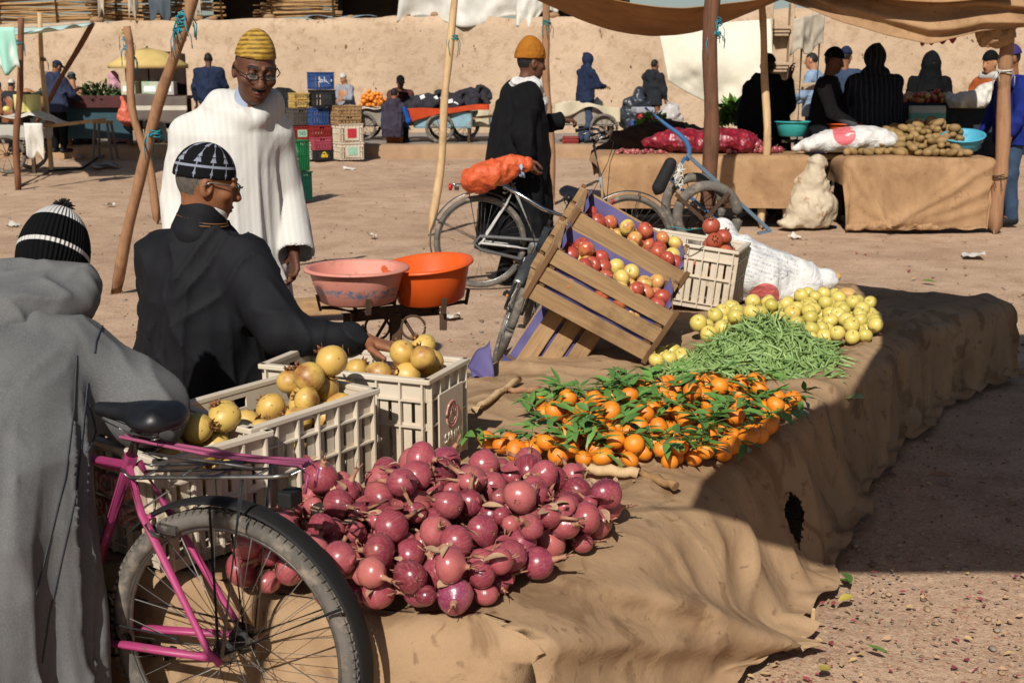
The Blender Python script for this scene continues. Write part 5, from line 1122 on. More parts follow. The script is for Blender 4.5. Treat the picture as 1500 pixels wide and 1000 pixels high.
# --- the man in the black jacket reaching over the crates
def man_black():
    t = person('man in a black jacket and patterned black skullcap reaching over the crates to the fruit', (-1.05, 4.12, 0), 0)
    hc, hm, sc = V((.03, .0, 1.215)), headm(R(-72), R(14)), 1.0
    sh, el, wr = V((.145, -.04, .965)), V((.3, -.19, .75)), V((.565, -.2, .735))
    j = dict(neck=(.01, 0, 1.08), chest=(0, .02, .88), pelvis=(-.03, .06, .55), shl=(-.15, .06, .96), shr=sh, ell=(-.2, .22, .76), elr=el, wrl=(-.05, .34, .72), wrr=wr, knl=(.15, .42, .5), knr=(.36, .15, .46), anl=(.15, .4, .08), anr=(.4, .12, .08))
    skin_body(t, j, SKIN_M, hc, hm, sc, .0042, [((wr, V((.93, -.22, -.2)), V((.05, -.1, -1))), dict(side=-1, curl=.28, spread=.16, thumb=.9, sc=1.05)), (((-.05, .34, .72), (.5, .8, -.2), (0, 0, -1)), dict(side=1, curl=.4))], paint=head_paint(hc, hm, sc, .06), hair=HAIRG)
    m_j = cloth('black_nylon', '#131316', '#1a1a1d', .72, bs=11, bst=.25); s = SDF()
    s.loft([(.42, -.04, .06, .21, .18), (.55, -.04, .06, .212, .185), (.75, -.02, .03, .205, .172), (.93, 0, .02, .185, .15), (1.02, 0, .01, .14, .12), (1.08, .01, 0, .09, .09)], fold=foldfn(5, .03, .45, 1.0, 2.2))
    s.cap((.07, -.01, 1.005), sh, .06, .082, .05); s.cap(sh, el, .084, .078, .05); s.cap(el, wr - V((.05, 0, 0)), .076, .056, .03); s.cap((-.07, .03, 1.005), (-.15, .06, .95), .06, .085, .05); s.cap((-.15, .06, .95), (-.2, .22, .76), .085, .075, .04); s.cap((-.2, .22, .76), (-.07, .33, .72), .075, .06, .04)
    w1 = wrinkles(.014, 6.5, 1.7, 3., 1.5); s.build('jacket', m_j, .0075, t, disp=w1)
    s = SDF(); s.cap((-.005, -.005, 1.06), (.012, 0, 1.115), .092, .082, .02); s.ell((.05, .03, 1.15), (.075, .06, .05), None, .02, True); s.build('collar', m_j, .006, t)
    mb = MB(); a = (wr - el).normalized(); c = wr - a * .035; mb.tube([c - a * .02, c + a * .03], .052, 18); mb.build('cuff', m_j, t)
    mbr = M('bronze_piping', '#6e4a2c', '#8a6038', 20, .6); mb = MB()
    for k in (-.012, .006): mb.ring(c + a * (k - .012), a, .0535, .0022, 26, 5)
    mb.build('cuff_piping', mbr, t); mb = MB()
    for k in range(3): mb.ring((.008, 0, 1.095 + .009 * k), (.15, 0, 1), .086 - .002 * k, .0024, 40, 5)
    mb.build('piping', mbr, t)
    s = SDF(); s.cap((.01, .0, 1.06), (.03, 0, 1.13), .07, .066, .02); s.build('shirt_collar', MWHITE, .006, t)
    s = SDF()
    for q, k, f in ((-.1, (.15, .42, .5), (.15, .4, .08)), (.1, (.36, .15, .46), (.4, .12, .08))): s.cap((q - .03, .06, .5), k, .12, .08, .05); s.cap(k, f, .08, .06, .04)
    s.build('trousers', cloth('dark_trousers', '#1a1b1f', '#22242a'), .012, t)
    # skullcap with its grey pattern
    s = SDF(); hat_shell(s, hc, hm, sc, top=.012, puff=.008)
    # pattern of pale triangles and a band, mapped round the head
    n2 = NT('patterned_knit'); gm = n2.n('TexCoord'); vr = n2.n('VectorRotate', rotation_type='EULER_XYZ', invert=True); e = hm.to_euler(); vr.inputs['Rotation'].default_value = e; vr.inputs['Center'].default_value = hc
    n2.l(gm.outputs['Object'], vr.inputs['Vector']); sb = n2.n('VectorMath', operation='SUBTRACT'); sb.inputs[1].default_value = hc; n2.l(vr.outputs[0], sb.inputs[0]); sp = n2.n('SeparateXYZ'); n2.l(sb.outputs[0], sp.inputs[0])
    ang = n2.math('MULTIPLY', n2.math('ARCTAN2', sp.outputs[0], sp.outputs[1]), 10 / (2 * math.pi)); fr = n2.math('ABSOLUTE', n2.math('SUBTRACT', n2.math('FRACT', ang), .5)); z = n2.math('SUBTRACT', sp.outputs[2], n2.math('MULTIPLY', sp.outputs[1], .12))
    def tri(z0, h, hw, off=0.0):
        fx = n2.math('ABSOLUTE', n2.math('SUBTRACT', fr, off)); up = n2.math('DIVIDE', n2.math('SUBTRACT', z, z0), h); a = n2.math('GREATER_THAN', up, 0.0); b = n2.math('LESS_THAN', n2.math('ADD', n2.math('MULTIPLY', fx, 1 / hw), up), 1.0); return n2.math('MULTIPLY', a, b)
    msk = tri(.084, .017, .13, .09)
    for q in (tri(.103, .018, .14), tri(.043, .018, .1), n2.math('MULTIPLY', n2.math('GREATER_THAN', z, .066), n2.math('LESS_THAN', z, .074)), n2.math('MULTIPLY', n2.math('LESS_THAN', fr, .03), n2.math('GREATER_THAN', z, .02)), n2.math('MULTIPLY', n2.math('GREATER_THAN', z, .134), n2.math('GREATER_THAN', n2.math('ADD', n2.math('MULTIPLY', fr, -1), .5), .32))): msk = n2.math('MAXIMUM', msk, q)
    n2.base(n2.mix(msk, '#0c0c0e', '#7b808c')); n2.bump(n2.noise(300, 2, .5), .5, .002); n2.set(.9, 0, .15)
    s.build('skullcap', n2.m, .0042, t, cut=hat_cut(hc, hm, sc, .03, .12)); glasses(t, hc, hm, sc, MSTEEL)
man_black()
# --- the man bent forward in the grey hooded djellaba
def man_grey():
    t = person('man seen from behind in a grey hooded djellaba and black knitted bobble hat', (-1.24, 2.56, 0), R(2))
    hc, hm, sc = V((.06, .62, 1.085)), headm(R(-8), R(34)), .97
    # heavy hood folds hide the neck
    sr, er = V((.165, .38, .9)), V((.36, .34, .785)); slf, elf = V((-.15, .4, .91)), V((-.34, .45, .72)); wr = V((.27, .6, .76)); wl = V((-.16, .68, .8))
    j = dict(neck=(.04, .47, .98), chest=(.0, .3, .82), pelvis=(0, .0, .76), shl=slf, shr=sr, ell=elf, elr=er, wrl=wl, wrr=wr, knl=(-.11, .05, .45), knr=(.11, .05, .45), anl=(-.12, -.02, .08), anr=(.12, -.02, .08))
    skin_body(t, j, SKIN_M, hc, hm, sc, .0055, slim=.75, hands=[((wr, V((-.5, .8, -.3)), V((0, -.1, -1))), dict(side=1, curl=.6)), ((wl, V((.5, .8, -.3)), V((0, -.1, -1))), dict(side=-1, curl=.6))])
    m_g = cloth('grey_felt', '#565656', '#656564', .95, bs=7, bst=.3, c3='#686867'); s = SDF()
    fo = foldfn(9, .045, .1, .95, 1.0)
    s.loft([(.02, -.03, -.02, .29, .26), (.4, -.03, 0, .29, .25), (.62, -.02, .03, .285, .24), (.76, 0, .1, .27, .22), (.88, 0, .22, .22, .19), (.96, 0, .33, .17, .14), (1.01, 0, .42, .1, .09)], fold=fo)
    s.ell((0, .24, .83), (.23, .26, .17), Matrix.Rotation(R(28), 3, 'X'), .08)
    s.cap((.06, .38, .955), sr, .075, .088, .06); s.cap(sr, er, .092, .095, .05); s.cap(er, wr, .09, .08, .04); s.cap((-.08, .36, .955), slf, .085, .095, .06); s.cap(slf, elf, .1, .09, .05); s.cap(elf, wl, .09, .08, .04)
    w1 = wrinkles(.01, 6, 2.6, 7., .5); vq = s.arrays(.0085, w1); mk('djellaba', fastmesh('djellaba', vq[0], vq[1]), m_g, t)
    from mathutils.bvhtree import BVHTree
    bv = BVHTree.FromPolygons([V(p) for p in vq[0]], [tuple(int(i) for i in q) for q in vq[1]]); mw = _MW[t.name]; mi = mw.inverted(); eye = mi @ V((0, 0, EYE)); sm = MB()
    for px, rr in (([(208, 428), (185, 445), (165, 462), (148, 480), (140, 500), (138, 520)], .004), ([(112, 520), (108, 600), (95, 700), (70, 800), (50, 880)], .003), ([(128, 560), (120, 640), (112, 720), (92, 810), (72, 900), (60, 980)], .003), ([(128, 590), (136, 612), (140, 632), (134, 650), (126, 664)], .005)):
        pts = []
        dn = [(a[0] + (c[0] - a[0]) * k / 8, a[1] + (c[1] - a[1]) * k / 8) for a, c in zip(px, px[1:]) for k in range(8)]
        for u, v in dn:
            h = bv.ray_cast(eye, (mi.to_3x3() @ ray(u, v)).normalized())
            if h[0] is not None: pts.append(h[0] + h[1] * .001)
        if len(pts) > 1: sm.tube(pts, rr * .6, 6)
    sm.build('seam', M('dark_piping', '#3a3c41', '#34363b', 9, .9), t)
    s = SDF(); s.ell((.03, .46, 1.045), (.16, .13, .06), Matrix.Rotation(R(22), 3, 'X'), .05); s.cap((-.12, .44, 1.02), (.03, .28, .99), .045, .03, .05); s.cap((.17, .46, 1.02), (.03, .28, .99), .045, .03, .05); s.cap((.03, .29, .995), (.04, .23, .965), .038, .02, .03); s.ell((.03, .4, 1.04), (.09, .1, .05), None, .05); s.cap((-.06, .54, 1.06), (.16, .54, 1.06), .05, .05, .05)
    s.build('hood', m_g, .007, t, disp=wrinkles(.008, 9, 1.0, 2.))
    # knit hat
    s = SDF(); hat_shell(s, hc, hm, sc, top=.045, puff=.016); tk = NT('ribbed_black_knit'); vr = tk.n('VectorRotate', rotation_type='EULER_XYZ', invert=True); vr.inputs['Rotation'].default_value = hm.to_euler(); vr.inputs['Center'].default_value = hc; tc = tk.n('TexCoord'); tk.l(tc.outputs['Object'], vr.inputs['Vector']); sb = tk.n('VectorMath', operation='SUBTRACT'); sb.inputs[1].default_value = hc; tk.l(vr.outputs[0], sb.inputs[0]); sp = tk.n('SeparateXYZ'); tk.l(sb.outputs[0], sp.inputs[0])
    z = sp.outputs[2]; b1 = tk.math('MULTIPLY', tk.math('GREATER_THAN', z, .03), tk.math('LESS_THAN', z, .042)); b2 = tk.math('MULTIPLY', tk.math('GREATER_THAN', z, .118), tk.math('LESS_THAN', z, .16)); rib = tk.math('SINE', tk.math('MULTIPLY', tk.math('ARCTAN2', sp.outputs[0], sp.outputs[1]), 60.0)); tk.base(tk.mix(tk.math('MAXIMUM', b1, b2), '#0b0b0d', '#b5b3ae')); tk.bump(rib, .6, .004); tk.set(.95, 0, .1)
    o = s.build('knit_hat', tk.m, .005, t, cut=hat_cut(hc, hm, sc, -.02, .05)); top = hc + hm @ V((0, -.014, .172 * sc)); mb = MB(); q = random.Random(3)
    for k in range(150):
        d = V((q.gauss(0, 1), q.gauss(0, 1), q.gauss(.3, 1))).normalized(); mb.tube([top, top + d * .02 + V((0, 0, .004)), top + d * q.uniform(.026, .036)], [.003, .0026, .0014], 4)
    mb.build('pompom', MBLACK, o)
man_grey()
# --- the man in the black coat with the silver bicycle
def man_coat():
    t = person('man in a long black coat, mustard beanie and white scarf pushing the silver bicycle', (.06, 9.45, 0), R(-66))
    hc, hm, sc = V((0, .09, 1.63)), headm(0, R(8)), 1.06
    # local +Y is his way forward (to the right in the picture); +X is his right hand
    sl_, el, wl = V((-.19, .04, 1.4)), V((-.22, .24, 1.18)), V((-.2, .45, 1.2)); sr, er, wr = V((.19, -.02, 1.4)), V((.3, -.12, 1.13)), V((.33, -.08, .95))
    j = dict(neck=(0, .02, 1.47), chest=(0, .02, 1.25), pelvis=(0, -.02, .95), shl=sl_, shr=sr, ell=el, elr=er, wrl=wl, wrr=wr, knl=(-.1, .1, .5), knr=(.1, -.02, .5), anl=(-.1, .12, .08), anr=(.1, -.16, .08))
    skin_body(t, j, SKIN_D, hc, hm, sc, .0065, [((wl, V((0, 1, 0)), V((0, 0, -1))), dict(side=1, curl=.75)), ((wr, V((.2, .3, -.9)), V((-.3, .9, .2))), dict(side=1, curl=.7))], paint=head_paint(hc, hm, sc, .075))
    m_c = cloth('black_wool', '#0f0f11', '#161618', .95, bs=8, bst=.2); s = SDF()
    s.loft([(.25, 0, -.04, .31, .29), (.6, 0, -.03, .3, .26), (.95, 0, -.02, .28, .23), (1.2, 0, .0, .265, .205), (1.36, 0, .01, .23, .16), (1.46, 0, .02, .12, .11)], fold=foldfn(4, .03, .3, 1.2, 1.3))
    for a, b, c in ((sl_, el, wl), (sr, er, wr)): s.cap((a.x * .6, .01, 1.39), a, .09, .095, .05); s.cap(a, b, .098, .085, .05); s.cap(b, c - (c - b).normalized() * .04, .085, .07, .04)
    s.build('coat', m_c, .011, t, disp=wrinkles(.015, 6, 1.8, 4.))
    s = SDF(); s.cap((-.1, .06, 1.475), (.1, .06, 1.475), .05, .05, .03); s.ell((0, .03, 1.49), (.1, .1, .05), None, .03); s.cap((-.03, .12, 1.47), (-.06, .2, 1.3), .05, .055, .04); s.cap((-.06, .2, 1.3), (-.06, .215, 1.1), .055, .03, .03); s.cap((.06, .1, 1.47), (.02, .18, 1.33), .05, .04, .03)
    s.build('scarf', cloth('white_scarf', '#c6c4c0', '#b3b0ac', bs=20, bst=.5), .009, t, disp=wrinkles(.012, 14, 2., 1.))
    s = SDF(); hat_shell(s, hc, hm, sc, top=.055, puff=.018); s.cap(hc + hm @ V((0, -.04, .12)), hc + hm @ V((0, -.05, .165)), .06, .035, .04); s.build('beanie', cloth('mustard_knit', '#8a5418', '#9c6322', knit=True, wrinkle=False), .007, t, cut=hat_cut(hc, hm, sc, .038, .12), disp=wrinkles(.004, 20, 1., 1.))
    s = SDF()
    for q, k, f in ((-.1, (-.1, .1, .5), (-.1, .12, .06)), (.1, (.1, -.02, .5), (.1, -.16, .06))): s.cap((q, 0, .9), k, .11, .085, .04); s.cap(k, f, .085, .075, .03)
    s.build('trousers', cloth('black_trousers', '#141416', '#1a1a1d'), .014, t)
    s = SDF()
    for q, y in ((-.1, .1), (.1, -.18)): s.cap((q, y, .045), (q, y + .16, .04), .05, .045, .03)
    s.build('shoes', MBLACK, .012, t)
man_coat()
hb9 = PY(762, 250, 9.0)
sack('bag', 'orange woven bag strapped on the rack and saddle of the silver bicycle', [('e', (-.02, 0, .1), (.2, .11, .1), Matrix.Rotation(R(-16), 3, 'Y'), .05), ('e', (-.12, 0, .06), (.12, .1, .07), None, .05), ('c', (.14, 0, .16), (.24, -.01, .17), .045, .025, .05)], M('orange_bag', '#b84a26', '#c65e34', 6, .5, c3='#b58a3a', s3=4, th3=(.6, .64), bump=.6, bscale=22, bd=.03), .008, (-.13, 8.95, .75), 0, .026, 'bag', 9, flat0=False)
mb = MB(); p = PY(762, 248, 8.93); mb.ring(p, (1, .3, .1), .05, .009, 24, 7); mb.ring(p + V((.01, 0, -.01)), (1, .1, .4), .05, .008, 24, 7); tag(mb.build('cable_lock', M('steel_blue_cable', '#7d93ad', '#8fa3b8', 9, .4)), 'coiled steel blue bicycle lock beside the orange bag on the saddle', 'lock')
# ------------------------------------------------------------------ the rest of the market
def far_person(label,  u, vt, Y, yaw, base=0.0, H_=1.74, pose='stand', top=None, legs=None, hat=None, skin=SKIN_M, robe=False, arms=((.3, 1.0), (.3, 1.0)), hood=False, scarf=None, niqab=False, res=.013, stripe=False, cap=False, kufi=False, beard=False, width=1.0, shoes=True, pitch=12, hyaw=0, sleeves=None):
    """arms: (how far forward, hand height) for the left and the right hand"""
    p = PY(u, vt, Y); t = person(label, (p.x, Y, base), R(yaw)); k = (p.z - base) / 1.8 if pose == 'stand' else H_ / 1.8; k0 = k
    dz = 0
    if pose == 'sit': dz = (p.z - base) / k - 1.8
    lean = {'stand': 0.02, 'bend': .34, 'sit': .1}[pose]
    if pose == 'bend': k = H_ / 1.8; dz = (p.z - base) / k - 1.8
    S = lambda x, y, z: V((x * width, y, z)) * k
    pz = .93 + (dz if pose == 'sit' else 0); sz = 1.42 + dz; hz = 1.63 + dz; hy = lean + .05
    hc = S(0, hy, hz); hm = headm(R(hyaw), R(pitch)); sc = .95 * k * 1.04
    j = dict(neck=S(0, lean, 1.47 + dz), chest=S(0, lean * .7, 1.22 + dz), pelvis=S(0, 0, pz), shl=S(-.18, lean, 1.39 + dz), shr=S(.18, lean, 1.39 + dz))
    for q, e, (fw, hh) in (('l', -1, arms[0]), ('r', 1, arms[1])):
        j['el' + q] = S(e * .25, lean + fw * .35, max(hh + dz + .02, 1.12 + dz) if hh < 1.3 else 1.2 + dz); j['wr' + q] = S(e * (.16 if fw > .2 else .24), lean + fw, hh + dz)
    if pose == 'sit': j.update(knl=S(-.12, .42, .5), knr=S(.12, .42, .5), anl=S(-.12, .45, .08), anr=S(.12, .4, .08))
    else: j.update(knl=S(-.1, .03, .5), knr=S(.1, .03, .5), anl=S(-.11, -.02, .08), anr=S(.11, -.02, .08))
    hands = []
    for q, s_ in (('l', 1), ('r', -1)):
        d = (j['wr' + q] - j['el' + q]).normalized(); hands.append(((j['wr' + q], d, (0, -.3, -1) if abs(d.z) < .8 else (-s_, .3, 0)), dict(side=s_, curl=.5, sc=1.1)))
    skin_body(t, j, skin, hc, hm, sc, res * .8, hands, hi=False, paint=head_paint(hc, hm, sc, .065, beard))
    s = SDF(); cxy = lambda z: lean * max(0, (z - pz) / (sz - pz)) if z > pz else 0
    if robe: rg = [(.06, .3, .25), (.5, .28, .22), (.93 + dz, .26, .2), (1.2 + dz, .24, .17), (1.36 + dz, .2, .14), (1.46 + dz, .11, .1)]
    else: rg = [(.8 + dz, .2, .15), (.95 + dz, .21, .16), (1.2 + dz, .22, .16), (1.37 + dz, .19, .13), (1.47 + dz, .1, .09)]
    s.loft([(z * k, 0, cxy(z) * k, a * k * width, b * k) for z, a, b in rg], fold=foldfn(5, .025 * k if robe else .012, .1, 1.2, u * .37))
    s2 = SDF() if sleeves else s
    for q, e in (('l', -1), ('r', 1)):
        a, b, c = j['sh' + q], j['el' + q], j['wr' + q]; s.cap(S(e * .07, lean, 1.42 + dz), a, .07 * k, .08 * k, .04); s2.cap(a, b, .078 * k, .066 * k, .04); s2.cap(b, b.lerp(c, .85), .066 * k, .052 * k, .03)
    if hood == 'down': s.cap(S(-.1, lean - .03, 1.5 + dz), S(.1, lean - .03, 1.5 + dz), .055 * k, .055 * k, .04); s.ell(S(0, lean - .12, 1.42 + dz), (.12 * k, .06 * k, .12 * k), None, .05)
    if sleeves: s2.build('sleeves', sleeves, res, t)
    nm = 'djellaba' if robe else 'jacket'
    s.build(nm, top, res, t, disp=wrinkles(.012, 8, 1.8, u * .11))
    if hood == 'up':
        s = SDF(); g = lambda x, y, z: hc + hm @ (V((x, y, z)) * sc); s.ell(g(0, -.02, .02), V((.114, .125, .128)) * sc, hm, .02); s.cap(g(0, -.07, .1), g(0, -.13, .12), .05 * sc, .025 * sc, .05); s.cap(S(-.07, lean, 1.48 + dz), S(.07, lean, 1.48 + dz), .075 * k, .075 * k, .05); s.ell(g(0, .13, -.01), V((.075, .11, .1)) * sc, hm, .02, True); s.build('hood', top, res, t)
    if not robe or pose == 'bend':
        s = SDF()
        for q, e in (('l', -1), ('r', 1)): s.cap(S(e * .08, 0, pz), j['kn' + q], .1 * k, .08 * k, .04); s.cap(j['kn' + q], j['an' + q], .08 * k, .062 * k, .03)
        s.build('trousers', legs or cloth('faded_jeans', '#2d3a4d', '#3a475a'), res, t, disp=wrinkles(.008, 9, 1.8, u))
    if shoes:
        s = SDF()
        for q in 'lr': a = j['an' + q]; s.cap(V((a.x, a.y - .03, .045 * k)), V((a.x, a.y + .17 * k, .04)), .05 * k, .042 * k, .03)
        s.build('shoes', MBLACK, res, t)
    if niqab:
        s = SDF(); g = lambda x, y, z: hc + hm @ (V((x, y, z)) * sc); s.ell(g(0, -.01, .03), V((.1, .118, .125)) * sc, hm, .03); s.cap(g(0, .0, -.05), S(0, lean, 1.3 + dz), .11 * sc, .2 * k, .08); s.loft([((.95 + dz) * k, 0, 0, .3 * k, .22 * k), ((1.2 + dz) * k, 0, .01, .26 * k, .19 * k), ((1.38 + dz) * k, 0, .02, .18 * k, .15 * k), ((1.48 + dz) * k, 0, .02, .1 * k, .11 * k)], fold=foldfn(5, .02, .9, 1.4, 2.))
        if niqab != 'open': s.ell(g(0, .125, .024), V((.042, .022, .012)) * sc, hm, .006, True)
        else: s.ell(g(0, .13, -.005), V((.055, .06, .075)) * sc, hm, .015, True)
        s.build('veil', hat, res * .75, t, disp=wrinkles(.008, 10, 1.5, 3.))
    elif hat and not hood == 'up':
        s = SDF(); hat_shell(s, hc, hm, sc, top=.03 if not cap else .012, puff=.014)
        if cap: g = lambda x, y, z: hc + hm @ (V((x, y, z)) * sc); s.ell(g(0, .12, .06), V((.07, .085, .012)) * sc, hm @ Matrix.Rotation(R(-12), 3, 'X'), .008)
        s.build('cap' if cap else 'kufi' if kufi else 'beanie', hat, res * .7, t, cut=hat_cut(hc, hm, sc, .05, .1 if not cap else .0))
    if scarf:
        s = SDF(); s.cap(S(-.09, lean + .04, 1.49 + dz), S(.09, lean + .04, 1.49 + dz), .055 * k, .055 * k, .03); s.build('scarf', scarf, res, t)
    return t
C_ = cloth
blk = C_('black_cloth', '#0a0a0c', '#101012'); navy = C_('navy_cloth', '#1a2236', '#232c42', bs=14, bst=.5); dkg = C_('charcoal_cloth', '#232427', '#2e2f33'); jeans = C_('faded_jeans', '#2d3a4d', '#3a475a'); brn = C_('brown_jacket', '#5b463c', '#6b5549'); teal = C_('grey_blue_work', '#2c3a4e', '#36475c'); wht = C_('white_knit', '#bdbab2', '#aaa79f'); pinkc = C_('pale_pink_cloth', '#c49aa2', '#b88c96')
# right-hand stalls
far_person('person in a dark navy puffer jacket with the hood up, looking at a phone', 858, 76, 23.9, -58, .2, top=navy, legs=jeans, hood='up', skin=SKIN_L, beard=True, arms=((.3, 1.12), (.34, 1.12)), pitch=8)
far_person('person in a black hooded sweater with a shoulder bag, bare headed, by the white sheet', 957, 84, 23.9, -40, .2, top=C_('black_fleece', '#1d1e22', '#282a2f'), legs=jeans, skin=SKIN_M, arms=((.28, 1.2), (.1, .95)), hood='down', pitch=0)
far_person('person in a long black hooded coat and cap, phone to the ear, back turned', 1126, 74, 13.75, -12, 0, top=blk, hat=blk, cap=True, robe=True, hood='down', arms=((.05, .85), (.12, 1.5)), skin=SKIN_D, pitch=2)
t = far_person('person in a black beanie and dark jacket with pale patterned sleeves behind the onion table', 1213, 67, 13.5, -118, 0, top=C_('dark_jacket', '#101114', '#191a1e'), legs=navy, hat=blk, sleeves=C_('grey_patterned_sleeve', '#2a2b2e', '#353639', c3='#6e6e70'), skin=SKIN_D, arms=((.34, .95), (.36, .98)), pitch=14)
far_person('person in a dark striped djellaba with a pointed hood up, seen from behind', 1286, 62, 13.4, 4, 0, top=C_('striped_djellaba', '#15171b', '#1d2025', stripe=('#2f3540', 6, .75)), robe=True, hood='up', arms=((.3, .98), (.3, .98)), width=1.14, skin=SKIN_M)
far_person('woman in a black veil covering all but the eyes, behind the apple table', 1364, 73, 15.2, 176, .1, top=blk, hat=blk, niqab=True, robe=True, arms=((.2, .9), (.2, .9)), skin=SKIN_L, pitch=4)
far_person('person in a light blue shirt with short hair, in profile behind the stalls', 1196, 73, 18.5, 62, .15, top=C_('light_blue_shirt', '#8497ad', '#73879e'), legs=jeans, skin=SKIN_L, arms=((.3, 1.02), (.3, 1.0)), pitch=10)
far_person('person in a dark blue jacket and cap, mostly hidden behind the black beanie', 1238, 66, 17.2, -30, .1, top=C_('denim_dark', '#2b3648', '#364256'), legs=jeans, hat=navy, skin=SKIN_M)
far_person('person in a bright blue work jacket at the right end of the potato table', 1492, 62, 12.95, 95, 0, top=C_('bright_blue_work', '#142060', '#1a2970', bs=10, bst=.5), legs=teal, hat=C_('purple_scarf', '#2b2a6a', '#3a2f58'), skin=SKIN_M, arms=((.12, .9), (.14, .9)), width=1.1)
far_person('person with an orange sleeved top and black headscarf beyond the blue work jacket', 1458, 72, 15.0, 120, .0, top=C_('orange_top', '#a8562a', '#8f4722'), legs=navy, hat=blk, skin=SKIN_L, scarf=wht, arms=((.3, 1.0), (.3, 1.0)))
# middle, by the crates and carts
far_person('person in a white kufi cap and pale grey robe counting goods by the crate stack', 505, 106, 24.2, 150, .2, top=C_('pale_grey_robe', '#8f9299', '#7f828a', stripe=('#6b6e76', 10, .7)), hat=wht, kufi=True, robe=True, skin=SKIN_L, arms=((.3, 1.12), (.3, 1.12)), pitch=22)
far_person('person in a maroon checked shirt and black cap leaning over the cart of socks', 584, 108, 24.9, 190, .2, top=C_('maroon_check', '#54302e', '#6a4038', stripe=('#3b2428', 14, .6)), hat=blk, cap=True, pose='bend', skin=SKIN_D, arms=((.4, .95), (.4, .95)), pitch=25)
far_person('person in a dark waistcoat with bright blue sleeves sitting on an orange crate', 574, 126, 23.6, -14, .2, top=C_('dark_waistcoat', '#2e2a35', '#3a3540'), legs=blk, pose='sit', sleeves=C_('bright_blue_sleeve', '#1f4f9c', '#2558a8'), H_=1.7, skin=SKIN_M, arms=((.28, 1.02), (.3, 1.0)), hood='down')
# left-hand stalls
far_person('person in a plain navy jacket standing alone with back turned before the wall', 304, 74, 23.3, 8, .2, top=navy, legs=dkg, skin=SKIN_D, arms=((.1, .85), (.1, .85)), pitch=5, width=1.15)
far_person('person in a white knitted headscarf sitting behind the boxes under the yellow umbrella', 222, 111, 24.2, 170, .2, top=wht, hat=wht, niqab='open', robe=True, H_=1.65, skin=SKIN_L)
far_person('person in a pale pink headscarf and pink top beside the produce table', 169, 103, 23.6, 78, .2, top=pinkc, hat=C_('pink_scarf', '#b88a94', '#a87a86'), niqab='open', robe=True, H_=1.6, skin=SKIN_L, arms=((.2, .9), (.2, .9)))
far_person('person in a brown jacket and grey cap bending over the green produce', 112, 103, 23.2, 34, .2, top=brn, legs=teal, hat=C_('grey_cap', '#4d5258', '#3d4248'), cap=True, pose='bend', skin=SKIN_L, arms=((.36, .9), (.36, .9)), pitch=25)
far_person('person in a navy hooded jacket and dark cap standing between the two front poles', 78, 86, 22.6, -35, .1, top=C_('slate_navy', '#262c40', '#31374c'), legs=blk, hat=navy, cap=True, skin=SKIN_M, hood='down', arms=((.36, 1.0), (.36, 1.0)), pitch=22, width=1.2)
far_person('person in a grey beanie and dark green jacket bent towards the stall', 36, 104, 23.4, -60, .2, top=C_('dark_green_jacket', '#222b2b', '#2c3636'), legs=blk, hat=C_('grey_knit', '#6a6762', '#5c5955'), pose='bend', skin=SKIN_L, arms=((.3, 1.0), (.3, 1.0)), pitch=20)
far_person('person in a white cap and charcoal jacket with back turned behind the handcart', 14, 115, 22.8, -10, .1, top=dkg, legs=blk, hat=wht, skin=SKIN_M, H_=1.6)
far_person('person in a black top and bright blue cap, half cut off by the picture edge', -4, 118, 23.8, 10, .2, top=blk, legs=blk, hat=C_('bright_blue_cap', '#2c4a7a', '#34568c'), skin=SKIN_M)
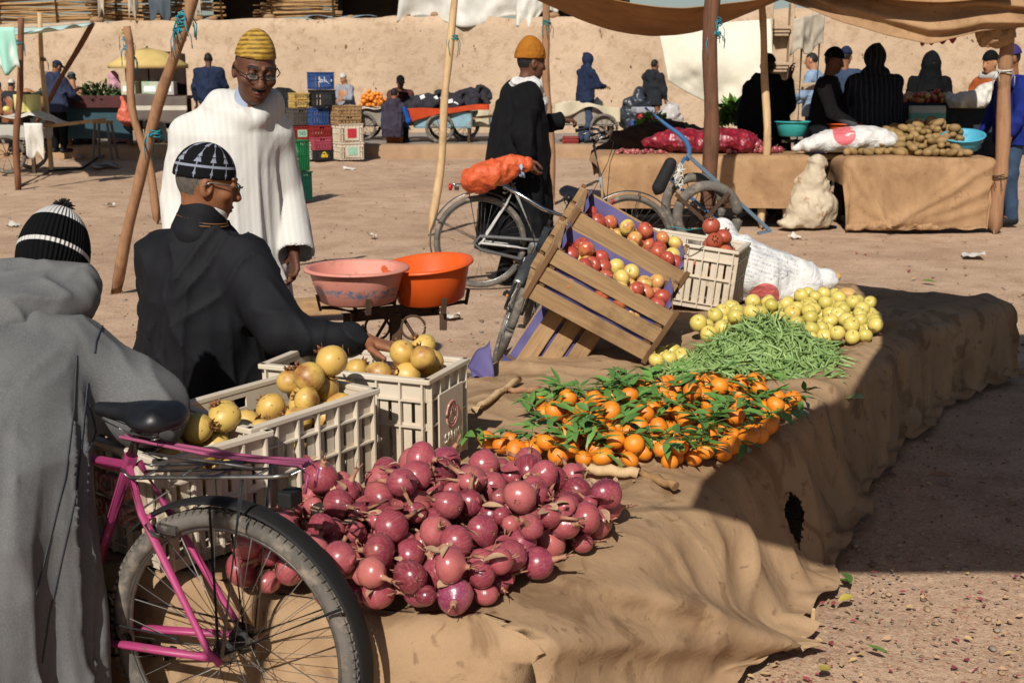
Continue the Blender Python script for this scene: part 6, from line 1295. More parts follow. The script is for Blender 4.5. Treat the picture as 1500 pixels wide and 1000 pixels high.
# ---- draped tables on the right
def draped(label, x0, x1, y0, y1, z, mat, front=.62, side=.5, swag=0.0, hem=None, seed=0.0, name='stall_table'):
    t = thing(name, label, 'stall', ((x0 + x1) / 2, (y0 + y1) / 2, 0)); da = .03; vs = []; W_, D_ = x1 - x0, y1 - y0; na, nb = int((W_ + 2 * side) / da), int((D_ + front + .3) / da)
    for i in range(na + 1):
        for j in range(nb + 1):
            a, b = -side + da * i, -front + da * j; ca, cb = min(max(a, 0), W_), min(max(b, 0), D_); oa, ob = a - ca, b - cb; e = math.hypot(oa, ob); p = V((x0 + ca, y0 + cb)); zz = z + .012 * float(fbm(a * 2 + seed, b * 2, seed, 2))
            if e > 1e-6:
                d = V((oa / e, ob / e)); r = .05; h = r * 1.57; o, q = (r * math.sin(e / r), r * (1 - math.cos(e / r))) if e < h else (r + (e - h) * .04, r + (e - h)); k = min(1, e / .12)
                o += k * (.05 * float(fbm(a * 2.2 + seed, b * 1.0, 2., 3)) + .018 * float(fbm(a * 8, b * 2 + seed, 4., 2)) + .02)
                if swag:
                    f = abs(ca / W_ - .36) * 2; q *= 1 - .04 * math.sin(a * 5)
                    for (ta_, te_, w0) in ((1.5, .02, .05), (1.62, .25, .035), (1.62, .48, .03), (1.3, -.02, .03), (-.1, .0, .045), (-.1, .3, .03), (.12, -.02, .025)):
                        sx_, sy2 = ta_ - .36, te_ - .74; f2 = max(0, min(1, ((ca + oa - .36) * sx_ + (e - .74) * sy2) / (sx_ * sx_ + sy2 * sy2))); dd = math.hypot(ca + oa - .36 - f2 * sx_, e - .74 - f2 * sy2); o += k * w0 * 1.1 * math.exp(-(dd / (.018 + .03 * f2)) ** 2) * (1 - .5 * f2)
                p = p + d * o; zz = max(z - q, .015 + .01 * math.sin(a * 20))
            vs.append((p.x, p.y, zz))
    w_ = nb + 1; ii = np.arange((na + 1) * w_).reshape(na + 1, w_); mk('cloth', fastmesh('cloth', vs, np.stack([ii[:-1, :-1].ravel(), ii[1:, :-1].ravel(), ii[1:, 1:].ravel(), ii[:-1, 1:].ravel()], 1)), mat, t, True)
    mb = MB(); mb.box(((x0 + x1) / 2, (y0 + y1) / 2, z - .05), (W_ - .04, D_ - .04, .05)); mb.build('tabletop', mdp, t, True)
    for sx in (x0 + .1, x1 - .1):
        for sy_ in (y0 + .12, y1 - .1): mb = MB(); mb.box((sx, sy_, (z - .08) / 2), (.07, .07, z - .08)); mb.build('leg', mdp, t, True)
    return t
tz = .73; tx0, tx1 = PY(885, 228, 12.7).x, PY(1196, 228, 12.7).x; px0, px1 = PY(1246, 228, 12.5).x, PY(1446, 228, 12.5).x
draped('tan cloth covered table heaped with red onions behind the blue handcart', tx0, tx1 - .1, 12.7, 13.5, tz, MCAN2, .56, .12, 0, seed=1.)
draped('tan cloth covered table of potatoes with knotted swags at its front', px0, px1, 12.45, 13.35, tz, MCAN2, .78, .3, .07, seed=4.)
mb = MB(); mb.box(((tx1 + px0) / 2, 13.0, tz - .03), (px0 - tx1 + .3, .3, .05)); tag(mb.build('plank', m_slat, bevel=.004), 'weathered wooden plank bridging the onion table and the potato table', 'plank')
sack('knotted_cloth', 'knotted hem of tan cloth on the ground under the potato table', [('e', (0, 0, .06), (.1, .07, .07), None, .03), ('c', (-.05, 0, .05), (-.38, -.03, .03), .05, .03, .05), ('c', (.05, 0, .05), (.5, .02, .04), .05, .035, .05), ('c', (.5, .02, .04), (.95, .1, .1), .035, .02, .05)], MCAN2, .01, (px0 + .36, 12.36, .0), 0, .02, 'cloth', 14)
sp_ = P(1205, 343, 0); sack('sack', 'upright dirty white sack tied at the neck under the plank', [('e', (0, 0, .18), (.25, .2, .24), None, .05), ('e', (.0, 0, .36), (.19, .16, .22), None, .1), ('c', (.01, 0, .5), (.02, 0, .6), .1, .075, .08), ('c', (.02, 0, .62), (.03, 0, .66), .06, .1, .03), ('e', (-.2, -.06, .05), (.16, .12, .06), None, .06)], M('dirty_sack', '#b9ab94', '#a3947c', 4, .85, c3='#8a6a48', s3=6, bump=.4, bscale=20, bd=.02), .013, (sp_.x, 12.62, 0), 0, .028, sc=8)
# produce on them
m_pot = m_fruit('potato_skin', [(.1, '#6f5734'), (.5, '#84693f'), (1, '#94784c')], blotch='#5c4528', bth=(.6, .75), rough=.7, bump=.15, bs=60)
def potato(i):
    q = random.Random(i); mb = MB(); r = q.uniform(.036, .048); mb.ell((0, 0, 0), (r * q.uniform(1.15, 1.5), r, r * q.uniform(.8, .95)), 11); mb.v = [tuple(V(v) * (1 + .08 * float(vnoise(np.float32(v[0] * 22 + i), np.float32(v[1] * 22), np.float32(v[2] * 22))))) for v in mb.v]; me = mb.mesh('potato'); me.materials.append(m_pot); return me
POT = [potato(i) for i in range(7)]
poly = [(px0 + .0, 12.5), (px1 - .2, 12.5), (px1 - .1, 13.3), (px0 + .45, 13.3), (px0 - .05, 12.8)]
pt = heap(poly, 270, [.042] * 7, lambda x, y: tz, bump_at((px0 + .95, 13.0), .34, .7, .4), rs, 10); scatter(pt, POT, 'potato', 'brown potato in the heap on the draped table by the right post', 'potatoes heaped on the draped table', rs, .5)
mte = M('turquoise_plastic', '#2f8f8a', '#3a9c98', 6, .5, c3='#2a6f70', s3=10); mte2 = M('sky_blue_plastic', '#3f8fa8', '#4a9cb5', 6, .5, c3='#2f6a80', s3=10)
p = PY(1416, 212, 12.65); basin('sky blue plastic basin tilted on the potatoes beside the right post', (p.x, 12.75, tz + .06), .44, .15, mte2, (R(14), R(-6), 0))
p = PY(1166, 200, 13.0); basin('turquoise plastic basin on the hanging scale at the back of the onion table', (p.x, 13.2, PY(1166, 200, 13.2).z), .38, .16, mte)
p = PY(1238, 196, 13.3); basin('orange plastic basin in the shade behind the white sack with a red print', (p.x, 13.35, PY(1238, 200, 13.35).z), .42, .14, m_orab)
mb = MB(); p = PY(1166, 204, 13.2); mb.tube([(p.x, 13.2, 0), (p.x, 13.2, p.z)], .02, 8); mb.box((p.x, 13.2, p.z - .02), (.3, .06, .03)); mb.box((p.x, 13.2, .02), (.3, .3, .04)); tag(mb.build('basin_stand', MRUST), 'thin iron stand carrying the turquoise basin', 'stand')
p = PY(1258, 210, 12.75); sack('sack', 'plump white sack with a round red print lying between onions and potatoes', [('e', (0, 0, .13), (.42, .2, .13), Matrix.Rotation(R(-6), 3, 'Y'), .05), ('e', (-.36, 0, .07), (.14, .15, .07), None, .06), ('c', (-.45, 0, .06), (-.55, -.02, .03), .06, .03, .04), ('e', (.3, 0, .12), (.2, .16, .1), None, .05)], sack_mat('sack_weave_2', logo=(-.08, .19, .11), lc='#c23a4a'), .011, (p.x - .08, 12.85, tz + .02), R(-3), .016)
m_net = NT('red_net'); vo = m_net.n('TexVoronoi'); vo.inputs['Scale'].default_value = 16; m_net.l(m_net.co('Object'), vo.inputs['Vector']); m_net.base(m_net.ramp(vo.outputs['Distance'], [(.2, '#8e1c2c'), (.6, '#6f1626')])); m_net.bump(vo.outputs['Distance'], .8, .02); m_net.set(.4, 0, .5)
for i, (u, L, lab) in enumerate(((1000, .3, 'fat red net sack of onions lying behind the blue cart handle'), (1062, .34, 'red net sack of onions slumped beside the loose red onions'))):
    p = PY(u, 226, 12.95); sack('net_sack', lab, [('e', (0, 0, .12), (L, .2, .13), None, .05), ('e', (.15, -.05, .1), (.15, .16, .11), None, .05), ('c', (-L + .05, 0, .12), (-L - .08, 0, .1), .08, .04, .04)], m_net.m, .013, (p.x, 13.0, tz + .01), 0, .02, 'net sack', 14)
poly = [(PY(1060, 228, 12.9).x, 12.8), (tx1 - .15, 12.8), (tx1 - .15, 13.3), (PY(1040, 228, 12.9).x, 13.3)]
scatter(heap(poly, 60, [q[0] for q in ONIONS], lambda x, y: tz, bump_at((PY(1095, 228, 12.9).x, 13.05), .16, .3, .2), rs, 8), ONION_ME, 'onion', 'red onion in the heap on the tan draped table behind the handcart', 'red onions on the far draped table', rs, 1.9)
poly = [(tx0 + .12, 12.75), (PY(975, 228, 12.9).x, 12.75), (PY(975, 228, 12.9).x, 13.0), (tx0 + .2, 13.0)]
scatter(heap(poly, 26, [q[0] * .7 for q in ONIONS], lambda x, y: tz, lambda x, y: 0, rs, 6), ONION_ME, 'onion', 'small red onion scattered at the end of the far table by the silver front wheel', 'small onions at the far table end', rs, 1.9, sc=(.6, .75))
p = PY(955, 215, 13.3); sack('blanket', 'heap of dark brown blankets behind the far onion table', [('e', (0, 0, .75), (.45, .3, .2), None, .1), ('e', (.3, .1, .85), (.35, .25, .18), None, .1), ('e', (-.35, 0, .65), (.3, .25, .14), None, .1), ('e', (0, 0, .4), (.5, .35, .4), None, .1)], C_('brown_blanket', '#33271f', '#423229', bs=9, bst=.6), .016, (p.x, 13.75, 0), 0, .05, 'blankets', 6)
def leafy(name, label, c, r, h, n, mat, L=.07, cat='greens'):
    mb = MB(); q = random.Random(int(c[0] * 100))
    for k in range(n):
        a = q.uniform(0, 6.28); rr = r * math.sqrt(q.random()); b = V((c[0] + rr * math.cos(a), c[1] + rr * .7 * math.sin(a), c[2] + h * (1 - (rr / r) ** 2) * q.uniform(.3, 1))); d = V((math.cos(a) * q.uniform(0, 1), math.sin(a) * q.uniform(0, 1), q.uniform(.1, 1))).normalized(); nn = V((q.uniform(-1, 1), q.uniform(-1, 1), 1)); nn = (nn - d * nn.dot(d)).normalized(); leaf(mb, b, d, nn, q.uniform(.6, 1.2) * L, L * .4)
    return tag(mb.build(name, mat), label, cat)
mherb = M('herb_green', '#4f7a2c', '#6b9440', 12, .7); p = PY(955, 195, 14.3); leafy('herb_bunch', 'bright green bunch of herbs on the dark blankets', (p.x, 14.2, .95), .2, .14, 220, mherb, .08, 'herbs')
# the apple table at the back right
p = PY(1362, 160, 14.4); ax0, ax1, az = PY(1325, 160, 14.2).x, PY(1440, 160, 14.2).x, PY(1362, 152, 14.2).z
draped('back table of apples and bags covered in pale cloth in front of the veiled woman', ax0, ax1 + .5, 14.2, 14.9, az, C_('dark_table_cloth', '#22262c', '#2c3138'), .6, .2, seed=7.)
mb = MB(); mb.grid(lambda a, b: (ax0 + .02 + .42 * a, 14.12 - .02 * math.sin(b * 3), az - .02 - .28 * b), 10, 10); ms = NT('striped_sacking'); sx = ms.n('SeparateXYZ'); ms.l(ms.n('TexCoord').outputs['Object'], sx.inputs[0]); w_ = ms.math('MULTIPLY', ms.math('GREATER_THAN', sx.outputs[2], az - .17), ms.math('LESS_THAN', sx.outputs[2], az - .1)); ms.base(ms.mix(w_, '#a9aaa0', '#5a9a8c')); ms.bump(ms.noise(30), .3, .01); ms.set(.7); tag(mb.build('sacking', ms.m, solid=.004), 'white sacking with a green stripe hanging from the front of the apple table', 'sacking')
poly = [(ax0, 14.22), (ax0 + .7, 14.22), (ax0 + .7, 14.6), (ax0, 14.6)]
scatter(heap(poly, 70, [.036, .034, .038], lambda x, y: az, bump_at((ax0 + .33, 14.4), .1, .4, .3), rs, 8), RAP_ME, 'apple', 'red and yellow apple on the back table before the veiled woman', 'apples on the back table', rs, .8)
p = PY(1425, 160, 14.1); sack('bag', 'crumpled white plastic bag at the back right above the potatoes', [('e', (0, 0, .08), (.3, .18, .1), None, .05), ('e', (.15, 0, .15), (.14, .12, .1), None, .05), ('c', (.2, 0, .2), (.28, 0, .3), .05, .03, .05)], MWHITE, .014, (p.x, 14.1, az - .05), 0, .04, 'bag', 8)
p = PY(1395, 165, 13.6); poly = [(px1 - .15, 13.15), (px1 + .12, 13.15), (px1 + .12, 13.5), (px1 - .2, 13.5)]
scatter(heap(poly, 16, [.036, .034, .038, .032], lambda x, y: tz, bump_at((px1, 13.3), .2, .15), rs, 8), TANG_ME, 'tangerine', 'tangerine among dark leaves behind the sky blue basin', 'tangerines behind the sky blue basin', rs, .9)
leafy('leaf_pile', 'dark green leaves heaped over tangerines behind the sky blue basin', (px1 - .1, 13.4, tz + .1), .22, .16, 160, M('dark_leaf', '#1f3318', '#2c4420', 10, .6), .08, 'leaves')
# white hanging sheet, dangling rag, rod, awning and posts
def sheet(name, label, cat, fn, nu, nv, mat, solid=.006, skip=None):
    mb = MB(); mb.grid(fn, nu, nv, skip=skip); return tag(mb.build(name, mat, solid=solid), label, cat)
tl_, tr_, bl_, br_ = PY(964, 40, 15.8), PY(1130, 28, 15.8), PY(978, 118, 15.5), PY(1130, 158, 15.5)
def hang(a, b):
    p = (tl_.lerp(tr_, a)).lerp(bl_.lerp(br_, a), b); n = float(fbm(a * 3, b * 2.2, 3., 3)); p += V((.0, -.09 * n * (.3 + b) - .12 * math.sin(b * 3.14) , -.14 * math.sin(a * 3.14) * b)); return tuple(p)
msheet = M('ivory_sheet', '#cfc8b6', '#bfb6a2', 2, .85, bump=.3, bscale=8, bd=.03); sheet('hanging_sheet', 'big ivory cloth sheet hanging behind the thick rusty brown post', 'sheet', hang, 46, 40, msheet)
p = PY(1185, 26, 16.5); rag('rag', (p.x, 16.5, p.z + .03), .4, .45, mwr, 'torn white rag hanging from rods in front of the pilaster', 'cloth', 9, .1, 18, .1)
mb = MB(); a = PY(1175, 55, 16.6); mb.tube([(a.x, 16.6, .1), (a.x, 16.6, a.z + .2)], .018, 8); tag(mb.build('rod', MRUST), 'thin dark iron rod under the torn white rag', 'rod')
mb = MB(); a = PY(1201, 48, 16.6); mb.tube([(a.x, 16.6, .1), (a.x, 16.6, a.z + .3)], .016, 8); tag(mb.build('rod', MRUST), 'second dark iron rod right of the torn white rag', 'rod')
mb = MB(); a = PY(1215, 127, 17.6); mb.box((a.x + .3, 17.8, a.z), (2.6, .35, .1)); mb.box((a.x - .8, 17.8, a.z / 2), (.2, .3, a.z - .1)); mb.box((a.x + 1.3, 17.8, a.z / 2), (.2, .3, a.z - .1)); tag(mb.build('counter', MW, bevel=.01), 'mud plastered counter behind the dark coats at the back', 'counter')
maw = m_canvas('awning_canvas', '#85603c', '#a57a4d', '#5a3d26', 2.5, (.6, .75), '#ab8256')
A0, A1, B0, B1 = V((PY(780, 0, 13.6).x, 14.2, 2.38)), V((PY(1540, 0, 12).x, 13.9, 2.3)), V((PY(800, -20, 11.2).x, 11.6, 2.42)), V((PY(1530, 0, 11.2).x, 11.9, 2.3))
def awn(a, b):
    p = A0.lerp(A1, a).lerp(B0.lerp(B1, a), b); sag = .43 * math.sin(min(1, a / .56) * 3.14) * math.sin(min(1, b * .5 + .5) * 3.14 * .8) if a < .56 else .12 * math.sin((a - .56) / .44 * 3.14)
    n = float(fbm(a * 5, b * 2, 1., 3)); return (p.x, p.y, p.z - sag + .03 * n)
sheet('awning', 'sagging brown canvas awning stretched over the right hand stalls', 'awning', awn, 90, 24, maw, .008)
# lit front flap of the awning with its gathered folds
f0, f1 = PY(1060, -16, 12.25), PY(1500, -12, 12.15)
def flap(a, b):
    top = f0.lerp(f1, a); d = [(0, .02), (.12, .06), (.28, .2), (.4, .33), (.55, .45), (.68, .52), (.72, .5), (.85, .4), (1, .36)]; h = float(np.interp(a, [q[0] for q in d], [q[1] for q in d])); n = float(fbm(a * 3 - b * 1.5, b * 2, 5., 3)); fl = math.sin(b * 15 - a * 9 + n * 2)
    return (top.x + .03 * n, top.y - .05 - .1 * b + .05 * fl * (.3 + .7 * a) + .05 * n, top.z + .08 - h * b - .06 * b + .01 * fl)
sheet('awning_flap', 'sunlit tan canvas flap with gathered folds hanging over the potato table', 'awning', flap, 90, 46, MCAN2, .008)
mred = M('faded_red_cloth', '#a0303c', '#8a2834', 6, .85, bump=.3)
p = PY(1395, 48, 12.2); sheet('red_cloth', 'frayed strip of faded red cloth under the awning by the right post', 'cloth', lambda a, b: (p.x - .3 + .34 * a, 12.2 + .03 * math.sin(a * 6), p.z + .04 + .03 * a - .15 * b * (1 + .15 * math.sin(a * 23))), 20, 8, mred)
bk = PY(1452, 40, 12.2); sack('canvas_bundle', 'canvas corner bundled and tied round the top of the right post', [('e', (0, 0, 0), (.15, .13, .16), None, .05), ('e', (.1, 0, -.05), (.12, .1, .1), None, .05), ('e', (.12, .02, .08), (.15, .1, .12), None, .05)], MCAN2, .012, (bk.x + .04, 12.3, bk.z - .02), 0, .03, 'bundle', 14, flat0=False)
def pp(u0, v0, u1, v1, Y0, Y1): return PY(u0, v0, Y0), PY(u1, v1, Y1)
def vpole(name, ub, vb, ut, Y, zt, r0, r1, mat, label, ropes=(), wob=.02):
    b = P(ub, vb, 0) if vb else V((PY(ub, 400, Y).x, Y, 0)); b.z = -.1; Yb = b.y; tp = PY(ut, 0, Yb); dz = (zt) / tp.z if tp.z else 1; top = V((b.x + (tp.x - b.x) * dz, Yb, zt)); return pole(name, b, top, r0, r1, mat, label, ropes, wob)
vpole('pole', 1030, 372, 1046, 0, 2.5, .07, .062, m_wood('rust_brown_post', '#4f3628', '#6d4a36', '#3a2a22', 'z'), 'thick rusty brown post with blue rope near its top, behind the white crate', ((.76, MROPEB), (.8, MROPEB), (.95, MROPEB)), .03)
vpole('pole', 1118, 330, 1124, 0, 2.4, .042, .034, MPOLEY, 'slim pale crooked pole in front of the red onion table', (), .07)
vpole('pole', 1460, 337, 1478, 0, 2.05, .075, .062, MPOLE, 'stout brown post at the right end of the potato table with white rope knots', ((.78, MWHITE), (.3, MRUST)), .02)
vpole('pole', 806, 296, 800, 0, 2.75, .05, .043, MPOLE, 'straight brown pole with green twine beside the man in the black coat', ((.78, MROPEG),), .03)
vpole('pole', 625, 340, 672, 0, 2.6, .042, .034, MPOLEY, 'pale peeled pole leaning right, standing alone left of the silver bicycle', ((.74, MROPEG),), .05)
q0 = PY(172, 398, 8.6); q0.z = 0; q1 = PY(282, -30, 8.3); q0.x = PY(172, 398, 8.6).x - .0
b_ = PY(176, 388, 8.8); tdir = (PY(276, 0, 8.3) - b_); pole('pole', b_ - tdir * (b_.z / tdir.z + .02), PY(284, -30, 8.25), .04, .035, MPOLE, 'thick brown pole slanting up behind the seated man, blue rope round its top', ((.86, MROPEB), (.88, MROPEG), (.9, MROPEB), (.55, MROPEB)), .03)
vpole('pole', 225, 325, 178, 0, 2.02, .045, .04, MPOLE, 'shorter weathered pole topped with a tangle of blue and yellow rope', ((.9, MROPEB), (.94, MROPEB), (.97, M('yellow_rope', '#a8903a', '#8a7530', 30, .8)), (.86, MROPEB)), .05)
vpole('pole', 25, 276, 28, 0, 2.25, .045, .04, MPOLED, 'dark purplish pole nearest the picture edge holding the striped awning', ((.87, MROPEB),), .03)
vpole('pole', 75, 249, 57, 0, 2.45, .04, .034, MPOLEY, 'thin pale pole right of the dark purplish pole', ((.72, MRUST),), .04)
pole('pole', PY(50, 185, 21.5), PY(136, 34, 20.5), .035, .045, MPOLED, 'dark prop pole slanting up to the right corner of the striped awning', (), .01)
ms = NT('white_green_stripe'); wv = ms.n('TexWave', bands_direction='Y'); wv.inputs['Scale'].default_value = .9; ms.l(ms.co('Object'), wv.inputs[0]); ms.base(ms.ramp(wv.outputs[0], [(.4, '#c6cbc4'), (.6, '#8fbfae')])); ms.set(.7)
aw0, aw1, aw2, aw3 = PY(-60, 44, 16.4), PY(-60, 40, 21), PY(138, 35, 20.6), PY(60, 45, 17)
sheet('awning', 'white and green striped plastic awning over the left hand stalls', 'awning', lambda a, b: tuple(aw0.lerp(aw1, b).lerp(aw3.lerp(aw2, b), a) + V((0, 0, -.06 * math.sin(a * 3.1) + .03 * math.sin(b * 14)))), 24, 16, ms.m)
rag('awning_corner', tuple(PY(4, 40, 16.3)), .3, .55, ms.m, 'striped plastic corner of the left awning hanging down at the picture edge', 'awning', 3, .05, 10)
# ---- crate stack by the road
mcol = {k: M(k + '_crate_plastic', a, b, 4, .5, c3='#5e5044', s3=6, th3=(.62, .78)) for k, a, b in (('blue', '#2b4478', '#35507f'), ('black', '#1d1e20', '#2a2a2c'), ('red', '#8a2a26', '#7a2420'), ('pink', '#a84a58', '#96404e'), ('green', '#1f6a40', '#277848'), ('dark_green', '#174a3c', '#1f5646'), ('orange', '#c06a1c', '#a85c18'), ('grey', '#4a4540', '#5a524a'))}
def mini(u, vb, vt, w_, mat, label, rz=-32, L=None, Y=22.3, logo=None):
    p = PY(u, vb, Y); h = PY(u, vt, Y).z - p.z; return plastic_crate(label, (p.x, Y, max(p.z, 0)), R(rz), L or w_ * 1.25, w_, h * .97, mat=mat, simple=True, nb=6, name='plastic_crate', logo=logo)
def lg(s_, size, mt): return lambda t, x, h: text(s_, size, mt, t, (x + .002, 0, h * .55), (math.pi / 2, 0, math.pi / 2), ext=.002)
def lp(s_, size, mp, mt=None):                      # a coloured label plate, with a scribble when it has one
    def f(t, x, h):
        mb = MB(); mb.box((x + .003, 0, h * .52), (.004, .17, h * .48)); mb.build('label_plate', mp, t)
        if s_: text(s_, size, mt, t, (x + .007, 0, h * .52), (math.pi / 2, 0, math.pi / 2), ext=.001)
    return f
def le(t, x, h): mb = MB(); mb.ring((x + .003, 0, h * .58), (1, 0, 0), .03, .012, 16, 6); mb.box((x + .003, 0, h * .4), (.004, .12, .05)); mb.build('emblem', myl, t)
mmint = M('mint_label', '#8fb8a0', '#7fa890', 9, .7); mrl = M('red_label', '#b02834', '#9a2430', 9, .7)
mwl = M('white_letter', '#c8c8c4'); myl = M('yellow_letter', '#c2a21e'); mgl = M('dark_letter', '#3a3a38')
S_ = -60
mini(470, 131, 105, .36, mcol['blue'], 'blue plastic crate on top of the tall crate stack', S_, .42, logo=lg('طاب', .13, mwl))
mini(472, 157, 131, .37, mcol['black'], 'black plastic crate right under the top blue crate of the stack', S_, .42, logo=lg('S91', .13, mgl))
mini(438, 158, 147, .3, M('yellow_wood_box', '#c0a25e', '#a88a4a', 5, .8), 'yellow fruit box stacked left of the black crate, lower of two', S_, .3, logo=lg('DONITA', .07, mgl)); mini(438, 147, 136, .3, M('yellow_wood_box', '#c0a25e'), 'yellow fruit box on top of another yellow box left of the black crate', S_, .3, logo=lg('DONITA', .07, mgl))
mini(437, 183, 158, .34, mcol['grey'], 'grey plastic crate under the yellow fruit boxes', S_, .36); mini(465, 183, 157, .34, mcol['blue'], 'blue plastic crate in the middle row, between grey crate and wooden boxes', S_, .36)
mini(505, 168, 154, .46, m_slat, 'wooden box with green fruit at the right of the stack, upper of two', S_, .5); mini(505, 182, 168, .46, m_slat, 'wooden box at the right of the stack, lower of two', S_, .5)
mini(438, 206, 184, .34, mcol['red'], 'red crate with a pale green label at the left of the stack', S_, .36, logo=lp('NS', .1, mmint, mgl)); mini(467, 200, 183, .36, mcol['red'], 'red crate above the pink crate in the stack', S_, .36)
mini(508, 209, 180, .46, m_wcr, 'white slatted crate with a small red label, upper of the two white ones', S_, .5, logo=lp('', .07, mrl)); mini(509, 233, 208, .46, m_wcr, 'white slatted crate with a pale green label at the bottom right of the stack', S_, .5, logo=lp('', .1, mmint))
mini(468, 219, 200, .36, mcol['pink'], 'pink crate near the bottom of the stack', S_, .36); mini(470, 234, 219, .36, mcol['black'], 'black crate with a yellow emblem at the bottom of the stack', S_, .36, logo=le); mini(444, 233, 207, .34, m_wcr, 'white crate sliver at the bottom left of the stack behind the green crate', S_, .36)
mini(436, 250, 204, .25, mcol['green'], 'bright green tall crate standing on a darker green one behind the white djellaba', -35, .22, 15.3); mini(440, 293, 250, .25, mcol['dark_green'], 'dark green tall crate on the ground under the bright green one', -35, .22, 15.3)
mini(582, 214, 174, .5, mcol['orange'], 'orange plastic crate used as a seat beside the carts', -10, .3, 24.0); mini(836, 214, 200, .55, mcol['red'], 'red plastic crate on the kerb left of the silver handlebar', -5, .3, 23.6)
p = PY(430, 170, 23.6); sack('bag', 'heap of black plastic bags behind the crate stack', [('e', (0, 0, .5), (.45, .3, .5), None, .1), ('e', (-.4, 0, .35), (.3, .3, .35), None, .1)], MBLACK, .03, (p.x - .3, 23.9, .2), 0, .06, 'bags', 5)
# ---- handcarts
def wheel_simple(t, c, r, ax=(0, 1, 0), tw=.03, mat=MRUST):
    mb = MB(); mb.ring((0, 0, 0), ax, r - tw - .02, .014, 40, 6); mb.tube([V(ax) * -.05, V(ax) * .05], .03, 10)
    x, y, _ = basis(V(ax))
    for i in range(10): a = i * .628; mb.tube([V((0, 0, 0)), (x * math.cos(a) + y * math.sin(a)) * (r - tw - .02)], .006, 5)
    w_ = mb.build('wheel', mat, t); w_.location = V(c) - t.location; ty = MB(); ty.ring((0, 0, 0), ax, r - tw, tw, 48, 10); ty.build('tyre', m_tyre, w_); return w_
m_lb = M('peeling_blue_paint', '#6d8f9c', '#7d9ca6', 5, .7, c3='#7a6a58', s3=7, th3=(.5, .65), bump=.2)
def cart(label, x0, x1, Y, zb, zt, mat=m_lb, wx=None, r=.3, gz=.2):
    t = thing('handcart', label, 'cart', ((x0 + x1) / 2, Y + .4, gz)); mb = MB(); mb.box(((x0 + x1) / 2, Y + .4, zb), (x1 - x0, .8, .05)); mb.box(((x0 + x1) / 2, Y, (zb + zt) / 2), (x1 - x0, .03, zt - zb)); mb.box(((x0 + x1) / 2, Y + .8, (zb + zt) / 2), (x1 - x0, .03, zt - zb)); mb.box((x0, Y + .4, (zb + zt) / 2), (.03, .77, zt - zb)); mb.box((x1, Y + .4, (zb + zt) / 2), (.03, .77, zt - zb)); mb.build('body', mat, t, True)
    mb = MB()
    for y in (Y + .1, Y + .7): mb.bar((x0 - .3, y, zb + .02), (x1 + .9, y, zb + .25), .05, .05)
    mb.build('shaft', m_slat, t, True); w0 = wx or (x0 + x1) / 2
    for y in (Y - .07, Y + .87): wheel_simple(t, (w0, y, gz + r), r)
    mb = MB(); mb.tube([(w0, Y - .07, gz + r), (w0, Y + .87, gz + r)], .02, 8); mb.build('axle', MRUST, t, True)
    for y in (Y + .05, Y + .75): mb = MB(); mb.bar((x1 - .05, y, gz), (x1 - .05, y, zb), .05, .05); mb.build('leg', MRUST, t, True)
    return t
X_ = lambda u, Y: PY(u, 150, Y).x
cart('pale blue handcart piled with black socks and clothes under an orange blanket', X_(606, 23.9), X_(690, 23.9), 23.9, .5, .78, wx=X_(644, 23.9), r=.28)
cart('weathered grey handcart carrying the pile of oranges', X_(528, 24.6), X_(566, 24.6), 24.6, .5, .8, M('grey_wood_cart', '#8d8578', '#7a6f60', 4, .8), wx=X_(531, 24.6), r=.28)
cart('handcart with a cream sheet at the end of the row before the black coat', X_(672, 24.4), X_(735, 24.4), 24.4, .5, .7, m_lb, wx=X_(680, 24.4), r=.28)
cart('handcart stall of clothes and white bags behind the silver handlebar', X_(815, 23.8), X_(900, 23.8), 23.8, .55, .85, M('grey_wood_cart', '#8d8578'), wx=X_(885, 23.8), r=.28)
poly = [(X_(528, 24.7), 24.65), (X_(560, 24.7), 24.65), (X_(560, 24.7), 25.3), (X_(528, 24.7), 25.3)]
scatter(heap(poly, 75, [.048] * 4, lambda x, y: .85, bump_at((X_(543, 24.7), 24.95), .2, .3), rs, 8), TANG_ME, 'orange', 'orange in the pile on the grey handcart by the crate stack', 'oranges piled on the handcart', rs, .8, sc=(1.3, 1.4))
mb = MB(); mb.grid(lambda a, b: (X_(526, 24.6) + a * .62, 24.5 + .85 * b, .83 + .02 * math.sin(a * 9)), 8, 8); tag(mb.build('cart_sheet', MWHITE, solid=.01), 'white sheet under the oranges on the handcart', 'sheet')
mso = C_('mixed_black_socks', '#141416', '#232127', bs=6, bst=.8, c3='#4d4a50')
for i, (u, Y, z, w_, lab) in enumerate(((628, 24.3, .85, .5, 'heap of black socks with price tags on the pale blue cart'), (664, 24.4, .85, .45, 'second heap of dark clothes towards the right of the pale blue cart'), (690, 24.9, .95, .35, 'black bag resting on the last handcart'))):
    sack('clothes_pile', lab, [('e', (0, 0, .08), (w_, .35, .2), None, .1), ('e', (w_ * .4, 0, .15), (w_ * .5, .25, .15), None, .1)], mso, .025, (X_(u, Y), Y, z - .05), 0, .09, 'clothes', 5)
q = random.Random(4)
for k in range(16): mb = MB(); mb.box((0, 0, 0), (.09, .01, .07), Matrix.Rotation(q.uniform(-.6, .6), 3, 'Y')); o = mb.build('price_tag', mwl); o.location = (X_(612 + 64 * q.random(), 24), 23.98 + .1 * q.random(), .86 + .22 * q.random()); tag(o, 'small white price tag on the heap of black socks', 'price tag', 'price tags on the black socks')
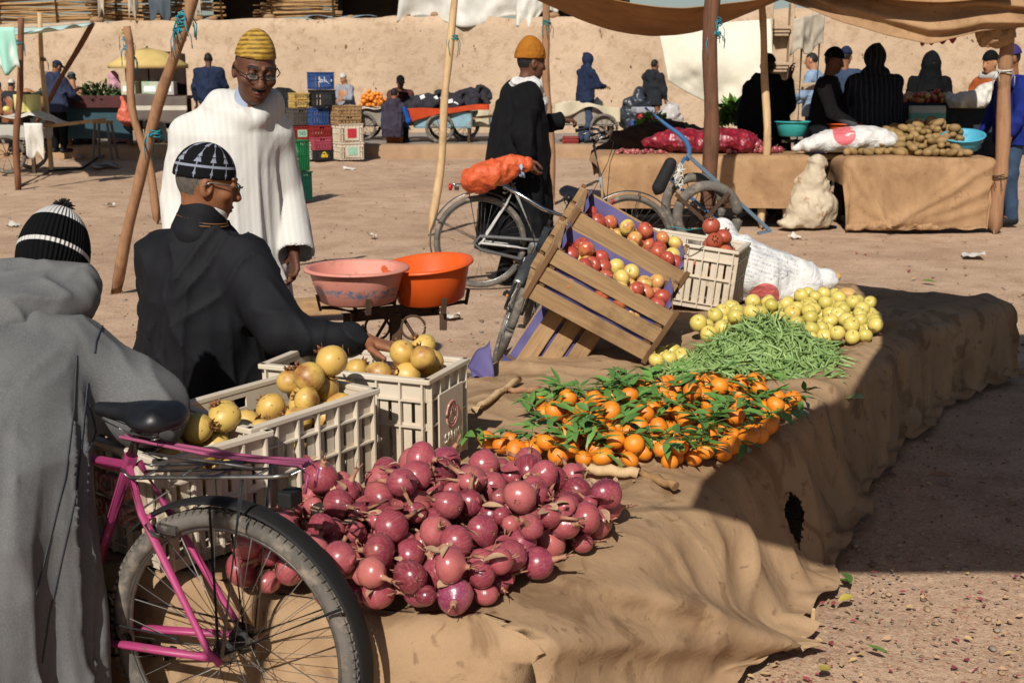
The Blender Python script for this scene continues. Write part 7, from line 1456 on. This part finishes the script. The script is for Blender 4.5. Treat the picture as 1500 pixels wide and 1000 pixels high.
mor = C_('orange_blanket', '#a83e1e', '#8f3318', bs=8); sheet('blanket', 'orange red blanket hanging over the front of the pale blue cart', 'blanket', lambda a, b: (X_(582, 23.8) + a * 1.75, 23.84 - .05 * b - .03 * math.sin(a * 15), .82 + .1 * a - b * (.34 - .24 * min(1, a * 2.2)) + .02 * math.sin(a * 9)), 30, 10, mor)
sheet('cream_sheet', 'cream cloth hanging on the side of the last handcart', 'sheet', lambda a, b: (X_(670, 24.3) + a * .62, 24.3 - .04 * b - .03 * math.sin(a * 11), .78 - .3 * b - .02 * math.sin(a * 7)), 16, 8, M('cream_sheet_cloth', '#b5aa90', '#a39880', 3, .9))
for i, (u, v, lab) in enumerate(((835, 158, 'white plastic bags heaped at the left of the clothes cart'), (858, 156, 'white plastic bags heaped at the right of the clothes cart'))): p = PY(u, v, 24.0); sack('bag', lab, [('e', (0, 0, 0), (.3, .25, .14), None, .08), ('e', (.1, 0, .08), (.2, .2, .1), None, .08)], MWHITE, .02, (p.x, 24.2, p.z - .08), 0, .06, 'bags', 7, flat0=False)
sheet('cream_sheet', 'cream cloth draped over the clothes cart behind the handlebar', 'sheet', lambda a, b: (X_(812, 23.7) + a * 1.25, 23.74 - .05 * b - .05 * math.sin(a * 13), .93 + .06 * math.sin(a * 5) - .28 * b * (.6 + .4 * math.sin(a * 8))), 24, 8, M('cream_sheet_cloth', '#b5aa90'))
sack('plastic_bag', 'black bin bag standing left of the white sheet', [('e', (0, 0, .35), (.3, .25, .38), None, .1), ('c', (0, 0, .7), (.02, 0, .85), .1, .05, .08)], M('bin_bag', '#24282e', '#343a42', 5, .35), .025, (X_(935, 23.6), 23.7, .35), 0, .07, 'bag', 6)
sack('plastic_bag', 'clear pale plastic bag standing at the left edge of the white sheet', [('e', (0, 0, .4), (.25, .2, .45), None, .1)], M('clear_plastic', '#b5b0ae', '#9d9896', 5, .3), .025, (X_(982, 22.5), 22.6, .1), 0, .07, 'bag', 6)
sack('brown_tarp', 'dark brown tarp covering goods below the ivory sheet', [('e', (0, 0, .4), (.75, .4, .5), None, .1), ('e', (.6, 0, .3), (.4, .4, .4), None, .1)], C_('brown_tarp_cloth', '#3a2f27', '#4a3c32', bs=6, bst=.6), .03, (X_(1030, 16), 16.4, 0), 0, .07, 'tarp', 4)
p = PY(1072, 175, 15.2); leafy('leek_bunch', 'bunch of long green leaves hanging below the ivory sheet', (p.x, 15.2, p.z - .1), .12, .3, 160, mherb, .22, 'greens')
for k, (dx, c_, lab) in enumerate(((0, '#2b3f86', 'blue folded cloth'), (.12, '#a82a3a', 'red folded cloth'), (.05, '#8f8f96', 'grey folded cloth'))): mb = MB(); mb.box((X_(938, 22.6) + dx, 22.6, .62 + .12 * k), (.36, .3, .11), Matrix.Rotation(.15 * k, 3, 'Z')); tag(mb.build('folded_cloth', M('folded_' + str(c_[1:]), c_), bevel=.03), lab + ' in the small pile beside the bin bag', 'cloth')
mb = MB(); mb.box((X_(940, 22.6) + .05, 22.6, .3), (.6, .4, .52)); tag(mb.build('box', mdp, bevel=.01), 'dark wooden box under the small pile of folded cloth', 'box')
# ---- left-hand stalls
def plain_table(label, x0, x1, y0, y1, z, mtop, mfront, gz=.2, front=True, name='stall_table'):
    t = thing(name, label, 'stall', ((x0 + x1) / 2, (y0 + y1) / 2, gz)); mb = MB(); mb.box(((x0 + x1) / 2, (y0 + y1) / 2, z - .03), (x1 - x0, y1 - y0, .06)); mb.build('tabletop', mtop, t, True, .004)
    if front: mb = MB(); mb.box(((x0 + x1) / 2, y0 + .06, (z + gz + .1) / 2), (x1 - x0 - .08, .03, z - gz - .16)); mb.build('front_panel', mfront, t, True)
    for sx in (x0 + .05, x1 - .05):
        for sy_ in (y0 + .1, y1 - .05): mb = MB(); mb.box((sx, sy_, (z + gz) / 2 - .03), (.06, .06, z - gz - .06)); mb.build('leg', mdp, t, True)
    return t
mteal = M('dark_teal_paint', '#1d3a44', '#25454e', 4, .6)
plain_table('dark teal produce table heaped with greens before the brown jacket', X_(92, 22.9), X_(190, 22.9), 22.9, 23.7, .98, M('green_tabletop', '#3a4a30', '#2f3a28'), mteal)
leafy('greens_pile', 'pile of dark green vegetables on the teal table', (X_(146, 23.2), 23.2, .98), .5, .38, 300, M('dark_greens', '#2c3a20', '#3d4f28', 12, .7, c3='#8a8a30', s3=6, th3=(.66, .7)), .14)
mb = MB(); mb.box((X_(146, 23) + .05, 22.86, 1.0), (1.0, .06, .22)); tag(mb.build('board', M('dark_red_board', '#4a1e1e', '#3a1818', 6, .7), bevel=.01), 'dark red board along the front of the pile of greens', 'board')
plain_table('market table with a grey and white striped cover under the yellow umbrella', X_(190, 22.8), X_(262, 22.8), 22.9, 23.8, 1.1, brn, brn, front=False)
ms = NT('striped_cover'); sx = ms.n('SeparateXYZ'); ms.l(ms.n('TexCoord').outputs['Object'], sx.inputs[0]); ms.base(ms.mix(ms.math('MULTIPLY', ms.math('GREATER_THAN', sx.outputs[2], .85), ms.math('LESS_THAN', sx.outputs[2], .93)), '#5a4f47', '#b0a898')); ms.set(.9); ms.bump(ms.noise(9), .4, .03)
sheet('table_cover', 'grey brown cloth with a white stripe hanging from the umbrella table', 'cloth', lambda a, b: (X_(188, 22.8) + a * 1.05, 22.86 - .06 * b - .03 * math.sin(a * 12), 1.12 - .48 * b + .03 * math.sin(a * 6)), 20, 10, ms.m)
for i, (u, v, w_, c1_, lab) in enumerate(((190, 139, .26, '#a08a4a', 'cardboard fruit box on the umbrella table, leftmost'), (222, 142, .3, '#4a8a5a', 'green and white box on the umbrella table in front of the white headscarf'), (245, 146, .3, '#6a6070', 'grey purple box at the right of the umbrella table'))):
    p = PY(u, v, 23.0); mb = MB(); mb.box((0, 0, 0), (w_, .25, .24)); t = thing('fruit_box', lab, 'box', (p.x, 23.05, 1.24)); mb.build('box', M('box_' + c1_[1:], c1_, '#b8b4a4', 3, .7), t, bevel=.006); mb = MB(); mb.box((0, -.127, -.01), (w_ * .7, .004, .1)); mb.build('label', mwl, t)
um = thing('umbrella', 'faded pale yellow sun umbrella over the boxes and the white headscarf', 'umbrella', (X_(218, 23.6), 23.7, .2)); mum = M('faded_yellow_cloth', '#bfa568', '#ab9258', 3, .85)
mb = MB(); n = 8; zt_, ze, rr = PY(218, 70, 23.7).z, PY(218, 94, 23.7).z, .75
mb.lathe([(.02, zt_ - .2), (.3, zt_ - .26), (rr, ze - .2), (rr * 1.01, ze - .28)], n=32, wob=lambda a, z: 1 - .05 * abs(math.sin(a * 4)) if z < zt_ - .3 else 1); mb.build('canopy', mum, um, solid=.006); mb = MB(); mb.tube([(0, 0, 0), (0, 0, zt_ - .17)], .02, 8); mb.build('pole', MRUST, um)
for i in range(8): a = i * math.pi / 4; mb = MB(); mb.tube([(0, 0, zt_ - .24), (math.cos(a) * rr * .96, math.sin(a) * rr * .96, ze - .2)], .006, 5); mb.build('rib', MRUST, um)
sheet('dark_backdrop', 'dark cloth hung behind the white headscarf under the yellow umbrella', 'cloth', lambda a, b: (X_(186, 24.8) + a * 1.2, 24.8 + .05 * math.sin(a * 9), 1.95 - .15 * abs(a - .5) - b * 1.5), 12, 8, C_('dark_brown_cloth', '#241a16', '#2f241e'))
p = PY(182, 170, 22.6); sack('carrier_bag', 'salmon pink plastic carrier bag hanging from the edge of the teal table', [('e', (0, 0, 0), (.17, .1, .17), None, .05), ('c', (-.02, 0, .12), (-.06, 0, .34), .08, .02, .05)], M('salmon_plastic', '#c4664e', '#b85a46', 6, .4), .014, (p.x, 22.75, p.z - .02), 0, .025, 'bag', 9, flat0=False)
st = thing('stool', 'tall grey wooden stool standing in front of the teal table', 'stool', (X_(146, 22.2), 22.3, .0)); zt_ = PY(146, 179, 22.3).z; mb = MB(); mb.box((0, 0, zt_), (.28, .28, .04)); mb.build('seat', m_slat, st, bevel=.004)
for sx in (-1, 1):
    for sy_ in (-1, 1): mb = MB(); mb.bar((sx * .11, sy_ * .11, zt_ - .02), (sx * .17, sy_ * .17, 0), .035, .035); mb.build('leg', M('grey_wood', '#5e5147', '#6f6156', 5, .8), st)
for sy_ in (-1, 1): mb = MB(); mb.bar((-.15, sy_ * .15, .22), (.15, sy_ * .15, .22), .025, .03); mb.build('stretcher', M('grey_wood', '#5e5147'), st)
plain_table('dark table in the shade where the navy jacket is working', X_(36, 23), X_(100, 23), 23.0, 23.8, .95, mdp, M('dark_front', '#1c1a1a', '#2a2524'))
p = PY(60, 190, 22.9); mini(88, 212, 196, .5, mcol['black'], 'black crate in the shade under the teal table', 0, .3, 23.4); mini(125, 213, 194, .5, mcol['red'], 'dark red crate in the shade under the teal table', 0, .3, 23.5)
mb = MB(); mb.lathe([(.11, 0), (.12, .26), (.115, .27)], n=16); o = mb.build('tub', M('pale_yellow_tub', '#c4bd7a', '#b5ad6a', 5, .5)); o.location = (X_(17, 19.2), 19.6, .93); tag(o, 'pale yellow plastic tub on the white sheeted cart, left of the pole', 'tub'); o = bpy.data.objects.new('tub', o.data); COL.objects.link(o); o.location = (X_(34, 19.2), 19.6, .93); tag(o, 'pale yellow plastic tub on the white sheeted cart, right of the dark purplish pole', 'tub')
cart('low handcart with a white sheet over its load at the picture edge', X_(-40, 19.2), X_(45, 19.2), 19.2, .55, .75, M('white_painted_cart', '#a8a59c', '#96938a', 4, .7), wx=X_(6, 19.2), r=.3, gz=0.0)
sheet('white_sheet', 'white plastic sheet covering the low handcart', 'sheet', lambda a, b: (X_(-45, 19.1) + a * 1.15, 19.05 + b * 1.0, .9 + .05 * math.sin(a * 8 + b * 4) - .2 * max(0, a - .8) * 5 * .6), 24, 12, MWHITE)
rag('white_sheet', (X_(44, 19.0), 19.05, .78), .28, .5, MWHITE, 'ragged white plastic hanging off the end of the low handcart', 'sheet', 6, .05, 12)
p = PY(20, 160, 20); o = bpy.data.objects.new('lemon', YAP_ME[0]); COL.objects.link(o); o.location = (X_(5, 19.3), 19.4, .98); o.scale = (1.6,) * 3; tag(o, 'yellow fruit on the white sheeted handcart', 'fruit')
mb = MB(); mb.tube([P(30, 272), P(75, 250), P(120, 247), P(158, 222), P(165, 215)], .02, 6); tag(mb.build('hose', MBLACK), 'black hose curving along the ground by the left poles', 'hose')
sheet('ground_cloth', 'pale lilac cloth lying on the ground under the stool', 'cloth', lambda a, b: tuple(P(112 + 40 * a, 228 - 6 * b + 2 * math.sin(a * 9), .02 + .02 * math.sin(a * 12 + b * 5))), 14, 6, M('lilac_cloth', '#9d95a6', '#8d8598', 6, .9))
sheet('ground_cloth', 'pale grey cloth lying on the bare ground right of the stool', 'cloth', lambda a, b: tuple(P(135 + 38 * a, 244 - 6 * b + 2 * math.sin(a * 7), .02 + .02 * math.sin(a * 10 + b * 5))), 14, 6, M('grey_cloth', '#94928f', '#85827f', 6, .9))
# ---- blue porter's cart leaning behind the white crate
Yc = 9.9; g_ = lambda u, v, dy=0: PY(u, v, Yc + dy)
hc_ = thing('porter_cart', 'blue steel handcart tipped up with a long handle, behind the rusty brown post', 'cart', (g_(1035, 315).x, Yc + .3, 0)); mbl = M('chipped_blue_paint', '#2f5a86', '#3a6690', 7, .5, c3='#5a4a3c', s3=14, th3=(.58, .7)); mgb = M('grey_blue_steel', '#4d5f6e', '#5a6c7a', 7, .5, c3='#5a4a3c', s3=14)
for dy in (.12, .62):
    mb = MB(); mb.bar(g_(1006, 226, dy), g_(1128, 338, dy), .05, .03); mb.build('rail', mgb, hc_, True, .004)
    mb = MB(); mb.tube([g_(945, 158, dy), g_(962, 172, dy), g_(980, 186, dy), g_(995, 197, dy), g_(1004, 206, dy), g_(1009, 216, dy), g_(1010, 226, dy), g_(1006, 236, dy)], [.012, .014, .016, .019, .022, .022, .02, .016], 10); mb.build('handle', mbl if dy < .2 else mgb, hc_, True)
for f in (.12, .3, .5, .7, .9): mb = MB(); a, b = g_(1006, 226, .12).lerp(g_(1128, 338, .12), f), g_(1006, 226, .62).lerp(g_(1128, 338, .62), f); mb.bar(a, b, .04, .02); mb.build('crossbar', mgb, hc_, True)
mb = MB(); a, b, c, d = g_(985, 268, .37), g_(1060, 335, .37), g_(1000, 240, .37), g_(1075, 312, .37)
mb.add([a + V((0, -.2, 0)), b + V((0, -.2, 0)), b + V((0, .2, 0)), a + V((0, .2, 0)), a + V((0, -.2, .03)), b + V((0, -.2, .03)), b + V((0, .2, .03)), a + V((0, .2, .03))], [(3, 2, 1, 0), (4, 5, 6, 7), (0, 1, 5, 4), (1, 2, 6, 5), (2, 3, 7, 6), (3, 0, 4, 7)]); mb.bar(g_(1004, 230, .15), g_(984, 264, .15), .05, .02); mb.bar(g_(1004, 230, .6), g_(984, 264, .6), .05, .02); mb.build('tray', mbl, hc_, True)
mb = MB(); mb.tube([g_(1128, 338, .1), g_(1128, 338, .64)], .018, 8); mb.bar(g_(1128, 338, .12), g_(1110, 342, .12), .04, .02); mb.build('toe_plate', mgb, hc_, True)
for dy in (-.02, .76): wheel_simple(hc_, g_(1036, 316, 0) + V((0, dy, 0)), .285, tw=.042)
mb = MB(); mb.bar(g_(1068, 282, -.06), g_(1032, 322, -.06), .03, .03); mb.bar(g_(990, 285, -.06), g_(1056, 345, -.06), .03, .03); mb.tube([g_(1036, 316, -.1), g_(1036, 316, .8)], .016, 8); mb.build('strut', MRUST, hc_, True)
s = SDF(); a, b = g_(982, 240, -.02), g_(965, 275, -.02); s.cap(a, b, .05, .055, .03); s.cap(a.lerp(b, .9), a.lerp(b, 1.25), .02, .012, .02); tag(s.build('bottle', M('black_wrapped', '#121213', '#1c1c1e', 20, .8, bump=.4), .008), 'black wrapped bottle hanging from the tipped blue handcart', 'bottle')
mb = MB(); q = random.Random(8)
for k in range(26): p = g_(1000 - 14 * q.random(), 238 + 24 * q.random(), .02); mb.tube([p, p + V((q.uniform(-.03, .03), -.02, -.05)), p + V((q.uniform(-.05, .05), -.03, -.1 * q.random() - .03))], .006, 4)
tag(mb.build('white_strips', MWHITE), 'white plastic strips tied along the blue handcart frame', 'strips')
# ------------------------------------------------------------------ shade cloth just overhead, out of the frame, whose shadow falls on the stall
msc = m_canvas('shade_canvas'); Zs = 2.25
def shadow_src(u, v, z, Z=Zs): p = P(u, v, z); k = (Z - z) / TOSUN.z; return V((p.x + TOSUN.x * k, p.y + TOSUN.y * k, Z))
edge = [shadow_src(*q) for q in ((925, 832, 0.0), (1172, 785, .16), (1030, 698, .4), (1075, 660, .4), (1165, 607, .4), (1245, 573, .39), (1292, 502, .4), (1275, 440, .4), (1250, 412, .4))]
E0 = [edge[2] + (edge[2] - edge[3]) * .55] + edge[2:]; E0[0].y = edge[0].y
def shade(a, b):
    k = a * (len(E0) - 1); i = min(int(k), len(E0) - 2); p = E0[i].lerp(E0[i + 1], k - i); q = V((3.3 + .7 * a, E0[0].y + (E0[-1].y + .05 - E0[0].y) * a, Zs)); r = p.lerp(q, b); return (r.x, r.y, Zs - .1 * math.sin(b * 3.14) * math.sin(a * 3.14) + .01 * math.sin(b * 9))
sheet('shade_cloth', 'brown canvas shade cloth stretched overhead above the near right side of the stall', 'awning', shade, 48, 20, msc, .006)
for i, (x, y, lab) in enumerate(((3.35, E0[0].y, 'brown pole holding the near outer corner of the overhead shade cloth'), (4.05, E0[-1].y, 'brown pole holding the far outer corner of the overhead shade cloth'))): pole('pole', (x, y, -.1), (x, y, Zs + .15), .045, .04, MPOLE, lab)
k = 2.15; bp = P(428, 940, .2); px_ = bp + V((TOSUN.x, TOSUN.y, 0)) * (k / math.cos(SUN_EL)) ; pole('pole', (px_.x, px_.y, -.1), (px_.x, px_.y, 2.3), .035, .03, MPOLE, 'brown pole standing at the near left that ties down the overhead shade cloth')
mb = MB(); mb.tube([(px_.x, px_.y, 2.25), tuple(E0[0])], .006, 6); tag(mb.build('guy_rope', MROPEB), 'blue guy rope from the near left pole to the overhead shade cloth', 'rope')
# ------------------------------------------------------------------ litter
q = random.Random(21); mb = MB()
for k in range(2600):
    u, v = (q.uniform(980, 1500), q.uniform(420, 1000)) if k < 1500 else (q.uniform(-100, 1500), 215 + 300 * q.random() ** 1.6)
    p = P(u, v, 0); r = q.uniform(.002, .006) * (1 if k < 1500 else 2.2)
    if k < 1500 and q.random() < .05: r *= 2.2
    mb.cur = q.randrange(3); i0 = len(mb.v); mb.ell((0, 0, 0), (r * q.uniform(.8, 1.6), r, r * .6), 4, Matrix.Rotation(q.uniform(0, 6), 3, 'Z')); mb.v[i0:] = [(a + p.x, b + p.y, c - .026 + .022 * float(fbm(p.x * .7, p.y * .7, 3)) + .003) for a, b, c in mb.v[i0:]]
tag(mb.build('gravel', [M('pebble_grey', '#8d8074', '#75695e', 9, .9), M('pebble_tan', '#a58a6c', '#8d7358', 9, .9), M('pebble_dark', '#75604f', '#635040', 9, .9)]), 'pebbles and grit strewn over the bare earth', 'gravel', kind='stuff')
mb = MB()
for k in range(700):
    u, v = (q.uniform(1000, 1500), q.uniform(640, 1000)) if k < 450 else (q.uniform(300, 1500), 240 + 330 * q.random() ** 1.5); p = P(u, v, 0); mb.cur = q.randrange(3); flake(mb, (p.x, p.y, -.012 + .022 * float(fbm(p.x * .7, p.y * .7, 3))), q.uniform(.008, .028) * (1 if k < 450 else 2.2), q, .15)
tag(mb.build('chaff', [M('skin_red', '#7c3040'), M('skin_tan', '#b89a78'), M('straw', '#b59a6c', '#9c8258', 20, .9)]), 'onion skin flakes and straw trodden over the earth', 'chaff', kind='stuff')
def ground_leaf(u, v, L, mat, label, cat='leaf', name='fallen_leaf'):
    mb = MB(); a = q.uniform(0, 6.28); d = V((math.cos(a), math.sin(a), .08)).normalized(); n = V((q.uniform(-.25, .25), q.uniform(-.25, .25), 1)); n = (n - d * n.dot(d)).normalized(); leaf(mb, V((0, 0, 0)), d, n, L, L * .4, q.uniform(-.2, .3)); o = mb.build(name, mat); o.location = P(u, v, .0); tag(o, label, cat); return o
mgl_ = M('fallen_green', '#5d7a34', '#47632a', 9, .6); myl_ = M('fallen_yellow', '#b3a24c', '#9a8a3c', 9, .7); mbl_ = M('fallen_brown', '#8d6a4c', '#7a5a40', 9, .8)
for u, v, L, m_, lab in ((1235, 838, .09, mgl_, 'green leaf on the sunlit earth nearest the stall corner'), (1248, 852, .08, mgl_, 'green leaf just below another green leaf near the stall corner'), (1250, 872, .07, myl_, 'yellow bean pod on the earth below the green leaves'), (1300, 955, .06, mgl_, 'small green leaf on the earth near the bottom right'), (1215, 975, .07, myl_, 'yellowish strip on the earth at the bottom'), (1395, 697, .11, mbl_, 'dry brown leaf lying in the shade right of the stall'), (1430, 705, .06, mbl_, 'small dry leaf in the shade beyond the larger brown leaf'), (1350, 411, .12, mgl_, 'green leaf scrap on the open ground beyond the stall'), (1012, 992, .06, mgl_, 'green leaf at the hem of the cloth at the very bottom'), (745, 598, .08, myl_, 'pale dry leaf at the left of the tangerines'), (1100, 655, .06, mgl_, 'green leaf caught at the front edge of the stall cloth')): ground_leaf(u, v, L, m_, lab)
mpap = M('paper_scrap', '#c9c4ba', '#b8b1a5', 9, .8)
def scrap(u, v, w_, label, mat=mpap, up=.04):
    mb = MB(); sd = q.uniform(0, 9); mb.grid(lambda a, b: ((a - .5) * w_, (b - .5) * w_ * .7, .006 + up * (.5 + .5 * math.sin(a * 4 + sd)) * b + .01 * math.sin(b * 9 + a * 7)), 8, 6); o = mb.build('paper_scrap', mat); o.location = P(u, v, -.01); o.rotation_euler = (0, 0, q.uniform(0, 6)); tag(o, label, 'litter')
for u, v, w_, lab in ((663, 466, .14, 'folded white paper scrap on the earth right of the balance scale'), (1425, 375, .25, 'flat white plastic scrap on the ground before the potato table'), (160, 301, .13, 'white scrap on the ground left of the slanting pole'), (512, 248, .2, 'white scrap on the ground right of the green crates'), (545, 346, .1, 'tiny pale scrap on the open ground above the pink basin'), (20, 331, .15, 'white scrap on the ground above the bobble hat'), (240, 318, .12, 'white scrap beside the foot of the short pole'), (860, 229, .2, 'pale scrap at the kerb left of the far onion table'), (1165, 348, .12, 'pale torn scrap under the far onion table')): scrap(u, v, w_, lab)
mb = MB(); p = P(455, 462, 0); mb.box((p.x, p.y, .06), (.4, .16, .1), Matrix.Rotation(.3, 3, 'Z')); tag(mb.build('wood_block', m_slat, bevel=.01), 'rough wooden block on the ground between the white djellaba and the pink basin', 'wood block')
